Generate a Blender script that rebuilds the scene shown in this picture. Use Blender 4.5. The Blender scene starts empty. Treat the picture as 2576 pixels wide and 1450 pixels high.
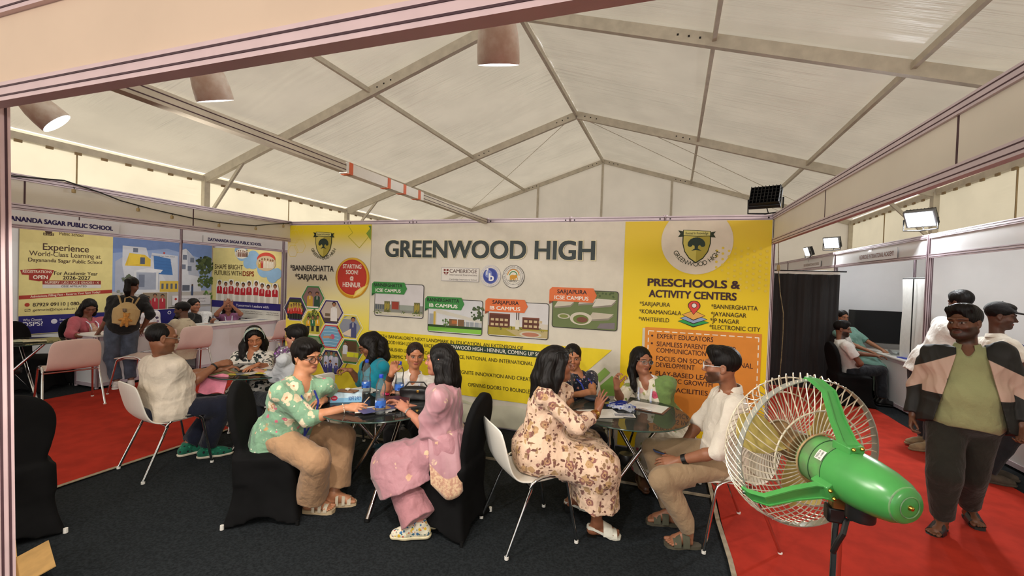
import bpy, math, random
import numpy as np
from mathutils import Vector, Matrix

# ------------------------------------------------------------------ camera, world, sun, lamps, exposure
scene = bpy.context.scene
COL = scene.collection
CAM = np.array([4.8998, -4.751, 1.7391])


def camera():
    yaw, pitch, roll, f = 0.3233, -0.0168, 0.0335, 1087.09
    cy, sy = math.cos(yaw), math.sin(yaw)
    fw = Vector((-sy, cy, 0)); rt = Vector((cy, sy, 0)); up = Vector((0, 0, 1))
    f2 = fw * math.cos(pitch) + up * math.sin(pitch)
    u2 = -fw * math.sin(pitch) + up * math.cos(pitch)
    r3 = rt * math.cos(roll) + u2 * math.sin(roll)
    u3 = -rt * math.sin(roll) + u2 * math.cos(roll)
    cam = bpy.data.objects.new('camera', bpy.data.cameras.new('camera'))
    cam.data.sensor_width = 36.0
    cam.data.sensor_fit = 'HORIZONTAL'
    cam.data.lens = 36.0 * f / 2576.0
    cam.data.clip_start = 0.05
    m = Matrix((r3, u3, -f2)).transposed().to_4x4()
    m.translation = Vector(CAM)
    cam.matrix_world = m
    COL.objects.link(cam)
    scene.camera = cam


camera()
scene.view_settings.view_transform = 'Standard'
scene.view_settings.look = 'None'
scene.view_settings.gamma = 1.0
scene.view_settings.use_curve_mapping = False
scene.view_settings.exposure = 0.0

world = bpy.data.worlds.new('sky')
scene.world = world
world.use_nodes = True
wn = world.node_tree.nodes
bg = wn['Background']
bg.inputs['Color'].default_value = (1.0, 0.98, 0.96, 1)
bg.inputs['Strength'].default_value = 1.2


def light(kind, name, loc, energy, color=(1, 1, 1), size=0.3, target=None, size_y=None, spread=None):
    d = bpy.data.lights.new(name, kind)
    d.energy = energy
    d.color = color
    if kind == 'AREA':
        d.size = size
        if size_y:
            d.shape = 'RECTANGLE'
            d.size_y = size_y
        if spread:
            d.spread = spread
    elif kind == 'SUN':
        d.angle = size
    else:
        d.shadow_soft_size = size
    o = bpy.data.objects.new(name, d)
    o.location = loc
    if target is not None:
        o.rotation_euler = (Vector(target) - Vector(loc)).to_track_quat('-Z', 'Y').to_euler()
    COL.objects.link(o)
    return o


light('SUN', 'sun', (-15, -5, 17), 2.4, (1.0, 0.965, 0.90), 0.05, target=(2.4, 4, 0))
# flood lamps of the stall the photograph is taken from, behind the camera
light('AREA', 'aisle_flood_lamp', (7.6, -7.4, 2.9), 75, (1.0, 0.90, 0.80), 0.35, target=(4.2, -1.5, 0.9))
light('AREA', 'aisle_flood_lamp', (2.0, -7.6, 2.9), 50, (1.0, 0.90, 0.80), 0.35, target=(3.2, -1.5, 0.9))


# unseen fill lights added to brighten the neighbouring stalls, behind their name-board beams
light('AREA', 'booth_fill', (8.15, 3.1, 2.40), 13, (.92, .96, 1.0), .5, target=(9.2, 4.2, .9), size_y=.12)
light('AREA', 'booth_fill', (8.15, .3, 2.40), 11, (.92, .96, 1.0), .5, target=(9.4, 1.2, .9), size_y=.12)
light('AREA', 'booth_fill', (-2.66, -.2, 2.38), 8, (1.0, .97, .92), .5, target=(-4.5, .3, 1.2), size_y=.12)
light('AREA', 'booth_fill', (-2.66, 1.4, 2.38), 7, (1.0, .97, .92), .5, target=(-4.2, 1.6, 1.2), size_y=.12)


# ------------------------------------------------------------------ small helpers
def lin(c):
    if isinstance(c, str):
        c = c.lstrip('#')
        c = [int(c[i:i + 2], 16) / 255 for i in (0, 2, 4)]
        return tuple(x / 12.92 if x <= .04045 else ((x + .055) / 1.055) ** 2.4 for x in c)
    return tuple(c)


class NX:
    """a tiny expression builder for shader maths"""
    def __init__(s, nt, sock):
        s.nt, s.s = nt, sock

    def _m(s, op, *a):
        n = s.nt.nodes.new('ShaderNodeMath')
        n.operation = op
        for i, v in enumerate((s,) + a):
            if isinstance(v, NX):
                s.nt.links.new(v.s, n.inputs[i])
            else:
                n.inputs[i].default_value = v
        return NX(s.nt, n.outputs[0])

    def __add__(s, o): return s._m('ADD', o)
    def __sub__(s, o): return s._m('SUBTRACT', o)
    def __mul__(s, o): return s._m('MULTIPLY', o)
    def __truediv__(s, o): return s._m('DIVIDE', o)
    def abs(s): return s._m('ABSOLUTE')
    def sqrt(s): return s._m('SQRT')
    def sin(s): return s._m('SINE')
    def max(s, o): return s._m('MAXIMUM', o)
    def min(s, o): return s._m('MINIMUM', o)
    def frac(s): return s._m('FRACT')

    def step(s, a, b):
        """0 below a, 1 above b (a may exceed b)"""
        n = s.nt.nodes.new('ShaderNodeMapRange')
        n.interpolation_type = 'SMOOTHSTEP'
        s.nt.links.new(s.s, n.inputs['Value'])
        if a < b:
            n.inputs['From Min'].default_value, n.inputs['From Max'].default_value = a, b
            n.inputs['To Min'].default_value, n.inputs['To Max'].default_value = 0, 1
        else:
            n.inputs['From Min'].default_value, n.inputs['From Max'].default_value = b, a
            n.inputs['To Min'].default_value, n.inputs['To Max'].default_value = 1, 0
        return NX(s.nt, n.outputs['Result'])


def mixc(nt, fac, a, b):
    n = nt.nodes.new('ShaderNodeMix')
    n.data_type = 'RGBA'
    for idx, v in ((0, fac), (6, a), (7, b)):
        if isinstance(v, NX):
            nt.links.new(v.s, n.inputs[idx])
        elif isinstance(v, (int, float)):
            n.inputs[idx].default_value = v
        elif isinstance(v, (tuple, list, str)):
            n.inputs[idx].default_value = (*lin(v)[:3], 1)
        else:
            nt.links.new(v, n.inputs[idx])
    return n.outputs[2]


MATS = {}


def newmat(name):
    m = bpy.data.materials.new(name)
    m.use_nodes = True
    nt = m.node_tree
    return m, nt, nt.nodes['Principled BSDF']


def noise_node(nt, scale, detail=3, coord='Object', vec_scale=None, rough=.55):
    tc = nt.nodes.new('ShaderNodeTexCoord')
    out = tc.outputs[coord]
    if vec_scale:
        mp = nt.nodes.new('ShaderNodeMapping')
        mp.inputs['Scale'].default_value = vec_scale
        nt.links.new(out, mp.inputs['Vector'])
        out = mp.outputs[0]
    n = nt.nodes.new('ShaderNodeTexNoise')
    n.inputs['Scale'].default_value = scale
    n.inputs['Detail'].default_value = detail
    n.inputs['Roughness'].default_value = rough
    nt.links.new(out, n.inputs['Vector'])
    return n.outputs['Fac']


def bump(nt, bsdf, height, strength, dist=.01):
    b = nt.nodes.new('ShaderNodeBump')
    b.inputs['Strength'].default_value = strength
    b.inputs['Distance'].default_value = dist
    nt.links.new(height, b.inputs['Height'])
    nt.links.new(b.outputs[0], bsdf.inputs['Normal'])


def mat(name, color, rough=.5, metal=0.0, var=.12, scale=18, bmp=0.0, bscale=60, spec=.5, vec=None, dark=None, sheen=0):
    """plain surface whose colour wanders a little with noise"""
    if name in MATS:
        return MATS[name]
    m, nt, b = newmat(name)
    c = lin(color)
    fac = noise_node(nt, scale, 4, vec_scale=vec)
    d = lin(dark) if dark else tuple(x * (1 - var) for x in c)
    l = tuple(min(1, x * (1 + var * .6)) for x in c)
    f = NX(nt, fac).step(.3, .7)
    nt.links.new(mixc(nt, f, d, l), b.inputs['Base Color'])
    b.inputs['Roughness'].default_value = rough
    b.inputs['Metallic'].default_value = metal
    b.inputs['Specular IOR Level'].default_value = spec
    if sheen:
        b.inputs['Sheen Weight'].default_value = sheen
    if bmp:
        bump(nt, b, noise_node(nt, bscale, 4, vec_scale=vec), bmp, .004)
    MATS[name] = m
    return m


def emit_mat(name, color, strength):
    if name in MATS:
        return MATS[name]
    m, nt, b = newmat(name)
    b.inputs['Base Color'].default_value = (*lin(color), 1)
    b.inputs['Emission Color'].default_value = (*lin(color), 1)
    b.inputs['Emission Strength'].default_value = strength
    MATS[name] = m
    return m


def glass_mat(name, color, opacity, rough=.02, ior=1.45):
    """thin clear sheet: lets light straight through, mirrors at grazing angles"""
    if name in MATS:
        return MATS[name]
    m, nt, b = newmat(name)
    out = nt.nodes['Material Output']
    tr = nt.nodes.new('ShaderNodeBsdfTransparent')
    tr.inputs[0].default_value = (*lin(color), 1)
    gl = nt.nodes.new('ShaderNodeBsdfGlossy')
    gl.inputs['Roughness'].default_value = rough
    fr = nt.nodes.new('ShaderNodeFresnel')
    fr.inputs[0].default_value = ior
    mx = nt.nodes.new('ShaderNodeMixShader')
    nt.links.new(fr.outputs[0], mx.inputs[0])
    nt.links.new(tr.outputs[0], mx.inputs[1])
    nt.links.new(gl.outputs[0], mx.inputs[2])
    b.inputs['Base Color'].default_value = (*lin(color), 1)
    b.inputs['Roughness'].default_value = .3
    mx2 = nt.nodes.new('ShaderNodeMixShader')
    mx2.inputs[0].default_value = opacity
    nt.links.new(mx.outputs[0], mx2.inputs[1])
    nt.links.new(b.outputs[0], mx2.inputs[2])
    nt.links.new(mx2.outputs[0], out.inputs[0])
    MATS[name] = m
    return m


def fabric_mat(name, color, fold=(1, 1, 1), trans=.45, wr=.5):
    """tent cloth: daylight comes through it"""
    if name in MATS:
        return MATS[name]
    m, nt, b = newmat(name)
    out = nt.nodes['Material Output']
    c = lin(color)
    n1 = noise_node(nt, .9, 4)
    f = NX(nt, n1).step(.3, .7)
    colr = mixc(nt, f, tuple(x * .9 for x in c), c)
    df = nt.nodes.new('ShaderNodeBsdfDiffuse')
    tl = nt.nodes.new('ShaderNodeBsdfTranslucent')
    gl = nt.nodes.new('ShaderNodeBsdfGlossy')
    gl.inputs['Roughness'].default_value = .35
    nt.links.new(colr, df.inputs[0])
    nt.links.new(colr, tl.inputs[0])
    bn = nt.nodes.new('ShaderNodeBump')
    bn.inputs['Strength'].default_value = wr
    bn.inputs['Distance'].default_value = .10
    h1 = NX(nt, noise_node(nt, 1.0, 3, vec_scale=fold, rough=.6))
    h2 = NX(nt, noise_node(nt, .5, 2))
    nt.links.new((h1 * h2.step(.35, .7)).s, bn.inputs['Height'])
    for x in (df, tl, gl):
        nt.links.new(bn.outputs[0], x.inputs['Normal'])
    mx = nt.nodes.new('ShaderNodeMixShader')
    mx.inputs[0].default_value = trans
    nt.links.new(df.outputs[0], mx.inputs[1])
    nt.links.new(tl.outputs[0], mx.inputs[2])
    m2 = nt.nodes.new('ShaderNodeMixShader')
    m2.inputs[0].default_value = .10
    nt.links.new(mx.outputs[0], m2.inputs[1])
    nt.links.new(gl.outputs[0], m2.inputs[2])
    nt.links.new(m2.outputs[0], out.inputs[0])
    MATS[name] = m
    return m


# ------------------------------------------------------------------ mesh building
def link(o, parent=None):
    COL.objects.link(o)
    if parent is not None:
        o.parent = parent
    return o


def mesh_np(name, V, F, mats, parent=None, smooth=True, mi=None, attr=None, sharp=None):
    """V (n,3), F list of tuples or (m,4) array"""
    me = bpy.data.meshes.new(name)
    if isinstance(F, np.ndarray):
        me.vertices.add(len(V)); me.vertices.foreach_set('co', np.asarray(V, np.float32).ravel())
        k = F.shape[1]
        me.loops.add(F.size); me.loops.foreach_set('vertex_index', F.ravel().astype(np.int32))
        me.polygons.add(len(F))
        me.polygons.foreach_set('loop_start', np.arange(0, F.size, k, dtype=np.int32))
        me.polygons.foreach_set('loop_total', np.full(len(F), k, np.int32))
        me.update(calc_edges=True)
    else:
        me.from_pydata([tuple(map(float, v)) for v in V], [], F)
    for m in mats:
        me.materials.append(m)
    if mi is not None:
        me.polygons.foreach_set('material_index', np.asarray(mi, np.int32))
    me.polygons.foreach_set('use_smooth', np.full(len(me.polygons), bool(smooth)))
    if smooth and sharp:
        me.set_sharp_from_angle(angle=sharp)
    for an, av in (attr or {}).items():
        a = me.attributes.new(an, 'FLOAT_VECTOR', 'POINT')
        a.data.foreach_set('vector', np.asarray(av, np.float32).ravel())
    me.update()
    o = bpy.data.objects.new(name, me)
    return link(o, parent)


def basis(d, hint=(0, 0, 1)):
    d = np.asarray(d, float); d = d / np.linalg.norm(d)
    h = np.asarray(hint, float)
    if abs(d @ h) > .95 * np.linalg.norm(h):
        h = np.array([1., 0, 0]) if abs(d[0]) < .9 else np.array([0, 1., 0])
    x = np.cross(h, d); x /= np.linalg.norm(x)
    return x, np.cross(d, x), d


class MB:
    """collects pieces and links them as one mesh object"""
    def __init__(s):
        s.v, s.f, s.m = [], [], []

    def add(s, V, F, m=0):
        b = len(s.v)
        s.v += [tuple(map(float, q)) for q in V]
        s.f += [tuple(i + b for i in q) for q in F]
        s.m += [m] * len(F)
        return s

    def box(s, c, d, m=0, rz=0.0, R=None):
        c = np.array(c, float); hx, hy, hz = [x / 2 for x in d]
        V = np.array([(x, y, z) for x in (-hx, hx) for y in (-hy, hy) for z in (-hz, hz)])
        if R is None:
            a, b = math.cos(rz), math.sin(rz)
            R = np.array([[a, -b, 0], [b, a, 0], [0, 0, 1]])
        V = V @ np.asarray(R).T + c
        return s.add(V, [(0, 1, 3, 2), (4, 6, 7, 5), (0, 4, 5, 1), (2, 3, 7, 6), (0, 2, 6, 4), (1, 5, 7, 3)], m)

    def bar(s, a, b, w, h, m=0, hint=(0, 0, 1)):
        a, b = np.array(a, float), np.array(b, float)
        x, y, d = basis(b - a, hint)
        L = np.linalg.norm(b - a)
        return s.box((a + b) / 2, (w, h, L), m, R=np.stack([x, y, d], 1))

    def tube(s, pts, r, n=8, m=0, cap=True, closed=False):
        P = np.array(pts, float)
        rr = np.full(len(P), r) if np.isscalar(r) else np.array(r, float)
        V, F = [], []
        N = len(P)
        px = None
        for i in range(N):
            if closed:
                t = P[(i + 1) % N] - P[i - 1]
            else:
                t = P[min(i + 1, N - 1)] - P[max(i - 1, 0)]
            t = t / (np.linalg.norm(t) + 1e-12)
            if px is None:
                px, py, _ = basis(t)
            else:
                px = px - t * (px @ t); px /= np.linalg.norm(px) + 1e-12
                py = np.cross(t, px)
            for k in range(n):
                a = 2 * math.pi * k / n
                V.append(P[i] + rr[i] * (math.cos(a) * px + math.sin(a) * py))
        for i in range(N if closed else N - 1):
            j = (i + 1) % N
            for k in range(n):
                F.append((i * n + k, i * n + (k + 1) % n, j * n + (k + 1) % n, j * n + k))
        if cap and not closed:
            F.append(tuple(range(n - 1, -1, -1)))
            F.append(tuple((N - 1) * n + k for k in range(n)))
        return s.add(V, F, m)

    def lathe(s, prof, n=24, m=0, o=(0, 0, 0), R=None, cap=True, sx=1, sy=1):
        """prof: list of (r, z) from bottom to top"""
        V, F = [], []
        for r, z in prof:
            for k in range(n):
                a = 2 * math.pi * k / n
                V.append((r * math.cos(a) * sx, r * math.sin(a) * sy, z))
        V = np.array(V)
        if R is not None:
            V = V @ np.asarray(R).T
        V = V + np.array(o, float)
        for i in range(len(prof) - 1):
            for k in range(n):
                F.append((i * n + k, i * n + (k + 1) % n, (i + 1) * n + (k + 1) % n, (i + 1) * n + k))
        if cap:
            F.append(tuple(range(n - 1, -1, -1)))
            F.append(tuple((len(prof) - 1) * n + k for k in range(n)))
        return s.add(V, F, m)

    def prism(s, poly, o, ux, uy, depth, m=0):
        """flat outline in the plane (ux, uy) pushed along ux x uy by depth"""
        o, ux, uy = (np.array(q, float) for q in (o, ux, uy))
        nz = np.cross(ux, uy)
        n = len(poly)
        V = [o + ux * a + uy * b for a, b in poly] + [o + ux * a + uy * b + nz * depth for a, b in poly]
        F = [tuple(range(n - 1, -1, -1)), tuple(range(n, 2 * n))]
        F += [(i, (i + 1) % n, n + (i + 1) % n, n + i) for i in range(n)]
        return s.add(V, F, m)

    def sheet(s, G, th, m=0):
        """grid of points (a,b,3) given a thickness"""
        G = np.array(G, float)
        a, b = G.shape[:2]
        du = np.gradient(G, axis=0); dv = np.gradient(G, axis=1)
        nn = np.cross(du, dv); nn /= np.linalg.norm(nn, axis=2, keepdims=True) + 1e-12
        T, B = G + nn * th / 2, G - nn * th / 2
        V = list(T.reshape(-1, 3)) + list(B.reshape(-1, 3))
        k = a * b
        F = []
        for i in range(a - 1):
            for j in range(b - 1):
                q = (i * b + j, (i + 1) * b + j, (i + 1) * b + j + 1, i * b + j + 1)
                F.append(q); F.append(tuple(k + x for x in reversed(q)))
        rim = [(i, 0) for i in range(a)] + [(a - 1, j) for j in range(1, b)] + [(i, b - 1) for i in range(a - 2, -1, -1)] + [(0, j) for j in range(b - 2, 0, -1)]
        for q in range(len(rim)):
            (i, j), (i2, j2) = rim[q], rim[(q + 1) % len(rim)]
            F.append((i2 * b + j2, i * b + j, k + i * b + j, k + i2 * b + j2))
        return s.add(V, F, m)

    def build(s, name, mats, parent=None, smooth=True, bevel=0, angle=.6, seg=2):
        if not isinstance(mats, (list, tuple)):
            mats = [mats]
        o = mesh_np(name, s.v, s.f, mats, parent, smooth, s.m, sharp=angle)
        if bevel:
            b = o.modifiers.new('bevel', 'BEVEL')
            b.width = bevel; b.segments = seg; b.limit_method = 'ANGLE'; b.angle_limit = .6
        return o


def tag(o, label=None, cat=None, group=None, kind=None):
    if label: o['label'] = label
    if cat: o['category'] = cat
    if group: o['group'] = group
    if kind: o['kind'] = kind
    return o


def thing(name, label, cat, loc=(0, 0, 0), rz=0.0, group=None):
    o = bpy.data.objects.new(name, None)
    o.empty_display_size = .1
    o.location = loc
    o.rotation_euler = (0, 0, rz)
    COL.objects.link(o)
    return tag(o, label, cat, group)


def struct(o):
    return tag(o, kind='structure')


def dup(root, loc, rz=0.0, label=None, group=None, scale=None):
    """a copy of a thing with copies of its parts and their sub-parts"""
    r = root.copy(); COL.objects.link(r)
    r.location = loc; r.rotation_euler = (0, 0, rz)
    if scale: r.scale = scale
    if label: r['label'] = label
    if group: r['group'] = group
    for ch in list(root.children):
        c = ch.copy(); COL.objects.link(c); c.parent = r
        for g in list(ch.children):
            d = g.copy(); COL.objects.link(d); d.parent = c
    return r
# ------------------------------------------------------------------ flat printed matter
TXT = {}


def glyphs(s, bold):
    key = (s, bold)
    if key not in TXT:
        cu = bpy.data.curves.new('txt', 'FONT')
        cu.body = s
        cu.size = 1.0
        cu.offset = bold
        cu.resolution_u = 5
        ob = bpy.data.objects.new('txt', cu)
        me = bpy.data.meshes.new_from_object(ob)
        V = np.array([v.co[:] for v in me.vertices]) if len(me.vertices) else np.zeros((0, 3))
        F = [tuple(p.vertices) for p in me.polygons]
        bpy.data.objects.remove(ob); bpy.data.curves.remove(cu); bpy.data.meshes.remove(me)
        TXT[key] = (V, F)
    return TXT[key]


CAPH = None


def ink(color):
    key = 'print_' + (color if isinstance(color, str) else '_'.join('%.2f' % x for x in color)).lstrip('#')
    return mat(key, color, rough=.55, var=.05, scale=7, spec=.3)


class Canvas:
    """a printed face: shapes laid on a real plane, each a hair above the last"""
    def __init__(s, o, ux, uy, step=.00012, z0=.001):
        s.o, s.ux, s.uy = (np.array(q, float) for q in (o, ux, uy))
        s.n = np.cross(s.ux, s.uy)
        s.z0 = z0; s.step = step; s.first = True
        s.new()

    def new(s):
        s.z = s.z0
        s.v, s.f, s.m, s.cols = [], [], [], []
        return s

    def _mi(s, c):
        if c not in s.cols:
            s.cols.append(c)
        return s.cols.index(c)

    def raw(s, P, F, c, lift=True):
        s.z += s.step if lift else .000015
        b = len(s.v)
        for x, y in P:
            s.v.append(s.o + s.ux * x + s.uy * y + s.n * s.z)
        s.f += [tuple(i + b for i in q) for q in F]
        s.m += [s._mi(c)] * len(F)

    def poly(s, P, c, lift=True):
        s.raw(P, [tuple(range(len(P)))], c, lift)

    def rect(s, x0, y0, x1, y1, c, lift=True):
        s.poly([(x0, y0), (x1, y0), (x1, y1), (x0, y1)], c, lift)

    def rrect(s, x0, y0, x1, y1, r, c):
        P = []
        for cx, cy, a0 in ((x1 - r, y0 + r, -90), (x1 - r, y1 - r, 0), (x0 + r, y1 - r, 90), (x0 + r, y0 + r, 180)):
            for k in range(5):
                a = math.radians(a0 + 22.5 * k)
                P.append((cx + r * math.cos(a), cy + r * math.sin(a)))
        s.poly(P, c)

    def disc(s, x, y, r, c, n=28, ry=None, lift=True):
        ry = ry or r
        s.poly([(x + r * math.cos(2 * math.pi * k / n), y + ry * math.sin(2 * math.pi * k / n)) for k in range(n)], c, lift)

    def hexa(s, x, y, r, c):
        s.poly([(x + r * math.cos(math.pi / 3 * k), y + r * math.sin(math.pi / 3 * k) * .92) for k in range(6)], c)

    def line(s, P, w, c):
        s.z += s.step
        for (x0, y0), (x1, y1) in zip(P[:-1], P[1:]):
            L = math.hypot(x1 - x0, y1 - y0) or 1
            nx, ny = -(y1 - y0) / L * w / 2, (x1 - x0) / L * w / 2
            s.poly([(x0 - nx, y0 - ny), (x1 - nx, y1 - ny), (x1 + nx, y1 + ny), (x0 + nx, y0 + ny)], c, False)

    def text(s, t, x0, x1, y, h, c, bold=.0, align='l', slope=0.0):
        """x0..x1: where the line starts and ends (x1 None: natural width); y: baseline; h: cap height"""
        global CAPH
        if CAPH is None:
            CAPH = glyphs('H', 0)[0][:, 1].max()
        V, F = glyphs(t, 0)
        if not len(V):
            return
        a, b = V[:, 0].min(), V[:, 0].max()
        sy = h / CAPH
        sx = sy if x1 is None else (x1 - x0) / (b - a)
        w = (b - a) * sx
        X = x0 - (w / 2 if align == 'c' else w if align == 'r' else 0)
        q = bold * 1.1
        for i, (dx, dy) in enumerate([(0, 0)] if not bold else [(-q, -q * .6), (q, -q * .6), (q, q * .6), (-q, q * .6)]):
            s.raw([(X + (p[0] - a + dx) * sx, y + (p[1] + dy) * sy + slope * (p[0] - a) * sx) for p in V], F, c, i == 0)

    def arc_text(s, t, cx, cy, r, a0, a1, h, c, bold=0.0, inside=True):
        """characters along an arc from angle a0 to a1 (degrees); inside: feet away from the centre"""
        global CAPH
        if CAPH is None:
            CAPH = glyphs('H', 0)[0][:, 1].max()
        ws = []
        for ch in t:
            V, F = glyphs(ch, bold)
            ws.append(.35 if not len(V) else V[:, 0].max() - V[:, 0].min() + .12)
        tot = sum(ws); sc = h / CAPH; acc = 0
        s.z += s.step
        for ch, w in zip(t, ws):
            mid = (acc + w / 2) / tot; acc += w
            ang = math.radians(a0 + (a1 - a0) * mid)
            V, F = glyphs(ch, bold)
            if not len(V):
                continue
            V = V[:, :2] - np.array([(V[:, 0].max() + V[:, 0].min()) / 2, 0])
            rad = np.array([math.cos(ang), math.sin(ang)])
            upv = -rad if inside else rad
            rt = np.array([upv[1], -upv[0]])
            k = abs(math.radians(a1 - a0)) * r / (tot * sc)
            P = [np.array([cx, cy]) + rad * r + rt * (p[0] * sc * min(1.15, k)) + upv * (p[1] * sc) for p in V]
            s.raw(P, F, c, False)

    def build(s, name, parent=None):
        if not s.v:
            return None
        o = mesh_np(name, s.v, s.f, [ink(c) for c in s.cols], parent, False, s.m)
        s.last = s.z
        if s.first:
            s.z0 = s.z + .0006; s.first = False
        s.new()
        return o


def crest(cv, x, y, w, outline, field, tree):
    """shield with a spreading tree; w is the shield width, (x, y) its middle"""
    def sh(k):
        P = [(-.5, .42), (0, .56), (.5, .42)]
        P += [(.5, .1), (.42, -.22), (.25, -.48), (0, -.66), (-.25, -.48), (-.42, -.22), (-.5, .1)]
        return [(x + a * w * k, y + b * w * k) for a, b in P]
    cv.poly(sh(1.08), outline)
    cv.poly(sh(1.0), field[0])
    cv.poly([(x, y + .56 * w), (x + .5 * w, y + .42 * w), (x + .5 * w, y + .1 * w), (x + .42 * w, y - .22 * w), (x + .25 * w, y - .48 * w), (x, y - .66 * w)], field[1])
    rnd = random.Random(5)
    cv.z += cv.step
    for k in range(14):
        a = math.pi * (k / 13)
        cv.disc(x + .24 * w * math.cos(a), y + .06 * w + .2 * w * math.sin(a), .1 * w, tree, 9, lift=False)
    cv.disc(x, y + .13 * w, .2 * w, tree, 12, .13 * w, lift=False)
    cv.poly([(x - .2 * w, y - .2 * w), (x - .06 * w, y - .1 * w), (x - .08 * w, y + .1 * w), (x + .08 * w, y + .1 * w), (x + .06 * w, y - .1 * w), (x + .22 * w, y - .2 * w), (x, y - .16 * w)], tree)


def scroll(cv, x, y, w, c0, c1, t):
    h = w * .16
    cv.poly([(x - .5 * w, y + .5 * h), (x - .34 * w, y + .3 * h), (x - .34 * w, y - .6 * h), (x - .5 * w, y - .7 * h), (x - .44 * w, y - .1 * h)], c0)
    cv.poly([(x + .5 * w, y + .3 * h), (x + .34 * w, y + .1 * h), (x + .34 * w, y - .7 * h), (x + .5 * w, y - .8 * h), (x + .44 * w, y - .2 * h)], c0)
    cv.poly([(x - .37 * w, y - .45 * h), (x, y - .62 * h), (x + .37 * w, y - .55 * h), (x + .37 * w, y + .35 * h), (x, y + .5 * h), (x - .37 * w, y + .6 * h)], c0)
    cv.poly([(x - .35 * w, y - .36 * h), (x, y - .52 * h), (x + .35 * w, y - .46 * h), (x + .35 * w, y + .27 * h), (x, y + .4 * h), (x - .35 * w, y + .5 * h)], c1)
    cv.text(t, x - .3 * w, x + .3 * w, y - .22 * h, h * .42, c0, .01)


def little_people(cv, x0, x1, y0, h, n, shirt, skin='#9b6a4c', legs=None, seed=1, hair='#1d1512', outline=None):
    rnd = random.Random(seed)
    for k in range(n):
        x = x0 + (x1 - x0) * (k + .5) / n + rnd.uniform(-.1, .1) * (x1 - x0) / n
        hh = h * rnd.uniform(.82, 1.05); w = min((x1 - x0) / n * .46, h * .2)
        sh = shirt if isinstance(shirt, str) else rnd.choice(shirt)
        if outline:
            cv.poly([(x - w * 1.25, y0), (x + w * 1.25, y0), (x + w * 1.25, y0 + hh * .75), (x + w * .8, y0 + hh * 1.05), (x - w * .8, y0 + hh * 1.05), (x - w * 1.25, y0 + hh * .75)], outline)
        if legs:
            cv.rect(x - w * .6, y0, x + w * .6, y0 + hh * .4, legs)
        cv.poly([(x - w, y0 + hh * (.35 if legs else 0)), (x + w, y0 + hh * (.35 if legs else 0)), (x + w * .95, y0 + hh * .66), (x + w * .4, y0 + hh * .74), (x - w * .4, y0 + hh * .74), (x - w * .95, y0 + hh * .66)], sh)
        cv.rect(x - w * .12, y0 + hh * .5, x + w * .12, y0 + hh * .72, '#e9e4da')
        cv.disc(x, y0 + hh * .9, w * .62, hair, 12, hh * .115)
        cv.disc(x, y0 + hh * .86, w * .48, skin, 12, hh * .095)


def leafy(cv, x, y, r, c, seed=2, n=26):
    rnd = random.Random(seed)
    cv.z += cv.step
    for k in range(n):
        a = rnd.uniform(0, 6.28); q = r * math.sqrt(rnd.random())
        cc = c[rnd.randrange(len(c))]
        cv.disc(x + q * math.cos(a), y + q * math.sin(a) * .9, r * rnd.uniform(.12, .26), cc, 7, lift=(k % 6 == 0))
# ------------------------------------------------------------------ materials of the place
ALU = mat('aluminium_profile', '#cdbdc6', rough=.42, metal=.25, var=.06, scale=9)
GROOVE = mat('profile_groove', '#4a3038', rough=.7)
PANEL = mat('laminate_panel', '#d9d2c6', rough=.45, var=.04, scale=2.5, spec=.4)
PANELW = mat('white_laminate', '#dfe0e2', rough=.42, var=.03, scale=2.5, spec=.4)
PANELP = mat('cream_laminate', '#dac1a9', rough=.5, var=.04, scale=3)
ALUP = mat('pink_profile', '#d9bfc2', rough=.42, metal=.1, var=.06, scale=9)
STEEL = mat('tent_steel', '#c9c1b0', rough=.5, metal=.1, var=.12, scale=5)
HOLE = mat('dark_hole', '#1b1512', rough=.8)
CHROME = mat('chrome', '#d8d8d8', rough=.12, metal=1.0, var=.05)
BLACKP = mat('black_plastic', '#141414', rough=.4, var=.2)
BLACKM = mat('black_metal', '#1b1b1d', rough=.45, metal=.3, var=.2)
WHITEP = mat('white_plastic', '#e4e2dc', rough=.38, var=.04)
ROOF = fabric_mat('tent_roof_cloth', '#d2c9b7', fold=(.3, 7, .3), trans=.42, wr=1.0)
SIDE = fabric_mat('tent_side_cloth', '#f2e6c8', fold=(.6, .6, 3.0), trans=.72, wr=.3)
GABLE = fabric_mat('tent_gable_cloth', '#dcd2c0', fold=(3, .6, .6), trans=.4, wr=.25)
CARPET_D = mat('charcoal_carpet', '#25292c', rough=.95, var=.4, scale=70, bmp=.5, bscale=260, spec=.1)
CARPET_R = mat('red_carpet', '#a92f20', rough=.95, var=.18, scale=5, bmp=.35, bscale=260, spec=.15)
TAPE = mat('old_tape', '#9c8f78', rough=.7, var=.2)

TRIM_N = [0]


def trim(mb, m, parent=None, **k):
    TRIM_N[0] += 1
    o = mb.build('trim_%d' % TRIM_N[0] if parent is None else 'trim', m, parent, **k)
    return struct(o) if parent is None else o


# ------------------------------------------------------------------ floors
struct(MB().box((3, 2, -.03), (24, 24, .05), 0).build('floor', [CARPET_D], smooth=False))


def carpet(x0, x1, y0, y1, z, label, seed):
    rnd = random.Random(seed)
    n = 60
    G = [[(x + (rnd.uniform(-.012, .012) if i in (0, 8) else 0), y0 + (y1 - y0) * j / n, z + .004 * math.sin(j * 1.7 + i) * (1 if 0 < i < 8 else .3)) for j in range(n + 1)]
         for i, x in enumerate(np.linspace(x0, x1, 9))]
    mb = MB().sheet(G, .006)
    return tag(mb.build('carpet', CARPET_R), label, 'carpet')


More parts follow.
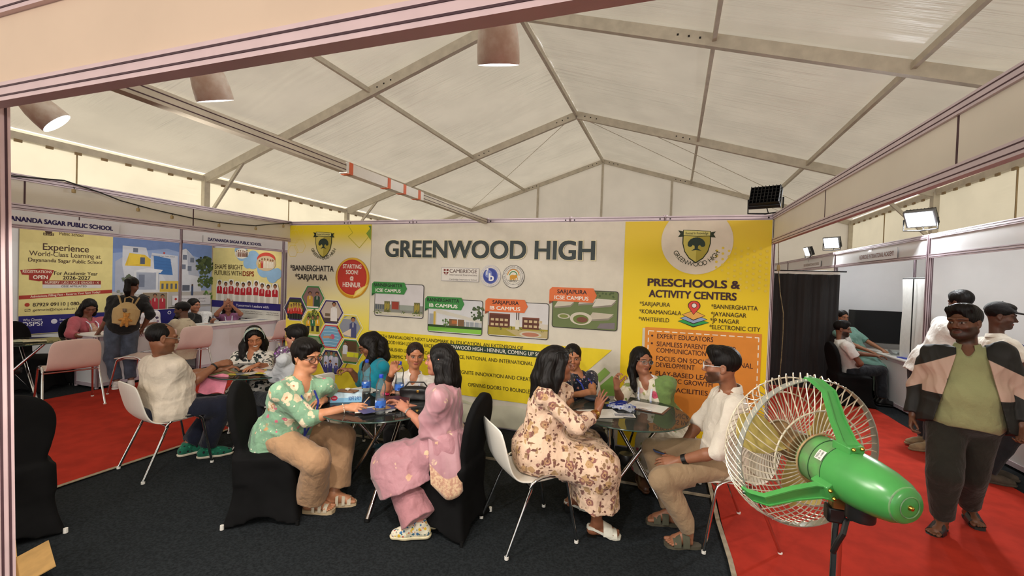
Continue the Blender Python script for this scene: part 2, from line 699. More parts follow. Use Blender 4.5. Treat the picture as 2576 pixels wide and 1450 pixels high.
carpet(-2.52, .5, -9, 9, .004, 'red carpet of the aisle in front of the school counters', 1)
carpet(5.42, 8.05, -9, 10.5, .004, 'red carpet under the walking man and the green fan', 2)
for x, y0, y1, w in ((.52, -5, -.3, .035), (5.40, -5, -.3, .03)):
    mb = MB()
    for k in range(10):
        a, b = y0 + (y1 - y0) * k / 10, y0 + (y1 - y0) * (k + 1) / 10
        mb.bar((x + .008 * math.sin(k * 2.1), a, .010), (x + .008 * math.sin(k * 2.1 + 2.1), b, .010), w, .004, hint=(0, 0, 1))
    trim(mb, TAPE, smooth=False)
mb = MB()
for x0, x1 in ((.6, 2.75), (2.9, 3.6), (3.7, 5.38)):
    mb.bar((x0, -.88, .001), (x1, -.84, .001), .006, .03)
trim(mb, TAPE, smooth=False)


# ------------------------------------------------------------------ exhibition frame system
def post(x, y, z0=0.0, z1=2.46, r=.02, m=None):
    mb = MB()
    mb.lathe([(r, z0), (r, z1)], 8, 0, (x, y, 0))
    for k in range(8):
        a = math.pi / 4 * k + math.pi / 8
        mb.box((x + r * .93 * math.cos(a), y + r * .93 * math.sin(a), (z0 + z1) / 2), (.004, .007, z1 - z0 - .01), 1, rz=a)
    return trim(mb, [m or ALU, GROOVE], smooth=False)


def rail(mb, a, b, h=.05, t=.034, holes=True):
    """horizontal aluminium rail with two grooves on both faces"""
    a, b = np.array(a, float), np.array(b, float)
    d = (b - a) / np.linalg.norm(b - a)
    n = np.cross(d, (0, 0, 1))
    mb.bar(a, b, t, h, 0)
    for s in (-1, 1):
        for q in (-.24, .24):
            o = n * s * (t / 2) + np.array([0, 0, q * h])
            mb.bar(a + o, b + o, .003, .0045, 1)
        if holes:
            for q in (.05, .95):
                c = a + (b - a) * q + n * s * (t / 2 + .001)
                mb.bar(c - n * .002, c + n * .002, .014, .014, 2)


def fascia(a, b, z0=2.175, z1=2.46, panel=None, alu=None):
    """name-board beam: two rails and the board between them"""
    panel = panel or PANEL
    a, b = np.array([*a, 0.0]), np.array([*b, 0.0])
    mb = MB()
    for z in (z0 + .025, z1 - .025):
        rail(mb, a + (0, 0, z), b + (0, 0, z), holes=False)
    mb.bar(a + (0, 0, (z0 + z1) / 2), b + (0, 0, (z0 + z1) / 2), .008, z1 - z0 - .09, 3)
    L = np.linalg.norm(b - a)
    for k in range(1, int(L / 1.2)):
        c = a + (b - a) * k / int(L / 1.2) + (0, 0, (z0 + z1) / 2)
        mb.box(c, (.012 if abs(a[1] - b[1]) < .01 else .010, .012, z1 - z0 - .1), 1)
    return trim(mb, [alu or ALU, GROOVE, HOLE, panel], smooth=False)


def panel_wall(name, a, b, h=2.46, pm=None, mods=None, posts=True):
    """a run of laminate panels between posts; posts and rails are its parts"""
    pm = pm or PANELW
    a, b = np.array([*a, 0.0]), np.array([*b, 0.0])
    L = np.linalg.norm(b - a); n = mods or max(1, round(L / .99))
    mb = MB()
    mb.bar(a + (0, 0, h / 2), b + (0, 0, h / 2), .008, h - .02, 0)
    w = struct(mb.build(name, [pm], smooth=False))
    for k in range(n):
        p, q = a + (b - a) * k / n, a + (b - a) * (k + 1) / n
        mb = MB()
        rail(mb, p + (0, 0, h - .03), q + (0, 0, h - .03), h=.06)
        rail(mb, p + (0, 0, .04), q + (0, 0, .04), h=.06)
        mb.build('rail', [ALU, GROOVE, HOLE], w, smooth=False)
    for k in range(n + 1):
        p = a + (b - a) * k / n
        mb = MB()
        mb.lathe([(.02, 0), (.02, h + .01)], 8, 0, (p[0], p[1], 0))
        for j in range(8):
            g = math.pi / 4 * j + math.pi / 8
            mb.box((p[0] + .0186 * math.cos(g), p[1] + .0186 * math.sin(g), h / 2), (.004, .007, h - .02), 1, rz=g)
        mb.build('post', [ALU, GROOVE], w, smooth=False)
    return w


# our stall: back wall, header beams on the sides and along the front
panel_wall('wall_back', (0, 0), (5.945, 0), mods=6, pm=PANEL)
fascia((.037, -.02), (.037, -4.03))
fascia((5.945, -.02), (5.945, -4.03))
fascia((.06, -4.07), (3.04, -4.07), panel=PANELP, alu=ALUP)
fascia((3.105, -4.07), (5.93, -4.07), panel=PANELP, alu=ALUP)
post(.037, -4.05); post(5.945, -4.05)
mb = MB()
a_, b_ = np.array([3.180, -4.05, 0]), np.array([3.068, -4.05, 2.46])
mb.bar(a_, b_, .052, .052, 0)
for q in (-.016, 0, .016):
    for nx, ny in ((0, -1), (0, 1), (1, 0), (-1, 0)):
        o_ = np.array([nx * .0255 + q * abs(ny), ny * .0255 + q * abs(nx), 0])
        mb.bar(a_ + o_, b_ + o_, .005, .005, 1)
trim(mb, [ALUP, GROOVE], smooth=False)
# loose beam from the back wall to the front header, taped at its joint
mb = MB()
rail(mb, (2.96, -.03, 2.43), (2.96, -4.03, 2.43), h=.06, t=.05, holes=False)
beam = trim(mb, [STEEL, GROOVE, HOLE], smooth=False)
mb = MB().box((2.96, -1.98, 2.43), (.062, .96, .07), 0)
mb.build('joint_sleeve', [WHITEP], beam, smooth=False)
ORANGE = mat('orange_tape', '#d8602a', rough=.5)
for y in (-2.42, -2.0, -1.79, -1.57):
    MB().box((2.96, y, 2.43), (.068, .035, .076), 0).build('tape', [ORANGE], beam, smooth=False)

# stall of the school on the left, across the red aisle
panel_wall('wall_left', (-4.5, -3.7), (-4.5, 2.26), mods=6)
panel_wall('wall_left_side', (-4.48, 2.28), (-2.5, 2.28), mods=2)
panel_wall('wall_left_far', (-4.5, 2.3), (-4.5, 8.2), mods=6)
for y in (-3.7, .23, 2.26, 5.2, 8.2):
    post(-2.5, y)
fascia((-2.5, -3.68), (-2.5, .21), panel=PANELW)
fascia((-2.5, .25), (-2.5, 2.24), panel=PANELW)
fascia((-2.5, 2.28), (-2.5, 5.18), panel=PANELW)
fascia((-2.5, 5.22), (-2.5, 8.18), panel=PANELW)

# stalls on the right
panel_wall('wall_right', (10.3, -1.2), (10.3, 10.6), mods=12)
panel_wall('wall_right_side', (7.99, 4.6), (10.28, 4.6), mods=2)
panel_wall('wall_right_near', (7.99, 1.73), (10.28, 1.73), mods=1)
for y in (-1.2, 4.6, 7.6, 10.6):
    post(7.97, y)
post(7.97, 1.73, r=.028)
for y0, y1 in ((-1.18, 1.70), (1.77, 4.58), (4.62, 7.58), (7.62, 10.58)):
    fascia((7.97, y0), (7.97, y1), panel=PANELW)

# ------------------------------------------------------------------ the tent
RX, RY, RZ = 2.39, 2.617, 6.52
TW, TE = 8.1, 3.98
AX = math.radians(-2.05)


def tp(u, v, z):
    """tent frame (across, along, up) to world"""
    c, s_ = math.cos(AX), math.sin(AX)
    return (RX + c * u - s_ * v, RY + s_ * u + c * v, z)


def roof_z(u):
    return RZ - (RZ - TE) * abs(u) / TW


FR = [-14.6, -9.75, -4.87, 0, 4.87, 9.74]
for side, nm in ((-1, 'ceiling_left'), (1, 'ceiling_right')):
    G = []
    # cloth stretched between ridge, purlins and eave: sagging bays, pulled creases running down the slope
    nu, nv = 60, 900
    uu = np.linspace(0, TW, nu)[:, None]; vv = np.linspace(FR[0], FR[-1], nv)[None, :]
    bay = (vv - FR[0]) / 4.87 % 1
    z_ = RZ - (RZ - TE) * uu / TW + .14 - .05 * np.sin(np.pi * bay) * np.sin(np.pi * uu / TW)
    rn = np.random.RandomState(4 + side)
    env = np.zeros((nu, nv)); cr = np.zeros((nu, nv))
    for k in range(7):
        a_, b_, p_, q_ = rn.uniform(.3, 1.3), rn.uniform(.5, 2.0), rn.uniform(0, 6), rn.uniform(0, 6)
        env += np.sin(uu * a_ + p_ + .6 * np.sin(vv * b_)) * np.sin(vv * b_ + q_)
    env = np.clip(.35 + .3 * env, 0, 1) * (.35 + .65 * np.exp(-((uu % 2.9) / 1.3) ** 2))
    bend = .35 * np.sin(uu * .7 + 1.1 * side) * np.cos(2 * np.pi * bay) + .10 * np.sin(uu * 2.1)
    for k in range(9):
        w_ = rn.uniform(9, 38); cr += np.sin((vv + bend) * w_ + rn.uniform(0, 6) + .9 * np.sin(uu * rn.uniform(.2, .9) + rn.uniform(0, 6))) / (w_ / 14)
    z_ = z_ + .0042 * cr * env
    c_, s_ = math.cos(AX), math.sin(AX)
    V = np.stack([RX + c_ * side * uu - s_ * vv + 0 * z_, RY + s_ * side * uu + c_ * vv + 0 * z_, z_], -1).reshape(-1, 3)
    ii, jj = np.meshgrid(np.arange(nu - 1), np.arange(nv - 1), indexing='ij')
    F = np.stack([ii * nv + jj, (ii + 1) * nv + jj, (ii + 1) * nv + jj + 1, ii * nv + jj + 1], -1).reshape(-1, 4)
    struct(mesh_np(nm, V, F, [ROOF], None, True))
for side, nm in ((-1, 'wall_tent_left'), (1, 'wall_tent_right')):
    G = np.array([[tp(side * TW, v, z) for v in np.linspace(FR[0], FR[-1], 40)] for z in (0, 1, 2, 3, TE + .12)])
    V = G.reshape(-1, 3)
    F = [(i * 40 + j, i * 40 + j + 1, (i + 1) * 40 + j + 1, (i + 1) * 40 + j) for i in range(4) for j in range(39)]
    struct(mesh_np(nm, V, F, [SIDE], None, True))
P = [tp(-TW, FR[-1], 0), tp(TW, FR[-1], 0), tp(TW, FR[-1], TE + .2), tp(0, FR[-1], RZ + .2), tp(-TW, FR[-1], TE + .2)]
struct(mesh_np('wall_tent_gable', P, [(0, 1, 2, 3, 4)], [GABLE], None, False))


def tbar(a, b, w, h, m=STEEL, dots=()):
    mb = MB().bar(a, b, w, h, 0, hint=(0, 0, 1))
    a, b = np.array(a), np.array(b)
    for q in dots:
        c = a + (b - a) * q
        mb.box(c - np.array([0, w / 2 + .002, 0]), (.03, .006, .03), 1)
    return trim(mb, [m, HOLE], smooth=False)


for k, v in enumerate(FR):
    big = .13 if v != FR[-1] else .1
    for side in (-1, 1):
        tbar(tp(0, v, RZ - .02), tp(side * TW, v, TE - .02), .09, big * 1.5, dots=(.03, .05, .07, .33, .35, .37))
        tbar(tp(side * (TW - .05), v, 0), tp(side * (TW - .05), v, TE), .14, .12)
        if v >= -5 and v < FR[-1]:
            tbar(tp(side * (TW - .1), v, TE - 1.0), tp(side * (TW - 1.35), v, roof_z(TW - 1.35) - .06), .05, .07)
for k in range(len(FR) - 1):
    v0, v1 = FR[k], FR[k + 1]
    tbar(tp(0, v0, RZ - .02), tp(0, v1, RZ - .02), .07, .11)
    for u in (-5.62, -3.2, 3.2, 5.62):
        tbar(tp(u, v0, roof_z(u)), tp(u, v1, roof_z(u)), .06, .09)
    for side in (-1, 1):
        o = tbar(tp(side * (TW - .03), v0, TE), tp(side * (TW - .03), v1, TE), .09, .13)
        if k >= 2:
            for j in range(1, 12):
                c = tp(side * (TW - .09), v0 + (v1 - v0) * j / 12, TE - .09)
                MB().box(c, (.03, .10, .05), 0, rz=AX).build('clip', [mat('clip_brown', '#8a7350')], o, smooth=False)
            # lacing seam of the side cloth
            MB().bar(tp(side * (TW - .05), (v0 + v1) / 2, 0), tp(side * (TW - .05), (v0 + v1) / 2, TE), .018, .02).build('seam', [mat('seam_brown', '#9a8460')], o, smooth=False)
for u in (-2.6, 0, 2.55):
    tbar(tp(u, FR[-1] - .03, 0), tp(u, FR[-1] - .03, roof_z(u)), .1, .07)
for a, b in (((.3, 4.87, RZ - .2), (6.2, 9.7, 4.3)), ((-.3, 4.87, RZ - .2), (-6.2, 9.7, 4.3)), ((2.2, 4.87, 5.7), (7.6, 9.7, 4.1))):
    trim(MB().tube([tp(*a), tp(*b)], .008, 6), [STEEL])
# ------------------------------------------------------------------ the big printed backdrop on the back wall
YEL, YEL2, WHT, CREAM = '#ecd32a', '#dcb52e', '#dcd5c6', '#e0d6c4'
GREY_T, GREEN, ORNG, PURP, DARK = '#3c4545', '#3f8a45', '#e2743f', '#3d2a66', '#241a22'
bn = thing('banner', 'wide yellow and white school banner covering the back wall', 'banner', (2.97, -.03, 0))
BO = np.array([-2.97, 0, 0.0])


def bc(z0=.001):
    return Canvas(BO, (1, 0, 0), (0, 0, 1), z0=z0)


# vinyl sheet with a slight thickness and its big colour fields
mb = MB().box((0, .006, 1.215), (5.93, .006, 2.385), 0)
mb.build('vinyl_sheet', [ink(WHT)], bn, smooth=False)
cv = bc(.004)


def grad_mat(name, c0, c1, c2=None):
    """print whose colour runs up the sheet; dots and hexagons belong to the artwork"""
    m, nt, b = newmat(name)
    tc = nt.nodes.new('ShaderNodeTexCoord')
    sp = nt.nodes.new('ShaderNodeSeparateXYZ')
    nt.links.new(tc.outputs['Object'], sp.inputs[0])
    z = NX(nt, sp.outputs[2])
    col = mixc(nt, z.step(.9, 1.9), c0, c1)
    if c2:
        col = mixc(nt, z.step(1.95, 2.35), col, c2)
    nt.links.new(col, b.inputs['Base Color'])
    b.inputs['Roughness'].default_value = .55
    b.inputs['Specular IOR Level'].default_value = .3
    return m


m_l = grad_mat('banner_yellow_one', '#ecd83a', '#e2dcc6', '#e6cf20')
m_r = grad_mat('banner_yellow_two', '#ebcb14', '#e8cc24', '#e4c63e')
for nm, x0, x1, mm in (('left_yellow_panel', .005, 1.38, m_l), ('right_yellow_panel', 4.56, 5.925, m_r)):
    o = mesh_np(nm, [(x0 - 2.97, -.0035, .03), (x1 - 2.97, -.0035, .03), (x1 - 2.97, -.0035, 2.405), (x0 - 2.97, -.0035, 2.405)], [(0, 1, 2, 3)], [mm], bn, False)
# left panel art: hexagons, diamonds
for x, y, r in ((.12, 2.25, .1), (.22, 2.12, .1), (.1, 2.05, .09), (.2, 2.33, .08)):
    P = [(x + r * math.cos(math.pi / 3 * k), y + r * math.sin(math.pi / 3 * k)) for k in range(7)]
    cv.line(P, .006, '#e7d25a')
cv.line([(1.02, 2.39), (1.09, 2.3), (1.02, 2.25), (1.2, 2.1), (1.36, 2.27)], .008, '#b9ad2a')
cv.poly([(1.30, 2.29), (1.375, 2.37), (1.375, 2.2)], '#7f9a35')
cv.poly([(1.33, 2.39), (1.375, 2.39), (1.375, 2.33)], '#5f7f3a')
# yellow text block of the middle
cv.poly([(1.385, 1.035), (4.47, 1.035), (4.24, .81), (3.72, .34), (1.385, .36)], YEL)
cv.poly([(4.29, .72), (4.40, .84), (4.46, .79), (4.35, .67)], '#8fb35a')
cv.poly([(4.28, .56), (4.48, .76), (4.556, .68), (4.556, .36), (4.47, .36)], '#84b055')
for k in range(9):
    P = [(2.2 + .16 * q, .2 + .06 * math.sin(q * .55 + k * .16) + k * .012) for q in range(13)]
    cv.line(P, .005, '#c9c79a' if k % 2 else '#cfd0c4')
cv.poly([(1.4, .3), (2.6, .22), (3.4, .3), (4.3, .12), (4.5, .22), (4.55, .03), (1.4, .03)], '#d6d3bd')
# right panel art
cv.poly([(5.26 + .335 * math.cos(2 * math.pi * k / 48), min(2.404, 2.2 + .335 * math.sin(2 * math.pi * k / 48))) for k in range(48)], '#ddd2bf')
cv.rect(4.935, 2.2, 4.936, 2.2, YEL)
for i in range(9):
    for j in range(8):
        if 5.45 + .05 * i < 5.9 and (i + j) > 3:
            cv.disc(5.45 + .055 * i, 1.72 + .055 * j + (i % 2) * .027, .013, '#e2c84e', 8, lift=False)
cv.build('artwork', bn)

# title and crests
cv.text('GREENWOOD HIGH', 1.605, 4.25, 1.99, .21, '#e6ddb8', .04)
cv.text('GREENWOOD HIGH', 1.61, 4.245, 1.995, .20, GREY_T, .028)
cv.build('title_lettering', bn)
for x, y, w, r in ((.625, 2.135, .25, .225), (5.26, 2.15, .245, .235)):
    crest(cv, x, y, w, '#2b331a', ('#c8bb5a', '#a99c3c'), '#2a3a2e')
    cv.arc_text('GREENWOOD HIGH', x, y + .03, r, 190 + 12, 350 - 12, .045, '#34381c', .0)
    scroll(cv, x, 2.28, .35, '#2a3420', '#cfc777', 'Rooted In Knowledge')
    cv.build('school_crest', bn)

# left panel: places, seal, hexagon photos
cv.text('*BANNERGHATTA', .065, .80, 1.78, .075, DARK, .012)
cv.text('*SARJAPURA', .155, .70, 1.66, .075, DARK, .012)
cv.build('place_lettering', bn)
cv.disc(1.105, 1.705, .268, '#c98f1e', 40)
cv.disc(1.105, 1.72, .25, '#e0b53c', 40)
cv.disc(1.10, 1.715, .232, '#b8322a', 40)
cv.disc(1.10, 1.715, .215, '#c23a2d', 40)
for t, y, w, h in (('STARTING', 1.83, .29, .052), ('SOON!', 1.755, .19, .052), ('@', 1.68, .055, .045), ('HENNUR', 1.585, .28, .062)):
    cv.text(t, 1.1 - w / 2, 1.1 + w / 2, y, h, '#efe6da', .02)
cv.poly([(1.13, 1.45), (1.16, 1.53), (1.24, 1.58), (1.36, 1.63), (1.25, 1.50)], '#e9c95c')
cv.poly([(1.15, 1.47), (1.2, 1.55), (1.33, 1.61), (1.24, 1.52)], '#f0dc8a')
cv.build('seal_sticker', bn)

HEX = [(.47, 1.42, GREEN), (.17, 1.25, PURP), (.785, 1.24, PURP), (.485, 1.08, '#d9c63a'), (1.09, 1.06, '#d9c63a'), (.785, .91, '#c24a44'), (1.105, .735, '#2f7a3c'), (.80, .57, '#2f2458'), (.49, .745, '#3f8a45')]
for k, (x, y, c) in enumerate(HEX):
    cv.hexa(x, y, .205, '#e8e6da'); cv.hexa(x, y, .195, c)
    bgc = ['#8d6f6c', '#33402f', '#b9ab9d', '#9aa04a', '#8a8f9c', '#6fa3c4', '#6d6a44', '#5d6f62', '#7e8c70'][k]
    cv.hexa(x, y, .172, bgc)
    if k == 0:
        little_people(cv, x - .1, x + .13, y - .13, .25, 2, ['#2b4a3a', '#caa03a'], seed=4)
        cv.rect(x - .1, y - .14, x + .1, y - .12, '#ded6cc')
    elif k == 1:
        cv.poly([(x - .14, y - .02), (x + .14, y - .02), (x + .1, y + .09), (x - .1, y + .09)], '#c8b24a')
        little_people(cv, x - .14, x + .14, y - .14, .24, 6, '#c2302a', seed=7, legs='#1c1a1c')
    elif k == 2:
        cv.rect(x - .12, y - .14, x + .12, y - .08, '#4d4138')
        little_people(cv, x - .02, x + .12, y - .12, .27, 1, '#ddd9d6', seed=3)
        cv.rect(x - .1, y - .06, x - .02, y - .02, '#6b5a48')
    elif k == 3:
        leafy(cv, x, y + .09, .09, ['#4d5a25', '#606a2c'], 3)
        cv.rect(x - .12, y - .15, x + .12, y - .06, '#b8b048')
        little_people(cv, x - .12, x + .12, y - .12, .22, 3, ['#d8a62a', '#2f6a4a', '#b3342c'], seed=9, legs='#2a2a2a')
    elif k == 4:
        cv.poly([(x - .12, y + .1), (x, y + .15), (x + .1, y + .1)], '#c3bd8c')
        little_people(cv, x - .02, x + .12, y - .14, .28, 1, '#4a4f7a', seed=12)
        cv.poly([(x - .13, y - .1), (x + .02, y - .02), (x + .02, y - .13)], '#d8c8b4')
    elif k == 5:
        for j in range(6):
            cv.line([(x - .13 + .02 * (j % 2), y - .12 + j * .045), (x - .02, y - .11 + j * .045), (x + .13, y - .12 + j * .045)], .008, '#a7cbe0')
        cv.disc(x + .03, y + .0, .035, '#c25a78', 14); cv.disc(x + .0, y - .012, .028, '#b98267', 12, .018)
        cv.poly([(x - .13, y - .0), (x - .02, y + .01), (x - .02, y - .02), (x - .12, y - .03)], '#c49273')
    elif k == 6:
        cv.rect(x - .1, y, x + .1, y + .14, '#57402c')
        cv.rect(x - .13, y - .13, x + .13, y, '#a38f68')
        little_people(cv, x - .15, x - .03, y - .04, .2, 1, '#cfd2dc', seed=15)
        for q, w_ in ((-.02, .03), (.02, .04), (.1, .03)):
            cv.poly([(x + q - w_, y - .07), (x + q + w_, y - .07), (x + q + w_ * 1.1, y - .01), (x + q - w_ * 1.1, y - .01)], '#d2d42e')
    elif k == 7:
        little_people(cv, x - .13, x + .13, y - .08, .22, 3, '#b9bcd6', seed=20)
        little_people(cv, x - .14, x + .14, y - .14, .16, 3, '#3d4385', seed=22)
    else:
        leafy(cv, x, y, .12, ['#4d6a3a', '#3d5a30'], 5)
    cv.build('hexagon_photo', bn)

# middle: accreditation logos
cv.rect(2.41, 1.71, 2.905, 1.872, '#9c98a0'); cv.rect(2.414, 1.714, 2.901, 1.868, '#e2dcd4')
cv.poly([(2.44, 1.855), (2.505, 1.855), (2.505, 1.81), (2.4725, 1.772), (2.44, 1.81)], '#7a2d25')
cv.line([(2.44, 1.825), (2.505, 1.825)], .012, '#e2dcd4'); cv.line([(2.4725, 1.855), (2.4725, 1.775)], .012, '#e2dcd4')
cv.text('CAMBRIDGE', 2.52, 2.88, 1.812, .042, '#53382f', .006)
cv.text('International Examinations', 2.52, 2.88, 1.778, .022, '#5d4c48')
cv.text('Cambridge International School', 2.52, 2.88, 1.724, .018, '#2d2828')
cv.build('exam_board_logo', bn)
cv.disc(3.05, 1.787, .128, '#b8b8c6', 36); cv.disc(3.05, 1.787, .124, '#dcd5cc', 36)
cv.arc_text('WORLD SCHOOL * ECOLE DU MONDE * COLEGIO DEL MUNDO *', 3.05, 1.787, .100, 300, -55, .016, '#8f93b5', 0, inside=False)
cv.disc(3.05, 1.787, .092, '#5b68ae', 36); cv.disc(3.045, 1.79, .083, '#3c4a9a', 36); cv.disc(3.025, 1.81, .045, '#7f8cc8', 24)
cv.text('i', 3.0, None, 1.80, .07, '#eceaea', .02); cv.disc(3.012, 1.862, .013, '#eceaea', 12)
cv.text('b', 3.035, 3.09, 1.73, .085, '#eceaea', .03)
cv.build('round_blue_logo', bn)
cv.disc(3.333, 1.787, .132, '#26211d', 40); cv.disc(3.333, 1.787, .127, '#ded9d0', 40)
cv.arc_text('COUNCIL FOR THE INDIAN SCHOOL CERTIFICATE EXAMINATIONS', 3.333, 1.787, .103, 240, -60, .017, '#2a2522', .01, inside=False)
cv.disc(3.333, 1.787, .092, '#2f2a24', 36); cv.disc(3.333, 1.787, .089, '#e3ded2', 36)
for r, c in ((.075, '#c98a3a'), (.063, '#e9e5da'), (.051, '#4f8a52'), (.039, '#e3ded2')):
    cv.poly([(3.333 + r * math.cos(math.pi * k / 14), 1.80 + r * math.sin(math.pi * k / 14)) for k in range(15)], c)
cv.disc(3.325, 1.783, .036, '#d59a35', 18, .026); cv.disc(3.362, 1.79, .02, '#d59a35', 14)
for q in (-.028, -.01, .012, .03):
    cv.rect(3.325 + q - .006, 1.745, 3.325 + q + .006, 1.785, '#d59a35')
cv.line([(3.375, 1.785), (3.385, 1.765), (3.38, 1.75)], .008, '#d59a35')
cv.rect(3.265, 1.742, 3.40, 1.747, '#2f2a24')
cv.text('NEW DELHI', 3.285, 3.38, 1.724, .015, '#2a2522', .01)
cv.disc(3.333, 1.70, .006, '#2a2522', 8)
cv.build('round_elephant_logo', bn)

# the four campus photos with their ribbons
FRM = [(1.47, 1.24, 2.17, 1.645), (2.25, 1.085, 2.96, 1.485), (3.045, 1.095, 3.76, 1.49), (3.81, 1.245, 4.51, 1.655)]
RIB = [(1.42, 1.52, 1.94, 1.67, GREEN, 'BANNERGHATTA', 'ICSE CAMPUS'), (2.20, 1.365, 2.73, 1.515, GREEN, 'BANNERGHATTA', 'IB CAMPUS'), (3.0, 1.375, 3.52, 1.525, ORNG, 'SARJAPURA', 'IB CAMPUS'), (3.765, 1.53, 4.29, 1.685, ORNG, 'SARJAPURA', 'ICSE CAMPUS')]
for k, ((x0, y0, x1, y1), (a0, b0, a1, b1, c, t1, t2)) in enumerate(zip(FRM, RIB)):
    cv.rrect(x0 - .008, y0 - .008, x1 + .008, y1 + .008, .03, '#3a3734')
    cv.rrect(x0, y0, x1, y1, .025, ['#d6d1d3', '#d3d3d6', '#d8d5d6', '#6c7a4c'][k])
    W_, H_ = x1 - x0, y1 - y0
    X = lambda q: x0 + W_ * q
    Yy = lambda q: y0 + H_ * q
    if k == 0:
        cv.rect(X(0), Yy(.03), X(1), Yy(.15), '#c6c0ae'); cv.rect(X(0), Yy(.12), X(1), Yy(.36), '#8a8a82')
        for q in range(4):
            cv.rect(X(.01 + q * .05), Yy(.2), X(.045 + q * .05), Yy(.34), '#59616a')
        for a in (.2, .82):
            cv.rect(X(a), Yy(.12), X(a + .12), Yy(.46), '#6c6a42')
            for q in range(6):
                cv.rect(X(a + .012 + .018 * q), Yy(.16 + .04 * (q % 3)), X(a + .02 + .018 * q), Yy(.42 - .04 * (q % 2)), '#c2ab3a')
        cv.rect(X(.35), Yy(.2), X(.52), Yy(.47), '#8f8378'); cv.rect(X(.365), Yy(.22), X(.505), Yy(.45), '#9b3f30')
        cv.rect(X(.53), Yy(.2), X(.80), Yy(.36), '#9aa197')
        for a in (.02, .06, .12, .84, .9, .95, .3, .6):
            leafy(cv, X(a), Yy(.12), .03, ['#4e6b2b', '#7d8a35', '#3d5526'], int(a * 90), 8)
        cv.poly([(X(.25), Yy(.1)), (X(.7), Yy(.1)), (X(.85), Yy(.02)), (X(.1), Yy(.02))], '#cfc8b4')
    elif k == 1:
        cv.rect(X(0), Yy(.02), X(1), Yy(.16), '#6fae3d'); cv.poly([(X(.0), Yy(.02)), (X(.5), Yy(.13)), (X(1), Yy(.15)), (X(1), Yy(.02))], '#84c24a')
        cv.poly([(X(.02), Yy(.3)), (X(.1), Yy(.62)), (X(.18), Yy(.7)), (X(1), Yy(.42)), (X(1), Yy(.34)), (X(.16), Yy(.58)), (X(.16), Yy(.18)), (X(.1), Yy(.18))], '#cfcabd')
        cv.rect(X(.02), Yy(.18), X(.12), Yy(.55), '#9fa4ab'); cv.rect(X(.1), Yy(.2), X(.14), Yy(.62), '#c7a94a')
        cv.rect(X(.4), Yy(.2), X(.68), Yy(.42), '#7d5f43'); cv.rect(X(.45), Yy(.28), X(.55), Yy(.38), '#b06a3a'); cv.rect(X(.68), Yy(.2), X(.98), Yy(.36), '#9ba0a6')
        for q in (.36, .55, .7, .78, .86, .95):
            cv.rect(X(q), Yy(.18), X(q + .012), Yy(.5 - q * .12), '#dcd8cf')
        cv.rect(X(0), Yy(.15), X(1), Yy(.22), '#2f4424')
        leafy(cv, X(.93), Yy(.62), .09, ['#4a5a3a', '#5d6b48', '#3a4a2c'], 8, 30)
        leafy(cv, X(.33), Yy(.3), .05, ['#4c6b34', '#5d7b3d'], 9, 14)
    elif k == 2:
        cv.rect(X(0), Yy(.02), X(1), Yy(.3), '#a79a3e'); cv.poly([(X(.3), Yy(.2)), (X(1), Yy(.22)), (X(1), Yy(.02)), (X(.5), Yy(.02))], '#b9a878')
        cv.disc(X(.72), Yy(.1), .13, '#c9c2ac', 30, .035); cv.disc(X(.72), Yy(.1), .1, '#b7795f', 30, .024)
        for a, b, h in ((.01, .37, .62), (.58, .86, .55)):
            cv.rect(X(a), Yy(.25), X(b), Yy(h), '#5f3428'); cv.rect(X(a), Yy(h), X(b), Yy(h + .04), '#7a4433')
            for q in range(4):
                for z in (.3, .44):
                    cv.rect(X(a + .03 + q * .08), Yy(z), X(a + .085 + q * .08), Yy(z + .07), '#c9b28a')
        cv.rect(X(.86), Yy(.27), X(1), Yy(.42), '#cfc6b8')
        cv.rect(X(.465), Yy(.22), X(.535), Yy(.5), '#d9d4c6'); cv.rect(X(.475), Yy(.5), X(.49), Yy(.78), '#4c3a34'); cv.rect(X(.51), Yy(.5), X(.525), Yy(.78), '#4c3a34')
        for a in (.2, .38, .55, .9):
            leafy(cv, X(a), Yy(.24), .03, ['#6b6a2f', '#4f5a2a'], int(a * 77), 8)
    else:
        for q in range(40):
            rnd = random.Random(q)
            cv.disc(X(rnd.random() * .95 + .02), Yy(.86 + rnd.random() * .11), .012, '#4d5d36', 6, lift=(q % 10 == 0))
        for (a, b, w, h, c2) in ((.02, .5, .32, .2, '#cfc7b4'), (.4, .6, .3, .2, '#c9c3b8'), (.62, .55, .36, .24, '#d4cec2'), (.55, .2, .4, .22, '#c2b8a6'), (.25, .72, .3, .1, '#b8b4a8')):
            cv.poly([(X(a), Yy(b)), (X(a + w * .8), Yy(b + h * .25)), (X(a + w), Yy(b + h * .8)), (X(a + w * .2), Yy(b + h))], '#8d8578')
            cv.poly([(X(a), Yy(b + .04)), (X(a + w * .8), Yy(b + h * .25 + .05)), (X(a + w), Yy(b + h)), (X(a + w * .2), Yy(b + h * 1.1))], c2)
        cv.disc(X(.45), Yy(.26), .12, '#d0c8b6', 30, .07); cv.disc(X(.45), Yy(.24), .085, '#6b7a3a', 30, .05); cv.disc(X(.47), Yy(.23), .06, '#7a4a3a', 26, .03)
        cv.disc(X(.18), Yy(.3), .07, '#c9c2b0', 26, .03); cv.disc(X(.18), Yy(.3), .05, '#7f8a48', 26, .02)
        cv.poly([(X(.7), Yy(.03)), (X(.97), Yy(.03)), (X(.97), Yy(.2)), (X(.75), Yy(.16))], '#7c7378')
    cv.build('campus_photo', bn)
    t = .04
    cv.z = cv.last + .0004
    cv.poly([(a0, b0), (a0, b0 - .035), (a0 + .05, b0)], '#1f5a30' if c == GREEN else '#a04a2a')
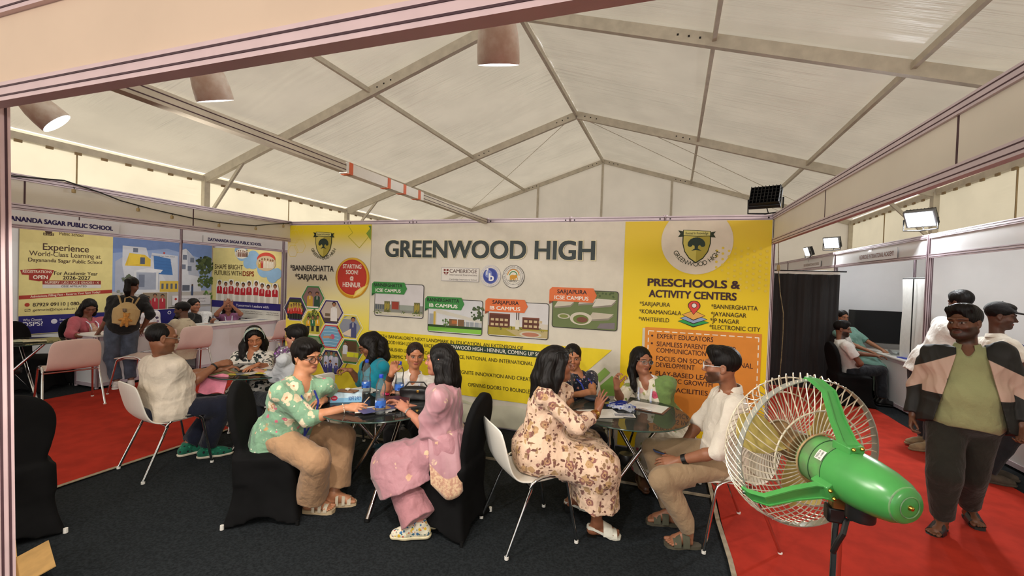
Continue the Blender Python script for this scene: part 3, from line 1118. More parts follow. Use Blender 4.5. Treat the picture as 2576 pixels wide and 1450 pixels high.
    cv.poly([(a0, b0), (a1 - t, b0), (a1, (b0 + b1) / 2), (a1 - t, b1), (a0 + .03, b1), (a0, b1 - .03)], c)
    cv.text(t1, a0 + .03 + (.06 if 'SARJ' in t1 else 0), a1 - .07 - (.04 if 'SARJ' in t1 else 0), b0 + .088, .042, '#1f1c22', .02)
    cv.text(t2, a0 + .06, a1 - .09, b0 + .022, .04, '#f0ece4', .02)
    cv.build('ribbon_sign', bn)

# running text of the middle
cv.text("NORTH BANGALORE'S NEXT LANDMARK IN EDUCATION, AN EXTENSION OF", 1.47, 3.48, .955, .04, '#2e2a18', .006)
cv.build('body_lettering', bn)
cv.text('GREENWOOD HIGH LEGACY IN EXCELLENCE.', 1.47, 2.5, .885, .04, '#2e2a18', .006)
cv.build('body_lettering', bn)
cv.rect(2.45, .882, 3.80, .955, '#2c4034')
cv.text('GREENWOOD HIGH - HENNUR, COMING UP SOON', 2.47, 3.78, .897, .042, '#e9e4d6', .012)
cv.build('body_lettering', bn)
cv.text('ESTABLISHED LEGACY OF ACADEMIC', 1.62, 2.42, .795, .04, '#2e2a18', .006)
cv.build('body_lettering', bn)
cv.text('EXCELLENCE, NATIONAL AND INTERNATIONAL', 2.44, 3.60, .785, .042, '#2e2a18', .006)
cv.build('body_lettering', bn)
cv.text('ACADEMIC TOPPERS AND ACHIEVERS', 1.62, 2.6, .71, .04, '#2e2a18', .006)
cv.build('body_lettering', bn)
cv.text('LABS THAT IGNITE INNOVATION AND CREATIVITY', 2.4, 3.72, .605, .042, '#2e2a18', .006)
cv.build('body_lettering', bn)
cv.text('OPENING DOORS TO BOUNDLESS FUTURES', 2.81, 3.85, .465, .042, '#2e2a18', .006)
cv.build('body_lettering', bn)

# right panel
cv.text('PRESCHOOLS &', 4.81, 5.665, 1.735, .075, '#3a1d26', .03)
cv.text('ACTIVITY CENTERS', 4.825, 5.64, 1.62, .072, '#3a1d26', .03)
cv.build('heading_lettering', bn)
for t, x0, x1, y in (('*SARJAPURA', 4.735, 5.035, 1.525), ('*KORAMANGALA', 4.735, 5.145, 1.445), ('*WHITEFIELD', 4.73, 5.03, 1.365), ('*BANNERGHATTA', 5.42, 5.83, 1.53), ('*JAYANAGAR', 5.42, 5.735, 1.455), ('*JP NAGAR', 5.415, 5.675, 1.39), ('*ELECTRONIC CITY', 5.41, 5.86, 1.325)):
    cv.text(t, x0, x1, y, .042, '#3a2a14', .006)
    cv.build('branch_lettering', bn)
for dz, c in ((0, '#2f9a4a'), (.032, '#8fa2c4'), (.068, '#e0a850')):
    w = .14 - dz * .55
    P = [(5.26 - w, 1.385 + dz), (5.26, 1.34 + dz), (5.26 + w, 1.385 + dz), (5.26, 1.43 + dz)]
    cv.poly([(x + (.008 if x > 5.26 else -.008 if x < 5.26 else 0), y + (.006 if y > 1.385 + dz else -.01 if y < 1.385 + dz else 0)) for x, y in P], '#2a2320'); cv.poly(P, c)
P = [(5.26, 1.462)] + [(5.262 + .052 * math.cos(math.radians(a)), 1.548 + .046 * math.sin(math.radians(a))) for a in range(-20, 201, 20)]
cv.poly([(5.262 + (x - 5.262) * 1.13, 1.53 + (y - 1.53) * 1.1) for x, y in P], '#2a1a18'); cv.poly(P, '#d5453a'); cv.disc(5.262, 1.55, .026, '#2a1a18', 20); cv.disc(5.262, 1.55, .021, '#e6dcd4', 20)
cv.build('map_pin_icon', bn)
cv.rect(4.775, .33, 4.81, 1.292, '#cdc6b4')
cv.rect(4.80, .32, 5.875, 1.305, '#d98a33')
x = 4.84
while x < 5.83:
    cv.rect(x, 1.262, min(x + .05, 5.85), 1.272, '#ece3cf', False); cv.rect(x, .385, min(x + .05, 5.85), .395, '#ece3cf', False); x += .075
y = .4
while y < 1.25:
    cv.rect(4.83, y, 4.84, y + .045, '#ece3cf', False); cv.rect(5.845, y, 5.855, y + .045, '#ece3cf', False); y += .075
for t, x1, y, b in (('EXPERT EDUCATORS', 5.45, 1.195, 1), ('SEAMLESS PARENT-TEACHER', 5.66, 1.115, 1), ('COMMUNICATION', 5.39, 1.05, 0), ('FOCUS ON SOCIAL-EMOTIONAL', 5.81, .965, 1), ('DEVELOPMENT', 5.29, .90, 0), ('PLAY-BASED LEARNING', 5.62, .81, 1), ('HOLISTIC GROWTH', 5.46, .745, 0), ('SAFE FACILITIES & HYGIENE', 5.80, .655, 1)):
    cv.text(t, 4.92, x1, y, .047, '#43201c', .01)
    if b:
        cv.disc(4.872, y + .024, .011, '#43201c', 12)
cv.build('orange_box', bn)

# ------------------------------------------------------------------ posters of the school stall on the left
ba = thing('banner', 'pale yellow admissions banner with a school building behind the left counter', 'banner', (-4.475, .7, 0))
ca = Canvas((.0, -.7, 0), (0, 1, 0), (0, 0, 1))
mb = MB().box((-.004, 0, 1.5), (.005, 3.06, 1.74), 0); mb.build('vinyl_sheet', [ink('#dcd09a')], ba, smooth=False)
ca.rect(-.83, .93, .38, 2.37, '#e2d48f')
ca.rect(-.83, .64, 1.53, .93, '#2a2670')
ca.rect(.38, .93, 2.22, 2.37, '#8fa3cc'); ca.poly([(.38, 2.37), (2.22, 2.37), (2.22, 1.95), (1.3, 2.15), (.38, 2.0)], '#6d86bb')
ca.rect(.38, .93, 2.22, 1.3, '#b7b2ad')
ca.rect(1.5, .64, 2.22, .95, '#c9c9d2')
ca.build('backing_print', ba)
BW, BG2, BG3 = '#cdd0da', '#aab0c2', '#7f88a3'
ca.poly([(.42, 1.28), (.42, 1.85), (.55, 1.95), (.92, 1.9), (.92, 1.28)], BG2)
ca.poly([(.53, 1.78), (.53, 2.15), (.92, 2.14), (.97, 1.95), (1.45, 1.95), (1.53, 1.4), (1.53, 1.28), (.62, 1.28)], BW)
ca.poly([(1.0, 1.95), (1.02, 2.05), (1.5, 2.02), (1.52, 1.28), (1.42, 1.28)], '#c3c7d3')
ca.text('Dayananda Sagar Public School', 1.02, 1.44, 1.985, .022, '#3a3a48')
ca.disc(1.24, 2.06, .02, '#b0413a', 14)
ca.poly([(.57, 1.78), (.64, 2.02), (.9, 2.0), (1.0, 1.92), (1.0, 1.78)], '#d9b63c'); ca.poly([(.62, 1.79), (.64, 2.02), (.84, 2.0), (.8, 1.82)], '#e5c545')
ca.rect(.82, 1.82, .9, 1.95, '#4f586c'); ca.rect(.7, 2.04, .78, 2.12, '#6a7388')
ca.poly([(1.05, 2.0), (1.36, 1.95), (1.41, 1.62), (1.07, 1.64)], '#3f6fae')
for z in (1.7, 1.76, 1.82, 1.88):
    ca.line([(1.06, z + .02), (1.38, z)], .004, '#33598f')
ca.poly([(.7, 1.68), (.95, 1.75), (1.22, 1.72), (1.18, 1.66)], '#dfe0e6'); ca.rect(.74, 1.3, 1.15, 1.66, '#9fa6b8'); ca.rect(.8, 1.38, .9, 1.62, '#737b90'); ca.rect(.72, 1.3, .76, 1.68, '#d6d8de'); ca.rect(1.1, 1.3, 1.14, 1.68, '#d6d8de')
ca.rect(.75, 1.24, 1.25, 1.33, '#d2d4da')
ca.rect(1.17, 1.28, 1.52, 1.5, '#d2b24a')
for q in range(4):
    ca.rect(1.2 + q * .085, 1.34, 1.24 + q * .085, 1.45, '#5a5f6c')
ca.poly([(1.55, 1.28), (1.55, 2.14), (1.66, 2.18), (1.84, 2.0), (1.95, 1.6), (2.0, 1.28)], BW); ca.poly([(1.68, 2.14), (1.84, 2.0), (1.95, 1.6), (1.72, 1.64)], BG2)
for q, z in ((1.58, 1.75), (1.7, 1.72), (1.6, 1.95), (1.75, 1.9)):
    ca.rect(q, z, q + .08, z + .1, '#6a7388')
ca.rect(1.6, 1.3, 1.75, 1.42, '#5b6170')
leafy(ca, 2.06, 1.85, .2, ['#3c4a30', '#4d5a38', '#2f3b28'], 31, 60); leafy(ca, 2.08, 1.5, .16, ['#425530', '#58683a'], 32, 40); leafy(ca, 2.14, 1.2, .1, ['#5f8a3a', '#4a7030'], 33, 24)
leafy(ca, .62, 1.55, .1, ['#6d7766', '#58634f'], 34, 22); leafy(ca, .5, 1.2, .12, ['#8a8f86', '#6f776a'], 35, 22)
ca.rect(1.78, 1.12, 1.82, 1.4, '#3c4c6e'); ca.disc(1.8, 1.42, .02, '#4a362c', 10)
ca.rect(.86, .93, 1.32, 1.28, '#e3dfdc'); ca.rect(.87, .94, 1.31, 1.27, '#8f7f6a'); little_people(ca, .9, 1.28, .94, .3, 3, '#b0323f', seed=41)
ca.rect(1.4, 1.0, 2.2, 1.2, '#d9d6da'); ca.text('Located in a green', 1.55, 2.1, 1.12, .03, '#3a3440'); ca.text('layout.', 1.9, 2.1, 1.06, .03, '#3a3440'); ca.disc(1.47, 1.13, .025, '#b8322a', 14)
ca.build('building_photo', ba)
BR = '#4a3020'
ca.text('Public School', -.36, -.05, 2.245, .055, BR, .012); ca.rect(-.56, 2.22, -.43, 2.262, BR); ca.text('D S P S', -.55, -.44, 2.229, .026, '#e2d48f', .01); ca.disc(-.495, 2.29, .045, BR, 16)
ca.text('Experience', -.56, .03, 1.985, .105, BR, .012)
ca.build('headline_lettering', ba)
ca.text('World-Class Learning at', -.72, .20, 1.885, .075, BR, .006)
ca.build('headline_lettering', ba)
ca.text('Dayananda Sagar Public School', -.73, .22, 1.79, .058, BR, .014)
ca.build('headline_lettering', ba)
ca.text('For Academic Year', -.42, .16, 1.585, .058, '#3a2a20', .016)
ca.build('headline_lettering', ba)
ca.text('2026-2027', -.31, .06, 1.51, .06, '#3a2a20', .02)
ca.build('headline_lettering', ba)
ca.poly([(-.82, 1.65), (-.80, 1.58), (-.72, 1.575), (-.72, 1.5), (-.6, 1.475), (-.48, 1.5), (-.45, 1.58), (-.42, 1.66), (-.6, 1.68)], '#9f2f25')
ca.text('REGISTRATIONS', -.79, -.45, 1.61, .042, '#ecdcc8', .016); ca.text('OPEN', -.67, -.5, 1.515, .055, '#f0e4d4', .026)
ca.rect(-.56, 1.425, .21, 1.492, '#8f2a22'); ca.text('NURSERY | LKG | UKG | GRADES I - X', -.53, .18, 1.442, .036, '#eadbc6', .014)
ca.rect(-.56, 1.365, .21, 1.425, '#d8d4cf'); ca.text('CBSE AFFILIATED', -.33, .01, 1.38, .032, '#3a3430', .008)
ca.poly([(-.83, 1.19), (.38, 1.275), (.38, 1.335), (-.83, 1.25)], '#a8382b')
ca.text('Admissions Filling Fast - Reserve Your Spot Today!', -.7, .2, 1.215, .034, '#ecdcc8', .014, slope=.07)
ca.build('red_sign', ba)
ca.disc(-.735, 1.105, .03, '#b03a2a', 16)
ca.text('87929 09110 | 080-4', -.67, -.03, 1.075, .055, '#3a2a20', .018)
ca.build('contact_lettering', ba)
ca.text('getmein@dsps.edu.in | ', -.67, -.12, 1.0, .038, '#4a3a2c', .008)
ca.build('contact_lettering', ba)
ca.line([(-.76, 1.0), (-.7, 1.0), (-.7, 1.035), (-.76, 1.035), (-.76, 1.0), (-.73, 1.018), (-.7, 1.035)], .005, '#4a3a2c')
ca.text('Why Choose', -.78, -.56, .845, .04, '#d9d6e4', .008)
ca.build('contact_lettering', ba)
ca.text('DSPS?', -.78, -.55, .765, .065, '#e6e4ee', .016)
ca.build('contact_lettering', ba)
ca.disc(-.41, .82, .04, '#d9d6e4', 18)
ca.text('Innovation', -.34, -.08, .825, .034, '#d9d6e4', .006)
ca.build('contact_lettering', ba)
ca.text('with Science', -.34, -.06, .775, .034, '#d9d6e4', .006)
ca.build('contact_lettering', ba)
ca.disc(1.36, .86, .035, '#d9d6e4', 18)
ca.disc(1.36, .86, .022, '#2a2670', 14)
ca.build('contact_lettering', ba)

bb = thing('banner', 'yellow banner with a row of red-shirted school children printed on it', 'banner', (-3.5, 2.245, 0))
cb = Canvas((3.5, 0, 0), (1, 0, 0), (0, 0, 1))
mb = MB().box((0, .006, 1.5), (1.98, .005, 1.5), 0); mb.build('vinyl_sheet', [ink('#e2d48f')], bb, smooth=False)
cb.rect(-4.48, .94, -2.51, 1.09, '#2d2672'); cb.rect(-4.48, .75, -2.51, .94, '#d8d6cf')
for x, y, r in ((-3.62, 2.14, .17), (-3.3, 2.0, .2), (-3.45, 1.93, .12), (-2.98, 1.83, .2), (-2.75, 1.68, .16), (-2.62, 1.72, .12), (-3.75, 2.2, .08)):
    cb.disc(x, y, r, '#8fb4d4', 26)
cb.build('backing_print', bb)
cb.disc(-3.62, 2.13, .2, '#e8e2d4', 26, .11); little_people(cb, -3.8, -3.44, 2.06, .14, 6, ['#cfc6b4', '#6a5a4c', '#8f6a5a'], seed=51)
cb.disc(-2.93, 2.02, .25, '#c84a3a', 26, .14); cb.disc(-2.93, 1.93, .27, '#cbb592', 30, .16); little_people(cb, -3.15, -2.7, 1.83, .2, 6, ['#d8cdb8', '#b8443a', '#c9a23a'], seed=52)
cb.build('photo_cluster', bb)
cb.text('SHAPE BRIGHT', -4.41, -3.58, 1.785, .1, '#463620', .004)
cb.build('headline_lettering', bb)
cb.text('FUTURES WITH', -4.41, -3.62, 1.65, .1, '#463620', .004)
cb.build('headline_lettering', bb)
cb.text('DSPS', -3.58, -3.26, 1.65, .1, '#8a3a1c', .02)
cb.build('headline_lettering', bb)
cb.text("Tomorrow's Leaders with:", -3.75, -2.82, .985, .05, '#dcd8ea', .014)
cb.build('headline_lettering', bb)
for x in (-4.3, -3.7, -3.35, -2.9):
    cb.text('* Play Way Focus on', x, x + .33, .885, .02, '#5a5048', 0); cb.text('Academics & Activities', x, x + .35, .845, .02, '#5a5048', 0)
cb.build('headline_lettering', bb)
little_people(cb, -4.34, -2.58, 1.09, .46, 10, '#b3222c', seed=61, legs='#cfc8bd', outline='#e9e4da')
cb.build('children_photo', bb)
bp = thing('banner', 'narrow brown and purple poster glimpsed beside the banner of red-shirted children', 'banner', (-4.47, 3.3, 0))
cp = Canvas((0, -3.3, 0), (0, 1, 0), (0, 0, 1))
MB().box((0, 0, 1.5), (.006, 1.6, 1.6), 0).build('vinyl_sheet', [ink('#8a4a35')], bp, smooth=False)
cp.z = .005
cp.rect(2.5, 2.0, 4.1, 2.3, '#c98a58'); cp.rect(2.5, 1.5, 4.1, 1.75, '#4a3a6a'); cp.rect(2.5, .9, 4.1, 1.2, '#3a2a4a'); cp.rect(2.5, 1.2, 4.1, 1.5, '#d8cfc4')
cp.build('artwork', bp)


# name boards on the header beams
def name_board(label, y0, y1, x, t, h, c, z=2.27, face=1, back=False, pad=.08):
    r = thing('name_board', label, 'sign', (x, (y0 + y1) / 2, 0))
    L = y1 - y0
    MB().box((0, 0, z + h / 2), (.004, L + 2 * pad, h * 2.4), 0).build('board', [PANELW], r, smooth=False)
    c2 = Canvas((0, 0, 0), (0, face, 0), (0, 0, 1), z0=.003)
    c2.text(t, -L / 2, L / 2, z, h, c, .045)
    c2.build('lettering', r)
    return r


name_board('white name board with blue school name over the yellow admissions banner', -1.88, -.72, -2.478, 'DAYANANDA SAGAR PUBLIC SCHOOL', .055, '#2a2058', 2.262)
name_board('white name board with blue school name over the children banner', .66, 1.72, -2.478, 'DAYANANDA SAGAR PUBLIC SCHOOL', .05, '#2a2058', 2.257)
name_board('white name board with faded brown academy name on the white booth', 2.49, 3.54, 7.945, 'REDBRIDGE INTERNATIONAL ACADEMY', .06, '#8a6a62', 2.262, face=-1)
name_board('white name board with pale lettering above the black curtain', 5.36, 6.3, 7.945, 'R.N INTERNATIONAL SCHOOL', .05, '#a89a92', 2.262, face=-1)
# ------------------------------------------------------------------ implicit shapes -> one continuous surface
class Field:
    def __init__(s, lo, hi, h):
        s.h = h
        s.lo = np.array(lo, float)
        s.n = np.ceil((np.array(hi, float) - s.lo) / h).astype(int) + 1
        s.ax = [(s.lo[i] + h * np.arange(s.n[i])).astype(np.float32) for i in range(3)]
        s.D = np.full(s.n, .2, np.float32)

    def sub(s, lo, hi):
        a = np.clip(np.floor((np.asarray(lo) - s.lo) / s.h).astype(int), 0, s.n)
        b = np.clip(np.ceil((np.asarray(hi) - s.lo) / s.h).astype(int) + 1, 0, s.n)
        if (b <= a).any():
            return None
        sl = tuple(slice(p, q) for p, q in zip(a, b))
        X = s.ax[0][sl[0]][:, None, None]; Y = s.ax[1][sl[1]][None, :, None]; Z = s.ax[2][sl[2]][None, None, :]
        return sl, X, Y, Z

    def put(s, sl, d, k, op):
        A = s.D[sl]
        if op == 'u':
            if k > 0:
                h = np.maximum(k - np.abs(A - d), 0) / k
                s.D[sl] = np.minimum(A, d) - h * h * k * .25
            else:
                s.D[sl] = np.minimum(A, d)
        elif op == 'c':
            d = -d
            if k > 0:
                h = np.maximum(k - np.abs(A - d), 0) / k
                s.D[sl] = np.maximum(A, d) + h * h * k * .25
            else:
                s.D[sl] = np.maximum(A, d)

    def cone(s, a, b, ra, rb, k=.01, op='u', flat=False):
        """tapered limb from a to b; flat: cut square at b (a cuff or a hem)"""
        a, b = np.asarray(a, float), np.asarray(b, float)
        r = max(ra, rb) + k + 2.5 * s.h
        q = s.sub(np.minimum(a, b) - r, np.maximum(a, b) + r)
        if q is None: return
        sl, X, Y, Z = q
        ab = b - a; L2 = float(ab @ ab) + 1e-12
        px, py, pz = X - a[0], Y - a[1], Z - a[2]
        t0 = (px * ab[0] + py * ab[1] + pz * ab[2]) / L2
        t = np.clip(t0, 0, 1)
        d = np.sqrt((px - t * ab[0]) ** 2 + (py - t * ab[1]) ** 2 + (pz - t * ab[2]) ** 2) - (ra + (rb - ra) * t)
        if flat:
            d = np.maximum(d, (t0 - 1) * math.sqrt(L2))
        s.put(sl, d, k, op)

    def ell(s, c, r, R=None, k=.02, op='u'):
        """ellipsoid; rows of R are its axes"""
        c, r = np.asarray(c, float), np.asarray(r, float)
        R = np.eye(3) if R is None else np.asarray(R)
        e = np.sqrt(((R * r[:, None]) ** 2).sum(0)) + k + 2.5 * s.h
        q = s.sub(c - e, c + e)
        if q is None: return
        sl, X, Y, Z = q
        px, py, pz = X - c[0], Y - c[1], Z - c[2]
        k0 = 0; k1 = 0
        for i in range(3):
            u = px * R[i, 0] + py * R[i, 1] + pz * R[i, 2]
            k0 = k0 + (u / r[i]) ** 2
            k1 = k1 + (u / r[i] ** 2) ** 2
        k0 = np.sqrt(k0); k1 = np.sqrt(k1)
        s.put(sl, k0 * (k0 - 1) / np.maximum(k1, 1e-6), k, op)

    def loft(s, a, b, r0, r1, xd, k=.02, op='u', caps=True):
        """elliptical section (rx along xd, ry across) running from a to b, ends cut square"""
        a, b = np.asarray(a, float), np.asarray(b, float)
        u = b - a; L = np.linalg.norm(u); u /= L
        x = np.asarray(xd, float); x = x - u * (x @ u); x /= np.linalg.norm(x)
        y = np.cross(u, x)
        r = max(*r0, *r1) + k + 2.5 * s.h
        q = s.sub(np.minimum(a, b) - r, np.maximum(a, b) + r)
        if q is None: return
        sl, X, Y, Z = q
        px, py, pz = X - a[0], Y - a[1], Z - a[2]
        t0 = (px * u[0] + py * u[1] + pz * u[2])
        t = np.clip(t0 / L, 0, 1)
        rx = r0[0] + (r1[0] - r0[0]) * t; ry = r0[1] + (r1[1] - r0[1]) * t
        e = np.sqrt(((px * x[0] + py * x[1] + pz * x[2]) / rx) ** 2 + ((px * y[0] + py * y[1] + pz * y[2]) / ry) ** 2)
        d = (e - 1) * np.minimum(rx, ry)
        d = np.maximum(d, np.maximum(-t0, t0 - L))
        s.put(sl, d, k, op)

    def plane(s, p, n):
        """keep what lies behind the plane (against n)"""
        p, n = np.asarray(p, float), np.asarray(n, float)
        d = (s.ax[0][:, None, None] - p[0]) * n[0] + (s.ax[1][None, :, None] - p[1]) * n[1] + (s.ax[2][None, None, :] - p[2]) * n[2]
        s.D = np.maximum(s.D, d.astype(np.float32))

    def wrinkle(s, amp, freq, seed=0, stretch=(1, 1, 1)):
        """folds: a few crossing waves, only near the surface"""
        I = np.nonzero(np.abs(s.D) < amp * 3 + 2 * s.h)
        P = np.stack([s.ax[i][I[i]] * stretch[i] for i in range(3)], 1)
        rnd = np.random.RandomState(seed)
        w = np.zeros(len(P), np.float32)
        ph = np.zeros(len(P), np.float32)
        for k in range(3):
            d = rnd.normal(size=3); d /= np.linalg.norm(d)
            ph += 1.3 * np.sin(P @ (d * freq * .4) + rnd.uniform(0, 6)).astype(np.float32)
        for k in range(6):
            d = rnd.normal(size=3); d /= np.linalg.norm(d)
            q = P @ (d * freq * (.5, .7, 1., 1.3, 1.9, 2.6)[k]) + ph + rnd.uniform(0, 6)
            w += ((1 - 2 * np.abs(np.sin(q * .5)) ** .8) * (1, .9, .8, .6, .4, .3)[k]).astype(np.float32)
        s.D[I] -= amp * .55 * (w + .6)

    def mesh(s):
        D = s.D
        D = D.copy()
        D[0] = D[-1] = .05; D[:, 0] = D[:, -1] = .05; D[:, :, 0] = D[:, :, -1] = .05
        S = D < 0
        cnt = np.zeros(tuple(s.n - 1), np.uint8)
        C = [(i, j, k) for i in (0, 1) for j in (0, 1) for k in (0, 1)]
        nx, ny, nz = s.n
        for i, j, k in C:
            cnt += S[i:nx - 1 + i, j:ny - 1 + j, k:nz - 1 + k]
        act = (cnt > 0) & (cnt < 8)
        I = np.argwhere(act)
        if not len(I):
            return np.zeros((0, 3)), np.zeros((0, 4), int)
        val = np.stack([D[I[:, 0] + i, I[:, 1] + j, I[:, 2] + k] for i, j, k in C], 1)
        acc = np.zeros((len(I), 3)); num = np.zeros(len(I))
        for a in range(8):
            for b in range(a + 1, 8):
                ca_, cb_ = np.array(C[a]), np.array(C[b])
                if np.abs(ca_ - cb_).sum() != 1: continue
                m = (val[:, a] < 0) != (val[:, b] < 0)
                t = val[m, a] / (val[m, a] - val[m, b])
                acc[m] += ca_ + (cb_ - ca_) * t[:, None]
                num[m] += 1
        V = s.lo + s.h * (I + acc / num[:, None])
        idx = np.full(act.shape, -1, np.int64)
        idx[act] = np.arange(len(I))
        Q = []
        for ax in range(3):
            o1, o2 = [(1, 2), (2, 0), (0, 1)][ax]
            sl0 = [slice(1, -1)] * 3; sl0[ax] = slice(0, -1)
            sl1 = list(sl0); sl1[ax] = slice(1, None)
            A, B = S[tuple(sl0)], S[tuple(sl1)]
            E = np.argwhere(A != B)
            if not len(E): continue
            ins = A[tuple(E.T)]
            off = np.ones(3, int); off[ax] = 0
            E = E + off
            def cell(d1, d2):
                c = E.copy(); c[:, o1] -= d1; c[:, o2] -= d2
                return idx[tuple(c.T)]
            q = np.stack([cell(1, 1), cell(0, 1), cell(0, 0), cell(1, 0)], 1)
            q[~ins] = q[~ins][:, ::-1]
            Q.append(q)
        return V, np.concatenate(Q)

    def build(s, name, mats, parent, relax=1, attr=None, shift=None):
        V, F = s.mesh()
        for _ in range(relax):
            A = np.zeros_like(V); n = np.zeros(len(V))
            for a, b in ((0, 1), (1, 2), (2, 3), (3, 0)):
                np.add.at(A, F[:, a], V[F[:, b]]); np.add.at(n, F[:, a], 1)
                np.add.at(A, F[:, b], V[F[:, a]]); np.add.at(n, F[:, b], 1)
            V = V * .45 + A / n[:, None] * .55
        at = {k: f(V) for k, f in (attr or {}).items()}
        if shift is not None:
            V = V - np.asarray(shift)
        return mesh_np(name, V, F, mats if isinstance(mats, (list, tuple)) else [mats], parent, True, attr=at)


# ------------------------------------------------------------------ chairs
SHELL = mat('white_shell', '#e0dcd2', rough=.4, var=.05, scale=4)
SHELL_P = mat('pale_pink_shell', '#e2cbc1', rough=.4, var=.06, scale=4)
SPANDEX = mat('black_stretch_cover', '#0f0f10', rough=.85, var=.3, scale=6, spec=.15, sheen=.0, bmp=.05, bscale=400)


def shell_chair(label, loc, rz, shellmat, group):
    """moulded seat-and-back shell on two arched chrome side frames; faces +x before turning"""
    t = thing('shell_chair', label, 'chair', loc, rz, group)
    prof = [(-.285, .80), (-.275, .74), (-.255, .66), (-.235, .58), (-.215, .52), (-.185, .475), (-.14, .448), (-.06, .44), (.05, .445), (.14, .455), (.20, .455), (.225, .445)]
    G = []
    n = 13
    for i, (f, z) in enumerate(prof):
        q = i / (len(prof) - 1)
        w = .205 + .012 * math.sin(q * 3.1)
        if i == 0: w = .175
        if i == 1: w = .20
        row = []
        for j in range(n):
            y = (j / (n - 1) * 2 - 1)
            dish = .018 * (1 - y * y)
            if i <= 6:
                row.append((f - dish, y * w, z - (.02 * abs(y) ** 3 if i == 0 else 0)))
            else:
                row.append((f, y * w, z - dish * .6))
        G.append(row)
    mb = MB().sheet(G, .014)
    o = mb.build('shell', shellmat, t, angle=1.2)
    sb = o.modifiers.new('s', 'SUBSURF'); sb.levels = 1; sb.render_levels = 1
    for s in (-1, 1):
        y = s * .225
        pts = [(-.25, y * 1.1, .012), (-.13, y * 1.03, .30), (-.085, y, .405)]
        for k in range(9):
            a = math.pi - math.pi * k / 8
            pts.append((.045 + .135 * math.cos(a), y, .41 + .065 * math.sin(a)))
        pts += [(.20, y * 1.02, .30), (.255, y * 1.08, .012)]
        MB().tube(pts, .0105, 10).build('leg_frame', CHROME, t, angle=1.2)
        for p in (pts[0], pts[-1]):
            MB().lathe([(.014, 0), (.014, .018)], 10, 0, (p[0], p[1], 0)).build('foot_cap', WHITEP, t)
    MB().tube([(-.08, -.225, .41), (-.08, .225, .41)], .009, 8).tube([(.16, -.225, .425), (.16, .225, .425)], .009, 8).build('cross_bar', CHROME, t, angle=1.2)
    return t


def covered_chair(label, loc, rz, group, scale=1):
    """banquet chair in a stretch cover: oval back, four pulled-out feet; faces +x before turning"""
    t = thing('covered_chair', label, 'chair', loc, rz, group)
    f = Field((-.45, -.36, -.02), (.38, .36, 1.02), .011)
    X, Y, Z = f.ax[0][:, None, None], f.ax[1][None, :, None], f.ax[2][None, None, :]
    # skirt: square section, waisted, feet pulled out
    z = np.clip(Z, 0, .46)
    hw = .205 + .05 * np.clip((.30 - z) / .30, 0, 1) ** 1.8
    cx = -.01
    d = np.maximum(np.abs(X - cx) - hw, np.abs(Y) - hw)
    rr = .05
    q = np.sqrt(np.maximum(np.abs(X - cx) - hw + rr, 0) ** 2 + np.maximum(np.abs(Y) - hw + rr, 0) ** 2) - rr
    d = np.maximum(np.maximum(d, q), np.maximum(Z - .455, -Z))
    # concave sides between the feet
    side = np.minimum(np.abs(X - cx), np.abs(Y)) / .25
    d = d + .022 * np.clip(1 - side ** 2, 0, 1) * np.clip((.40 - z) / .4, 0, 1)
    f.D = np.minimum(f.D, d.astype(np.float32))
    # back
    zb = np.clip(Z, .30, .96)
    wb = np.where(zb < .52, .215 - .035 * np.sin((zb - .30) / .22 * math.pi / 2), .18 + .03 * np.sin(np.clip((zb - .52) / .22, 0, 1) * math.pi / 2))
    wb = wb * np.sqrt(np.clip(1 - (np.clip(zb - .72, 0, 1) / .235) ** 2.3, 0, 1))
    tb = -.175 - .17 * (zb - .42)
    dx, dy = np.abs(X - tb) - .026, np.abs(Y) - np.maximum(wb - .02, 0)
    db = np.sqrt(np.maximum(dx + .02, 0) ** 2 + np.maximum(dy + .02, 0) ** 2) - .022 + np.minimum(np.maximum(dx, dy) + .02, 0)
    db = np.maximum(np.maximum(db, Z - .96), .30 - Z).astype(np.float32) * .9
    hk = np.maximum(.06 - np.abs(f.D - db), 0) / .06
    f.D = np.minimum(f.D, db) - hk * hk * .06 * .25
    f.ell((.0, 0, .44), (.21, .2, .05), k=.05)
    # arched hems
    for ax in (0, 1):
        for r in (.17,):
            if ax == 0:
                e = np.sqrt((X - cx) ** 2 + ((Z + .115) * 1.0) ** 2) - r + 0 * Y
            else:
                e = np.sqrt(Y ** 2 + ((Z + .115)) ** 2) - r + 0 * X
            f.D = np.maximum(f.D, -e.astype(np.float32))
    f.build('cover', SPANDEX, t, relax=3)
    for sx in (-1, 1):
        for sy in (-1, 1):
            MB().lathe([(.013, 0), (.012, .03)], 8, 0, (cx + sx * .236, sy * .236, 0)).build('leg_tip', WHITEP if (sx, sy) == (-1, -1) else BLACKP, t)
    if scale != 1: t.scale = (scale,) * 3
    return t


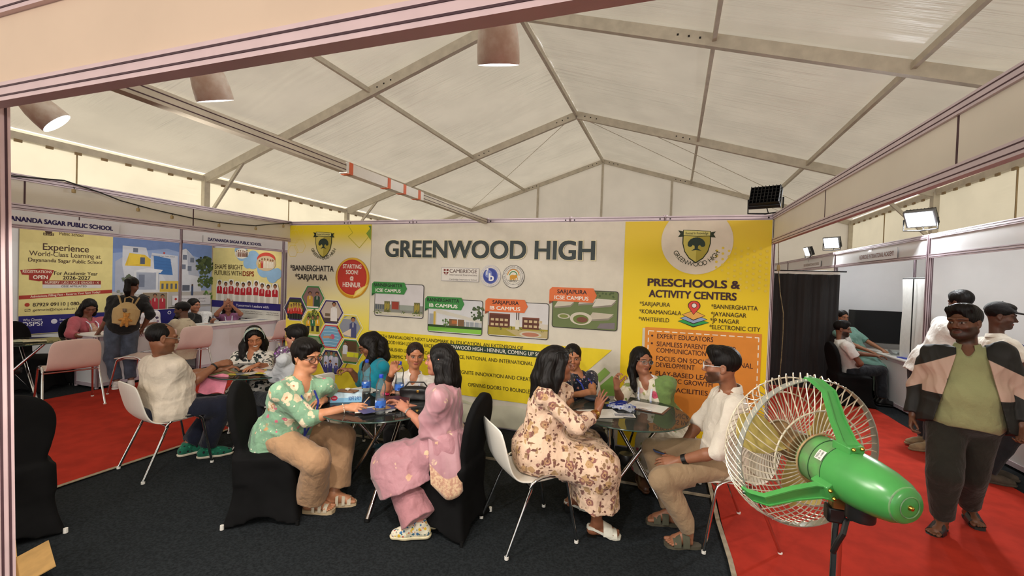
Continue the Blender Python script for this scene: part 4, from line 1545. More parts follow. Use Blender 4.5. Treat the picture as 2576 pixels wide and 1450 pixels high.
WC = 'white moulded chairs around the glass tables'
c0 = shell_chair('white moulded chair under the woman in the beige floral dress', (4.10, -1.865, 0), math.radians(41), SHELL, WC)
dup(c0, (.840, -2.105, 0), math.radians(78), 'white moulded chair under the man in the cream t-shirt')
dup(c0, (5.41, -1.37, 0), math.radians(200), 'white moulded chair under the man in the white shirt and khaki trousers')
dup(c0, (4.99, -.50, 0), math.radians(-62), 'white moulded chair under the woman with the green dupatta')
dup(c0, (2.16, -1.28, 0), math.radians(66), 'empty white moulded chair seen from behind next to the woman in the green floral top')
dup(c0, (2.70, -1.28, 0), math.radians(-55), 'white moulded chair under the woman in the white shirt with a wrist cuff')
dup(c0, (2.27, -.98, 0), math.radians(190), 'white moulded chair under the writing woman in the teal top')
dup(c0, (4.27, -.66, 0), math.radians(-75), 'white moulded chair under the woman in the navy flowered top')
dup(c0, (1.62, -1.42, 0), math.radians(172), 'white moulded chair under the short-haired woman in the pale grey shirt')
dup(c0, (.58, -.98, 0), math.radians(-42), 'white moulded chair under the smiling woman in the leaf print')
PC = 'pale pink moulded chairs on the red aisle'
p0 = shell_chair('pale pink moulded chair nearest the black chair at the frame post, facing the counter', (-2.0, -1.40, 0), math.radians(164), SHELL_P, PC)
p0.scale = (1.1, 1.1, 1.08)
dup(p0, (-2.05, -.55, 0), math.radians(212), 'pale pink moulded chair standing side-on beside the woman with the backpack')
dup(p0, (-2.28, .24, 0), math.radians(165), 'pale pink moulded chair under the man in the black cap at the counter')
dup(p0, (-2.05, 1.75, 0), math.radians(170), 'pale pink moulded chair behind the short-haired woman in grey, beside the banner edge')
BC = 'chairs in black stretch covers'
b0 = covered_chair('black covered chair under the woman in the green floral top', (2.29, -2.30, 0), math.radians(29), BC)
dup(b0, (3.52, -1.955, 0), math.radians(178), 'black covered chair under the woman in the pink silk dress')
dup(b0, (1.01, -3.20, 0), math.radians(168), 'empty black covered chair in front beside the frame post', scale=(1.03, 1.03, 1.0))
dup(b0, (-3.36, -.58, 0), math.radians(0), 'black covered chair behind the counter under the woman in the rose kurta')
dup(b0, (-3.25, -1.15, 0), math.radians(30), 'empty black covered chair behind the pale pink chair and the left glass table')
dup(b0, (7.80, 3.30, 0), math.radians(5), 'black covered chair under the bearded man in the white polo shirt', scale=(1.1, 1.1, 1.0))
dup(b0, (-3.27, .98, 0), math.radians(0), 'black covered chair under the woman in the white scarf')
dup(b0, (-3.27, 1.74, 0), math.radians(-35), 'black covered chair under the girl holding her head')
dup(b0, (-3.32, .15, 0), math.radians(-25), 'black covered chair under the seated person in a flowered top')
dup(b0, (8.25, 4.05, 0), math.radians(-60), 'black covered chair under the woman in sea green behind the bearded man')

# ------------------------------------------------------------------ glass tables
TGLASS = glass_mat('table_glass', '#d2dace', .05, .02, 1.5)
SMOKE = glass_mat('smoked_table_glass', '#565a58', .14, .02, 1.55)
GRIM = mat('glass_rim', '#2f4a42', rough=.15)


def glass_table(label, loc, rot, glass, group, r=.45, h=.745):
    t = thing('glass_table', label, 'table', (*loc, 0), rot, group)
    MB().lathe([(r - .002, h - .010), (r, h - .008), (r, h - .002), (r - .002, h)], 48).build('tabletop', glass, t, angle=.4)
    MB().tube([((r + .0005) * math.cos(a), (r + .0005) * math.sin(a), h - .005) for a in np.linspace(0, 2 * math.pi, 49)[:-1]], .005, 6, closed=True).build('rim', GRIM, t)
    for k in range(3):
        a = 2 * math.pi * k / 3
        p = np.array([.33 * math.cos(a), .33 * math.sin(a), .012])
        b = a + math.pi * .80
        q = np.array([.30 * math.cos(b), .30 * math.sin(b), h - .015])
        MB().tube([p, q], .0155, 12).build('leg', CHROME, t, angle=1.2)
        MB().lathe([(.02, 0), (.018, .02)], 12, 0, (p[0], p[1], 0)).build('foot_cap', BLACKP, t)
        MB().lathe([(.03, 0), (.03, .008)], 16, 0, (q[0], q[1], h - .0185)).build('glass_pad', CHROME, t)
    MB().lathe([(.052, .33), (.06, .345), (.06, .395), (.052, .41)], 18).build('hub', BLACKP, t)
    return t


TG = 'round glass tables with crossed chrome legs'
glass_table('smoked glass table carrying the three water bottles', (2.88, -1.88), math.radians(-66), SMOKE, TG)
glass_table('clear glass table carrying the heap of lanyards', (4.72, -1.25), math.radians(-12), TGLASS, TG)
glass_table('glass table with the candy jar between the cream t-shirt man and the headband woman', (1.05, -1.38), math.radians(40), SMOKE, TG)
glass_table('glass table with brochures at the photo\'s left edge by the empty black covered chair', (-2.86, -1.52), math.radians(10), SMOKE, TG)


# ------------------------------------------------------------------ counters
def counter(label, c, d, rz, cat='counter', group=None, h=.76):
    t = thing('counter', label, cat, (*c, 0), rz, group)
    L, W = d
    mb = MB()
    mb.box((0, W / 2 - .02, h / 2), (L - .06, .012, h - .06), 0).box((0, -W / 2 + .02, h / 2), (L - .06, .012, h - .06), 0)
    mb.box((L / 2 - .02, 0, h / 2), (.012, W - .06, h - .06), 0).box((-L / 2 + .02, 0, h / 2), (.012, W - .06, h - .06), 0)
    mb.build('side_panel', PANELW, t, smooth=False)
    for sx in (-1, 1):
        for sy in (-1, 1):
            mb = MB()
            x, y = sx * (L / 2 - .02), sy * (W / 2 - .02)
            mb.lathe([(.022, 0), (.022, h - .02)], 8, 0, (x, y, 0))
            for k in range(8):
                a = math.pi / 4 * k
                mb.box((x + .0205 * math.cos(a), y + .0205 * math.sin(a), h / 2), (.004, .007, h - .04), 1, rz=a)
            mb.build('corner_post', [ALU, GROOVE], t, smooth=False)
    mb = MB()
    for z in (.05, h - .05):
        for s in (-1, 1):
            mb.box((0, s * (W / 2 - .02), z), (L - .06, .03, .05), 0).box((s * (L / 2 - .02), 0, z), (.03, W - .06, .05), 0)
    mb.build('rail', [ALU], t, smooth=False)
    MB().box((0, 0, h - .008), (L + .03, W + .03, .022), 0).build('counter_top', [WHITEP], t, smooth=False, bevel=.004)
    return t


CG = 'white counters of the left stall'
counter('white counter in front of the woman in the rose kurta', (-2.84, -.35), (.5, .95), 0, group=CG)
counter('white counter in front of the girl holding her head', (-2.87, 1.47), (.5, 1.72), 0, group=CG)
counter('white counter carrying the large television', (8.72, 4.3), (1.3, .5), 0)
counter('white counter with the blue folder in the right booth', (8.62, 3.35), (.5, 1.1), 0)
counter('white counter at the photo\'s right edge behind the walking man', (8.62, .62), (.5, 1.15), 0)
# ------------------------------------------------------------------ people
JN = ['P', 'N', 'H', 'SL', 'SR', 'EL', 'ER', 'WL', 'WR', 'HL', 'HR', 'KL', 'KR', 'AL', 'AR']


def unit(v):
    v = np.asarray(v, float)
    return v / (np.linalg.norm(v) + 1e-12)


def ellmask(x, z, cx, cz, rx, rz, soft=.35):
    a = ((x - cx) / rx); b = ((z - cz) / rz)
    return (a * a + b * b).sqrt().step(1 + soft * .5, 1 - soft * .5)


def skin_mat(name, tone, lips='#8a4a44', brow='#1c1410', beard=0.0, smile=False, hairc='#120d0b', hairline=.072, lidded=False, kajal=False, bald=False):
    m, nt, b = newmat(name)
    at = nt.nodes.new('ShaderNodeAttribute'); at.attribute_name = 'hp'
    sp = nt.nodes.new('ShaderNodeSeparateXYZ')
    nt.links.new(at.outputs['Vector'], sp.inputs[0])
    x, y, z = (NX(nt, sp.outputs[i]) for i in range(3))
    ax = x.abs()
    c = tuple(min(.8, q * 1.18) for q in lin(tone))
    n1 = NX(nt, noise_node(nt, 28, 3)).step(.3, .7)
    col = mixc(nt, n1, tuple(q * .93 for q in c), tuple(min(1, q * 1.05) for q in c))
    front = y.step(.035, .06)
    # warmer pigment on cheeks and nose; eye sockets coloured darker
    red = (c[0] * .98, c[1] * .82, c[2] * .78)
    ck = ellmask(ax, z, .04, -.03, .028, .024, 1.2).max(ellmask(x, z, 0, -.02, .016, .016, 1.2)) * front
    col = mixc(nt, ck * .55, col, red)
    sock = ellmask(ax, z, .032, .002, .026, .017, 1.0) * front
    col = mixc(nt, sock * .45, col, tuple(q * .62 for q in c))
    if beard:
        n2 = NX(nt, noise_node(nt, 420, 2)).step(.25, .75)
        jaw = (z + ax * -.35).step(-.045, -.06) * y.step(-.005, .02)
        lipgap = ellmask(x, z, 0, -.062, .027, .012, .3)
        must = ellmask(x, z, 0, -.045, .034, .0085, .5) * front
        bd = (jaw * (lipgap * -1 + 1)).max(must)
        zz = z.step(-.16, -.135)
        col = mixc(nt, bd * zz * (n2 * .3 + .7) * beard, col, hairc)
    # brows
    bz = z - (ax * -.12 + .0275)
    bm = ((((ax - .033) / .021) * ((ax - .033) / .021)) + ((bz / .0042) * (bz / .0042))).sqrt().step(1.15, .75) * front
    col = mixc(nt, bm * .9, col, brow)
    # eyes
    if lidded:
        ln = ellmask(ax, z + (ax - .032) * (ax - .032) * -14.0, .032, -.001, .0165, .0022, .5) * front
        col = mixc(nt, ln * .9, col, '#1a1110')
    else:
        dark = ellmask(ax, z, .032, .0035, .0175, .0085, .35) * front
        col = mixc(nt, dark * (.95 if kajal else .75), col, '#1d1311')
        wht = ellmask(ax, z, .032, .0012, .0140, .0046, .25) * front
        col = mixc(nt, wht, col, '#a79a91')
        iris = ellmask(ax, z, .0315, .0020, .0064, .0066, .25) * wht
        col = mixc(nt, iris, col, '#170d09')
    # lips
    up = ellmask(x, z, 0, -.0575, .024, .0062, .4).max(ellmask(x, z, 0, -.0655, .020, .0068, .4)) * front
    col = mixc(nt, up * .85, col, lips)
    if smile:
        th = ellmask(x, z + x * x * -9.0, 0, -.0605, .0225, .0062, .2) * front
        col = mixc(nt, th, col, '#e6ddd2')
    else:
        ml = ellmask(x, z + x * x * -2.0, 0, -.0612, .023, .0013, .6) * front
        col = mixc(nt, ml * .85, col, tuple(q * .25 for q in c))
    ns = ellmask(ax, z, .0085, -.036, .0042, .0026, .5) * y.step(.085, .095)
    col = mixc(nt, ns * .7, col, tuple(q * .25 for q in c))
    if not bald:
        hl = (z + y * .35).step(hairline + .028, hairline + .036) * y.step(.16, .15) * z.step(.2, .18) * (x * x + y * y + z * z).step(.03, .026)
        col = mixc(nt, hl * .9, col, hairc)
    nt.links.new(col, b.inputs['Base Color'])
    b.inputs['Roughness'].default_value = .46
    b.inputs['Specular IOR Level'].default_value = .4
    b.inputs['Subsurface Weight'].default_value = .06
    b.inputs['Subsurface Radius'].default_value = (.012, .005, .003)
    bump(nt, b, noise_node(nt, 160, 3), .08, .002)
    return m


def hair_mat(name, color):
    if name in MATS: return MATS[name]
    m, nt, b = newmat(name)
    n = NX(nt, noise_node(nt, 46, 4, vec_scale=(1, 1, .16))).step(.3, .75)
    c = lin(color)
    nt.links.new(mixc(nt, n, tuple(q * .45 for q in c), tuple(min(1, q * 1.5 + .002) for q in c)), b.inputs['Base Color'])
    b.inputs['Roughness'].default_value = .5
    b.inputs['Specular IOR Level'].default_value = .2
    bump(nt, b, noise_node(nt, 120, 4, vec_scale=(1, 1, .10)), .6, .004)
    MATS[name] = m
    return m


HAIR = hair_mat('black_hair', '#0f0b0a')
HAIRB = hair_mat('dark_brown_hair', '#241713')


def cloth_mat(name, base, layers=(), rough=.8, bmp=.12, sheen=.15, var=.06):
    """woven cloth; each layer scatters printed motifs: (scale, size, colour, second colour, inner size, inner colour, seed)"""
    if name in MATS: return MATS[name]
    m, nt, b = newmat(name)
    c = lin(base)
    f = NX(nt, noise_node(nt, 9, 4)).step(.3, .7)
    col = mixc(nt, f, tuple(q * (1 - var) for q in c), tuple(min(1, q * (1 + var)) for q in c))
    for L in layers:
        sc, size, c1, c2, isz, c3, seed = L[:7]
        st = L[7] if len(L) > 7 else (1, 1, 1)
        tc = nt.nodes.new('ShaderNodeTexCoord')
        mp = nt.nodes.new('ShaderNodeMapping')
        mp.inputs['Location'].default_value = (seed * 1.37, seed * .71, seed * 2.3)
        mp.inputs['Scale'].default_value = st
        if len(L) > 8: mp.inputs['Rotation'].default_value = L[8]
        nt.links.new(tc.outputs['Object'], mp.inputs[0])
        nz = nt.nodes.new('ShaderNodeTexNoise'); nz.inputs['Scale'].default_value = sc * 2.6; nz.inputs['Detail'].default_value = 2
        nt.links.new(mp.outputs[0], nz.inputs['Vector'])
        ad = nt.nodes.new('ShaderNodeVectorMath'); ad.operation = 'MULTIPLY_ADD'
        nt.links.new(nz.outputs['Color'], ad.inputs[0]); ad.inputs[1].default_value = (.45 / sc,) * 3
        nt.links.new(mp.outputs[0], ad.inputs[2])
        vo = nt.nodes.new('ShaderNodeTexVoronoi'); vo.inputs['Scale'].default_value = sc
        nt.links.new(ad.outputs[0], vo.inputs['Vector'])
        d = NX(nt, vo.outputs['Distance'])
        sp = nt.nodes.new('ShaderNodeSeparateColor'); nt.links.new(vo.outputs['Color'], sp.inputs[0])
        r = NX(nt, sp.outputs[0]); g = NX(nt, sp.outputs[1])
        cc = mixc(nt, r.step(.45, .55), c1, c2)
        mask = d.step(size * 1.08, size * .92) * g.step(.18, .22)
        col = mixc(nt, mask, col, cc)
        if isz:
            col = mixc(nt, d.step(isz * 1.15, isz * .85) * g.step(.18, .22), col, c3)
    nt.links.new(col, b.inputs['Base Color'])
    b.inputs['Roughness'].default_value = rough
    b.inputs['Specular IOR Level'].default_value = .25
    b.inputs['Sheen Weight'].default_value = sheen
    # creases of worn cloth plus a fine weave
    r1 = (NX(nt, noise_node(nt, 7.5, 3, rough=.5)) * 2.0 - 1.0).abs()
    r2 = (NX(nt, noise_node(nt, 15, 2, vec_scale=(1, 1, .55), rough=.5)) * 2.0 - 1.0).abs()
    wv = NX(nt, noise_node(nt, 230, 3))
    hgt = r1.min(.45) * 1.0 + r2.min(.4) * .5 + wv * (.10 * bmp / .12 if bmp else .03)
    bump(nt, b, hgt.s, .55, .022)
    MATS[name] = m
    return m


class Person:
    def __init__(s, label, joints, az, pitch=0, tilt=0, tone='#8f5f45', fat=1.0, scale=1.0, h=.006, hs=1.0, group=None, seat=None, **face):
        J = {n: np.array(v, float) for n, v in zip(JN, joints)}
        s.o = np.array([J['P'][0], J['P'][1], 0.0])
        s.J = {k: v - s.o for k, v in J.items()}
        s.root = thing('person', label, 'person', tuple(s.o), 0, group)
        s.fat, s.h, s.sc = fat, h, scale
        J = s.J
        s.U = unit(J['N'] - J['P'])
        r = J['SR'] - J['SL']
        hp = J['HR'] - J['HL']
        r = unit(unit(r) + .3 * unit(hp))
        s.R = unit(r - s.U * (r @ s.U))
        s.F = np.cross(s.U, s.R)
        s.L = np.linalg.norm(J['N'] - J['P'])
        a, p, t = math.radians(az), math.radians(pitch), math.radians(tilt)
        f = np.array([math.cos(a) * math.cos(p), math.sin(a) * math.cos(p), math.sin(p)])
        rt = np.array([math.sin(a), -math.cos(a), 0])
        up = np.cross(rt, f)
        rt, up = rt * math.cos(t) + up * math.sin(t), up * math.cos(t) - rt * math.sin(t)
        s.HR_ = np.stack([rt, f, up])          # rows: right, forward, up of the head
        s.hs = hs * scale
        s.tone = tone
        s.skin = skin_mat('skin', tone, **face)
        s.face = face
        s.hands = {}
        s.feet = {}
        s.seat = seat
        pts = np.array(list(J.values()))
        s.lo = pts.min(0) - np.array([.24, .24, .16]); s.hi = pts.max(0) + np.array([.24, .24, .2])
        s.lo[2] = max(s.lo[2], -.005)

    def hd(s, x, y, z):
        """head-local point to the person's space"""
        return s.J['H'] + (np.array([x, y, z]) * s.hs) @ s.HR_

    def fall(s, x, y, z):
        """hair point: rides the head near the crown, hangs plumb lower down"""
        f = unit(s.HR_[1] * [1, 1, 0]); r = np.array([f[1], -f[0], 0])
        g = s.J['H'] + s.hs * (r * x + f * y + np.array([0, 0, z]))
        w = min(1, max(0, (.02 - z) / .10))
        return s.hd(x, y, z) * (1 - w) + g * w

    def tl(s, r, f, u):
        """torso point: r to the right, f forward, u as a share of the trunk's height"""
        return s.J['P'] + s.R * r + s.F * f + s.U * (u * s.L)

    def sit_on(s, f, z, front=.20):
        """press the cloth flat against a seat at height z"""
        F = unit(np.array([s.F[0], s.F[1], 0])); P = s.J['P']
        X, Y, Z = f.ax[0][:, None, None] - P[0], f.ax[1][None, :, None] - P[1], f.ax[2][None, None, :]
        a = X * F[0] + Y * F[1]; b = X * -F[1] + Y * F[0]
        inside = np.maximum(np.maximum(a - front, -.30 - a), np.abs(b) - .30)
        f.D = np.maximum(f.D, np.minimum(z - Z, -inside)).astype(np.float32)

    # ---- skin
    def head(s, f):
        E = lambda x, y, z, rx, ry, rz, k=.02, op='u': f.ell(s.hd(x, y, z), np.array([rx, ry, rz]) * s.hs, s.HR_, k * s.hs, op)
        def Cn(p, q, a, b, k=.01, op='u'): f.cone(s.hd(*p), s.hd(*q), a * s.hs, b * s.hs, k * s.hs, op)
        E(0, -.014, .03, .074, .092, .084, 0)
        E(0, .018, -.028, .061, .072, .08, .03)
        jw = .058 + .006 * (s.fat - 1) * 4
        Cn((-jw * .8, .005, -.06), (0, .062, -.088), .026, .022, .03); Cn((jw * .8, .005, -.06), (0, .062, -.088), .026, .022, .03)
        if s.fat > 1.12:
            E(0, .03, -.085, .055, .055, .035, .03)
        for q in (-1, 1):
            E(q * .036, .058, -.028, .027, .026, .026, .025)
            Cn((q * .012, .088, .027), (q * .05, .068, .027), .011, .010, .014)
        for q in (-1, 1):
            E(q * .032, .098, .002, .017, .014, .0115, .012, 'c')
            E(q * .032, .0745, .002, .0155, .0155, .0125, .003)
        Cn((0, .086, .012), (0, .109, -.026), .0075, .0115, .012)
        for q in (-1, 1):
            E(q * .0125, .098, -.031, .0085, .011, .008, .006)
        E(0, .092, -.0575, .023, .0085, .0058, .006)
        E(0, .089, -.0665, .019, .0085, .0066, .005)
        E(0, .078, -.092, .018, .014, .014, .02)
        for q in (-1, 1):
            E(q * .077, -.012, -.006, .009, .019, .031, .006)
            E(q * .086, -.010, -.004, .006, .010, .017, .004, 'c')
            E(q * .078, -.004, -.033, .007, .009, .009, .005)
        nr = .0485 * s.sc * (1 + (s.fat - 1) * .3)
        f.cone(s.J['N'] - s.U * .03, s.hd(0, -.022, -.045), nr * 1.1, nr * .96, .025)

    def hand(s, f, side, d=None, palm=None, curl=.5, spread=.12, thumb=.5, fingers=None):
        J = s.J; W = J['W' + side]; E_ = J['E' + side]
        d = unit(W - E_) if d is None else unit(d)
        palm = np.array([0, 0, -1.0]) if palm is None else np.asarray(palm, float)
        palm = unit(palm - d * (palm @ d))
        lat = np.cross(d, palm) if side == 'R' else np.cross(palm, d)
        k = s.sc * .98
        base = W + d * .008
        K = []
        for off, le, back in ((.026, .070, .0), (.0085, .079, .003), (-.0095, .073, 0), (-.0265, .056, -.008)):
            kn = base + d * (.083 + back) * k + lat * off * k - palm * .002
            f.cone(W - d * .005, kn, .019 * k, .0105 * k, .010)
            K.append((kn, off, le))
        f.ell(base + d * .045 * k + lat * .004, (.04 * k, .036 * k, .014 * k), np.stack([d, lat, palm]), .01)
        f.ell(base + d * .03 * k + lat * .022 * k + palm * .008, (.028 * k, .016 * k, .013 * k), np.stack([d, lat, palm]), .01)
        for i, (kn, off, le) in enumerate(K):
            c = curl if fingers is None else fingers[i]
            ang = spread * off / .0265
            dd = unit(d * math.cos(ang) + lat * math.sin(ang))
            p = kn; rr = .0083 if i < 3 else .0074
            th = 0
            for j, (fr, cc) in enumerate(((.45, .75), (.31, 1.1), (.24, .8))):
                th += c * cc
                v = unit(dd * math.cos(th) + palm * math.sin(th))
                q = p + v * le * k * fr
                f.cone(p, q, rr * k, (rr - .0008) * k, .003 if j else .007)
                p = q; rr -= .0008
        p = base + d * .022 * k + lat * .026 * k + palm * .004
        v = unit(d * .75 + lat * (.95 - thumb * .6) + palm * (.25 + thumb * .6))
        rr = .0108
        for le, bend in ((.036, 0), (.032, .35), (.026, .5)):
            v = unit(v + d * bend * .5 + palm * bend * .25 * thumb - lat * bend * .3)
            q = p + v * le * k
            f.cone(p, q, rr * k, (rr - .0014) * k, .006)
            p = q; rr -= .0014

    def foot(s, f, side, d, pitch=0.0):
        """bare foot: heel, arch, ball and five toes; d: where it points"""
        A = s.J['A' + side]; d = unit(np.array([d[0], d[1], 0])); k = s.sc
        lat = np.cross(d, [0, 0, 1.0]) * (1 if side == 'R' else -1)       # outward
        zb = A[2] - .075 * k
        P = lambda a, b, c: np.array([A[0], A[1], 0]) + d * a * k + lat * b * k + np.array([0, 0, zb + c * k + max(0, -a + .12) * pitch])
        f.cone(A, P(-.025, 0, .03), .032 * k, .028 * k, .02)
        f.cone(P(-.035, 0, .027), P(.1, .006, .024), .027 * k, .024 * k, .02)
        f.cone(A + d * .015 * k, P(.11, -.01, .026), .03 * k, .022 * k, .025)
        f.cone(P(.10, -.022, .022), P(.11, .03, .018), .02 * k, .017 * k, .015)
        for b, le, r in ((-.030, .060, .0125), (-.008, .062, .0085), (.008, .055, .008), (.023, .046, .0076), (.036, .034, .0072)):
            f.cone(P(.105, b, .018), P(.105 + le * .8, b * 1.08, .010 + r * .3), r * 1.1 * k, r * k, .004)

    def body(s, hands=(), feet=(), bare_arm=1.0):
        J, k, ft = s.J, s.sc, s.fat
        f = Field(s.lo, s.hi, s.h)
        w = .92 * k * ft
        f.ell(s.tl(0, 0, .70), (.145 * w, .095 * w, .17 * k), np.stack([s.R, s.F, s.U]), .04)
        f.ell(s.tl(0, .0, .32), (.13 * w, .095 * w, .17 * k), np.stack([s.R, s.F, s.U]), .05)
        f.ell(s.tl(0, -.01, .04), (.15 * w, .11 * w, .11 * k), np.stack([s.R, s.F, s.U]), .05)
        for q in 'LR':
            f.cone(J['N'] - s.U * .045, J['S' + q] - s.U * .005, .04 * k, .042 * k, .03)
            a = .5 + .5 * ft
            f.cone(J['S' + q], J['E' + q], .044 * k * a, .036 * k * a, .02)
            e = J['E' + q]; wv = J['W' + q]
            f.cone(e, e + (wv - e) * .3, .036 * k * a, .037 * k * a, .012)
            f.cone(e + (wv - e) * .3, wv, .037 * k * a, .0245 * k * (.6 + .4 * a), .012)
            f.cone(J['H' + q], J['K' + q], .075 * k * a, .052 * k * a, .03)
            kn, an = J['K' + q], J['A' + q]
            f.cone(kn, kn + (an - kn) * .35, .05 * k * a, .051 * k * a, .02)
            f.cone(kn + (an - kn) * .35, an, .05 * k * a, .033 * k * (.6 + .4 * a), .02)
        s.head(f)
        for sd, kw in dict(hands).items():
            s.hand(f, sd, **kw)
        for sd, kw in dict(feet).items():
            s.foot(f, sd, **kw)
        if s.seat: s.sit_on(f, s.seat + .008)
        hp = lambda V: ((V - s.J['H']) @ s.HR_.T) / s.hs
        s.body_o = f.build('body', s.skin, s.root, relax=1, attr={'hp': hp})
        return s

    # ---- hair
    def hair(s, kind, m=None, locks=(), vol=1.0, h=None, hairline=0.0):
        m = m or HAIR
        h = h or max(.0045, s.h)
        f = Field(np.minimum(s.J['H'] - .22, s.lo * 0 + s.J['H'] - .42) if locks else s.J['H'] - .22, s.J['H'] + .22, h)
        k = s.hs
        E = lambda x, y, z, rx, ry, rz, kk=.015, op='u': f.ell(s.hd(x, y, z), np.array([rx, ry, rz]) * k, s.HR_, kk * k, op)
        def Cn(p, q, a, b, kk=.02, op='u'): f.cone(s.hd(*p), s.hd(*q), a * k, b * k, kk * k, op)
        v = vol
        hl = hairline
        if kind == 'short_man':
            E(0, -.018, .042, .082 * v, .098 * v, .088 * v, 0)
            E(0, .02, .085, .066, .068, .045 * v, .02)
            E(0, .128, -.035 + hl, .080, .09, .130, .012, 'c')
            for q in (-1, 1):
                E(q * .09, .012, -.035, .03, .04, .05, .01, 'c')
            E(0, -.02, -.12, .12, .12, .065, .01, 'c')
        elif kind == 'receding':
            E(0, -.026, .028, .080, .092, .086, 0)
            E(0, .10, .06, .06, .085, .09, .012, 'c')
            for q in (-1, 1):
                E(q * .09, .02, -.035, .03, .036, .05, .01, 'c')
            E(0, -.02, -.12, .12, .12, .065, .01, 'c')
        elif kind == 'crop_woman':
            E(0, -.02, .035, .09 * v, .108 * v, .092 * v, 0)
            E(.02, .03, .088, .066, .06, .036, .02)
            E(-.006, .130, -.035, .076, .088, .112, .012, 'c')
            for q in (-1, 1):
                E(q * .095, .012, -.03, .028, .026, .04, .008, 'c')
            E(0, -.06, -.05, .06, .045, .05, .03)
            E(0, .0, -.155, .12, .14, .06, .01, 'c')
            Cn((-.05, .07, .086), (.060, .066, .045), .015, .009, .015); Cn((.05, .07, .08), (.076, .042, .0), .013, .008, .015)
        else:   # parted long / tied hair: a close cap
            E(0, -.018, .034, .083 * v, .101 * v, .089 * v, 0)
            E(0, .135, -.032 + hl, .073, .095, .137, .014, 'c')
            if kind != 'curtain':
                for q in (-1, 1):
                    E(q * .092, .008, -.028, .026, .024, .036, .008, 'c')
                E(0, -.01, -.13, .12, .13, .06, .012, 'c')
            else:
                for q in (-1, 1):
                    Cn((q * .066, .03, .03), (q * .078, .0, -.06), .022, .026, .02)
                    Cn((q * .078, .0, -.06), (q * .07, -.03, -.13), .026, .032, .02)
                Cn((0, -.08, .0), (0, -.075, -.13), .06, .062, .03)
            if kind == 'bun':
                E(0, -.125, .02, .045, .038, .045, .012)
            if kind == 'lowbun':
                E(0, -.115, -.035, .05, .036, .04, .012)
        for L in locks:
            pts = [s.fall(*p[:3]) for p in L]
            rr = [p[-1] for p in L]
            for a, b, ra, rb in zip(pts[:-1], pts[1:], rr[:-1], rr[1:]):
                f.cone(a, b, ra * k, rb * k, .02 * k)
        # strand grooves
        I = np.nonzero(np.abs(f.D) < .012)
        Q = (np.stack([f.ax[i][I[i]] for i in range(3)], 1) - s.J['H']) @ s.HR_.T
        an = np.arctan2(Q[:, 0], Q[:, 1] + .02)
        f.D[I] += (.0011 * np.sin(an * 34 + 4 * np.sin(Q[:, 2] * 30)) + .0011 * np.sin(Q[:, 0] * 300 + 3 * np.sin(Q[:, 2] * 22))).astype(np.float32)
        return f.build('hair', m, s.root, relax=1)

    # ---- clothes
    def top(s, m, name='shirt', sleeve=(.55, .55), sr=(.058, .054), hem=.10, off=.016, belly=1.0, bust=0.0, neck=(.058, 0.0), fold=.004, lap=0.0, h=None, shoulder=1.0, flare=0.0, skirt=None, cut=None):
        """shirt, blouse or kurta body; sleeve: 0..1 along the upper arm, 1..2 along the forearm (left, right)"""
        J, k, ft = s.J, s.sc, s.fat
        h = h or max(.006, s.h)
        f = Field(s.lo, s.hi, h)
        M = np.stack([s.R, s.F, s.U])
        w = k * ft
        f.ell(s.tl(0, -.002, .72), (.150 * w + off, .100 * w + off, .165 * k), M, .03)
        f.ell(s.tl(0, .012 * belly, .36), (.138 * w * (.6 + .4 * belly) + off, .102 * w * belly + off, .19 * k), M, .06)
        f.ell(s.tl(0, -.01, .06), (.155 * w + off, .118 * w * (.5 + .5 * belly) + off, .14 * k), M, .06)
        if flare or hem > .12:
            f.loft(s.tl(0, 0, .25), s.tl(0, .0, -hem / s.L - .02), (.145 * w + off, .11 * w * belly + off), (.165 * w + off + flare, .13 * w + off + flare), s.R, .05)
        if bust:
            for q in (-1, 1):
                f.ell(s.tl(q * .068 * k, .085 * w, .60), (.066 * bust, .058 * bust, .066 * bust), M, .05)
        for i, q in enumerate('LR'):
            f.cone(J['N'] - s.U * .055, J['S' + q] - s.U * .012, .045 * k, (.046 + off * .4) * k * shoulder, .03)
            t = sleeve[i]
            S_, E_, W_ = J['S' + q], J['E' + q], J['W' + q]
            r0 = sr[0] * k * (.62 + .38 * ft); r1 = sr[1] * k * (.62 + .38 * ft)
            if t <= 1:
                f.cone(S_, S_ + (E_ - S_) * t, r0, r1, .045, flat=True)
            else:
                f.cone(S_, E_, r0, r1, .045)
                f.cone(E_, E_ + (W_ - E_) * (t - 1), r1, r1 * .82, .02, flat=True)
        if lap:
            for q in 'LR':
                f.cone(J['H' + q], J['H' + q] + (J['K' + q] - J['H' + q]) * lap, .10 * w + off, .085 * w + off, .05, flat=True)
            f.cone(J['P'] + s.F * .05, (J['KL'] + J['KR']) / 2 * lap + J['P'] * (1 - lap), .09 * w, .085 * w, .06, flat=True)
        if skirt:
            rt, rk, rh, hm, kk = skirt
            km = (J['KL'] + J['KR']) / 2; am = (J['AL'] + J['AR']) / 2
            f.cone(J['P'] + s.F * .03, km, rt * w, rk * w, kk)
            for q in 'LR':
                f.cone(J['H' + q], J['K' + q], rt * w, rk * w, kk)
                f.cone(J['K' + q], J['K' + q] + (J['A' + q] - J['K' + q]) * hm, rk * w, rh * k, kk)
            e = km + (am - km) * hm
            f.cone(km, e, rk * w, rh * k, kk)
            f.plane(e, unit(unit(am - km) + np.array([0, 0, -.6])))
        if fold:
            f.wrinkle(fold, 46, seed=int(abs(s.o[0] * 100)) % 97, stretch=(1, 1, .75))
        # neckline
        nr, v = neck
        nb = J['N'] - s.U * .012
        f.cone(nb - s.U * .012, s.hd(0, -.02, -.06) + s.U * .06, nr * k * (.7 + .3 * ft), nr * 1.25 * k, .006, 'c')
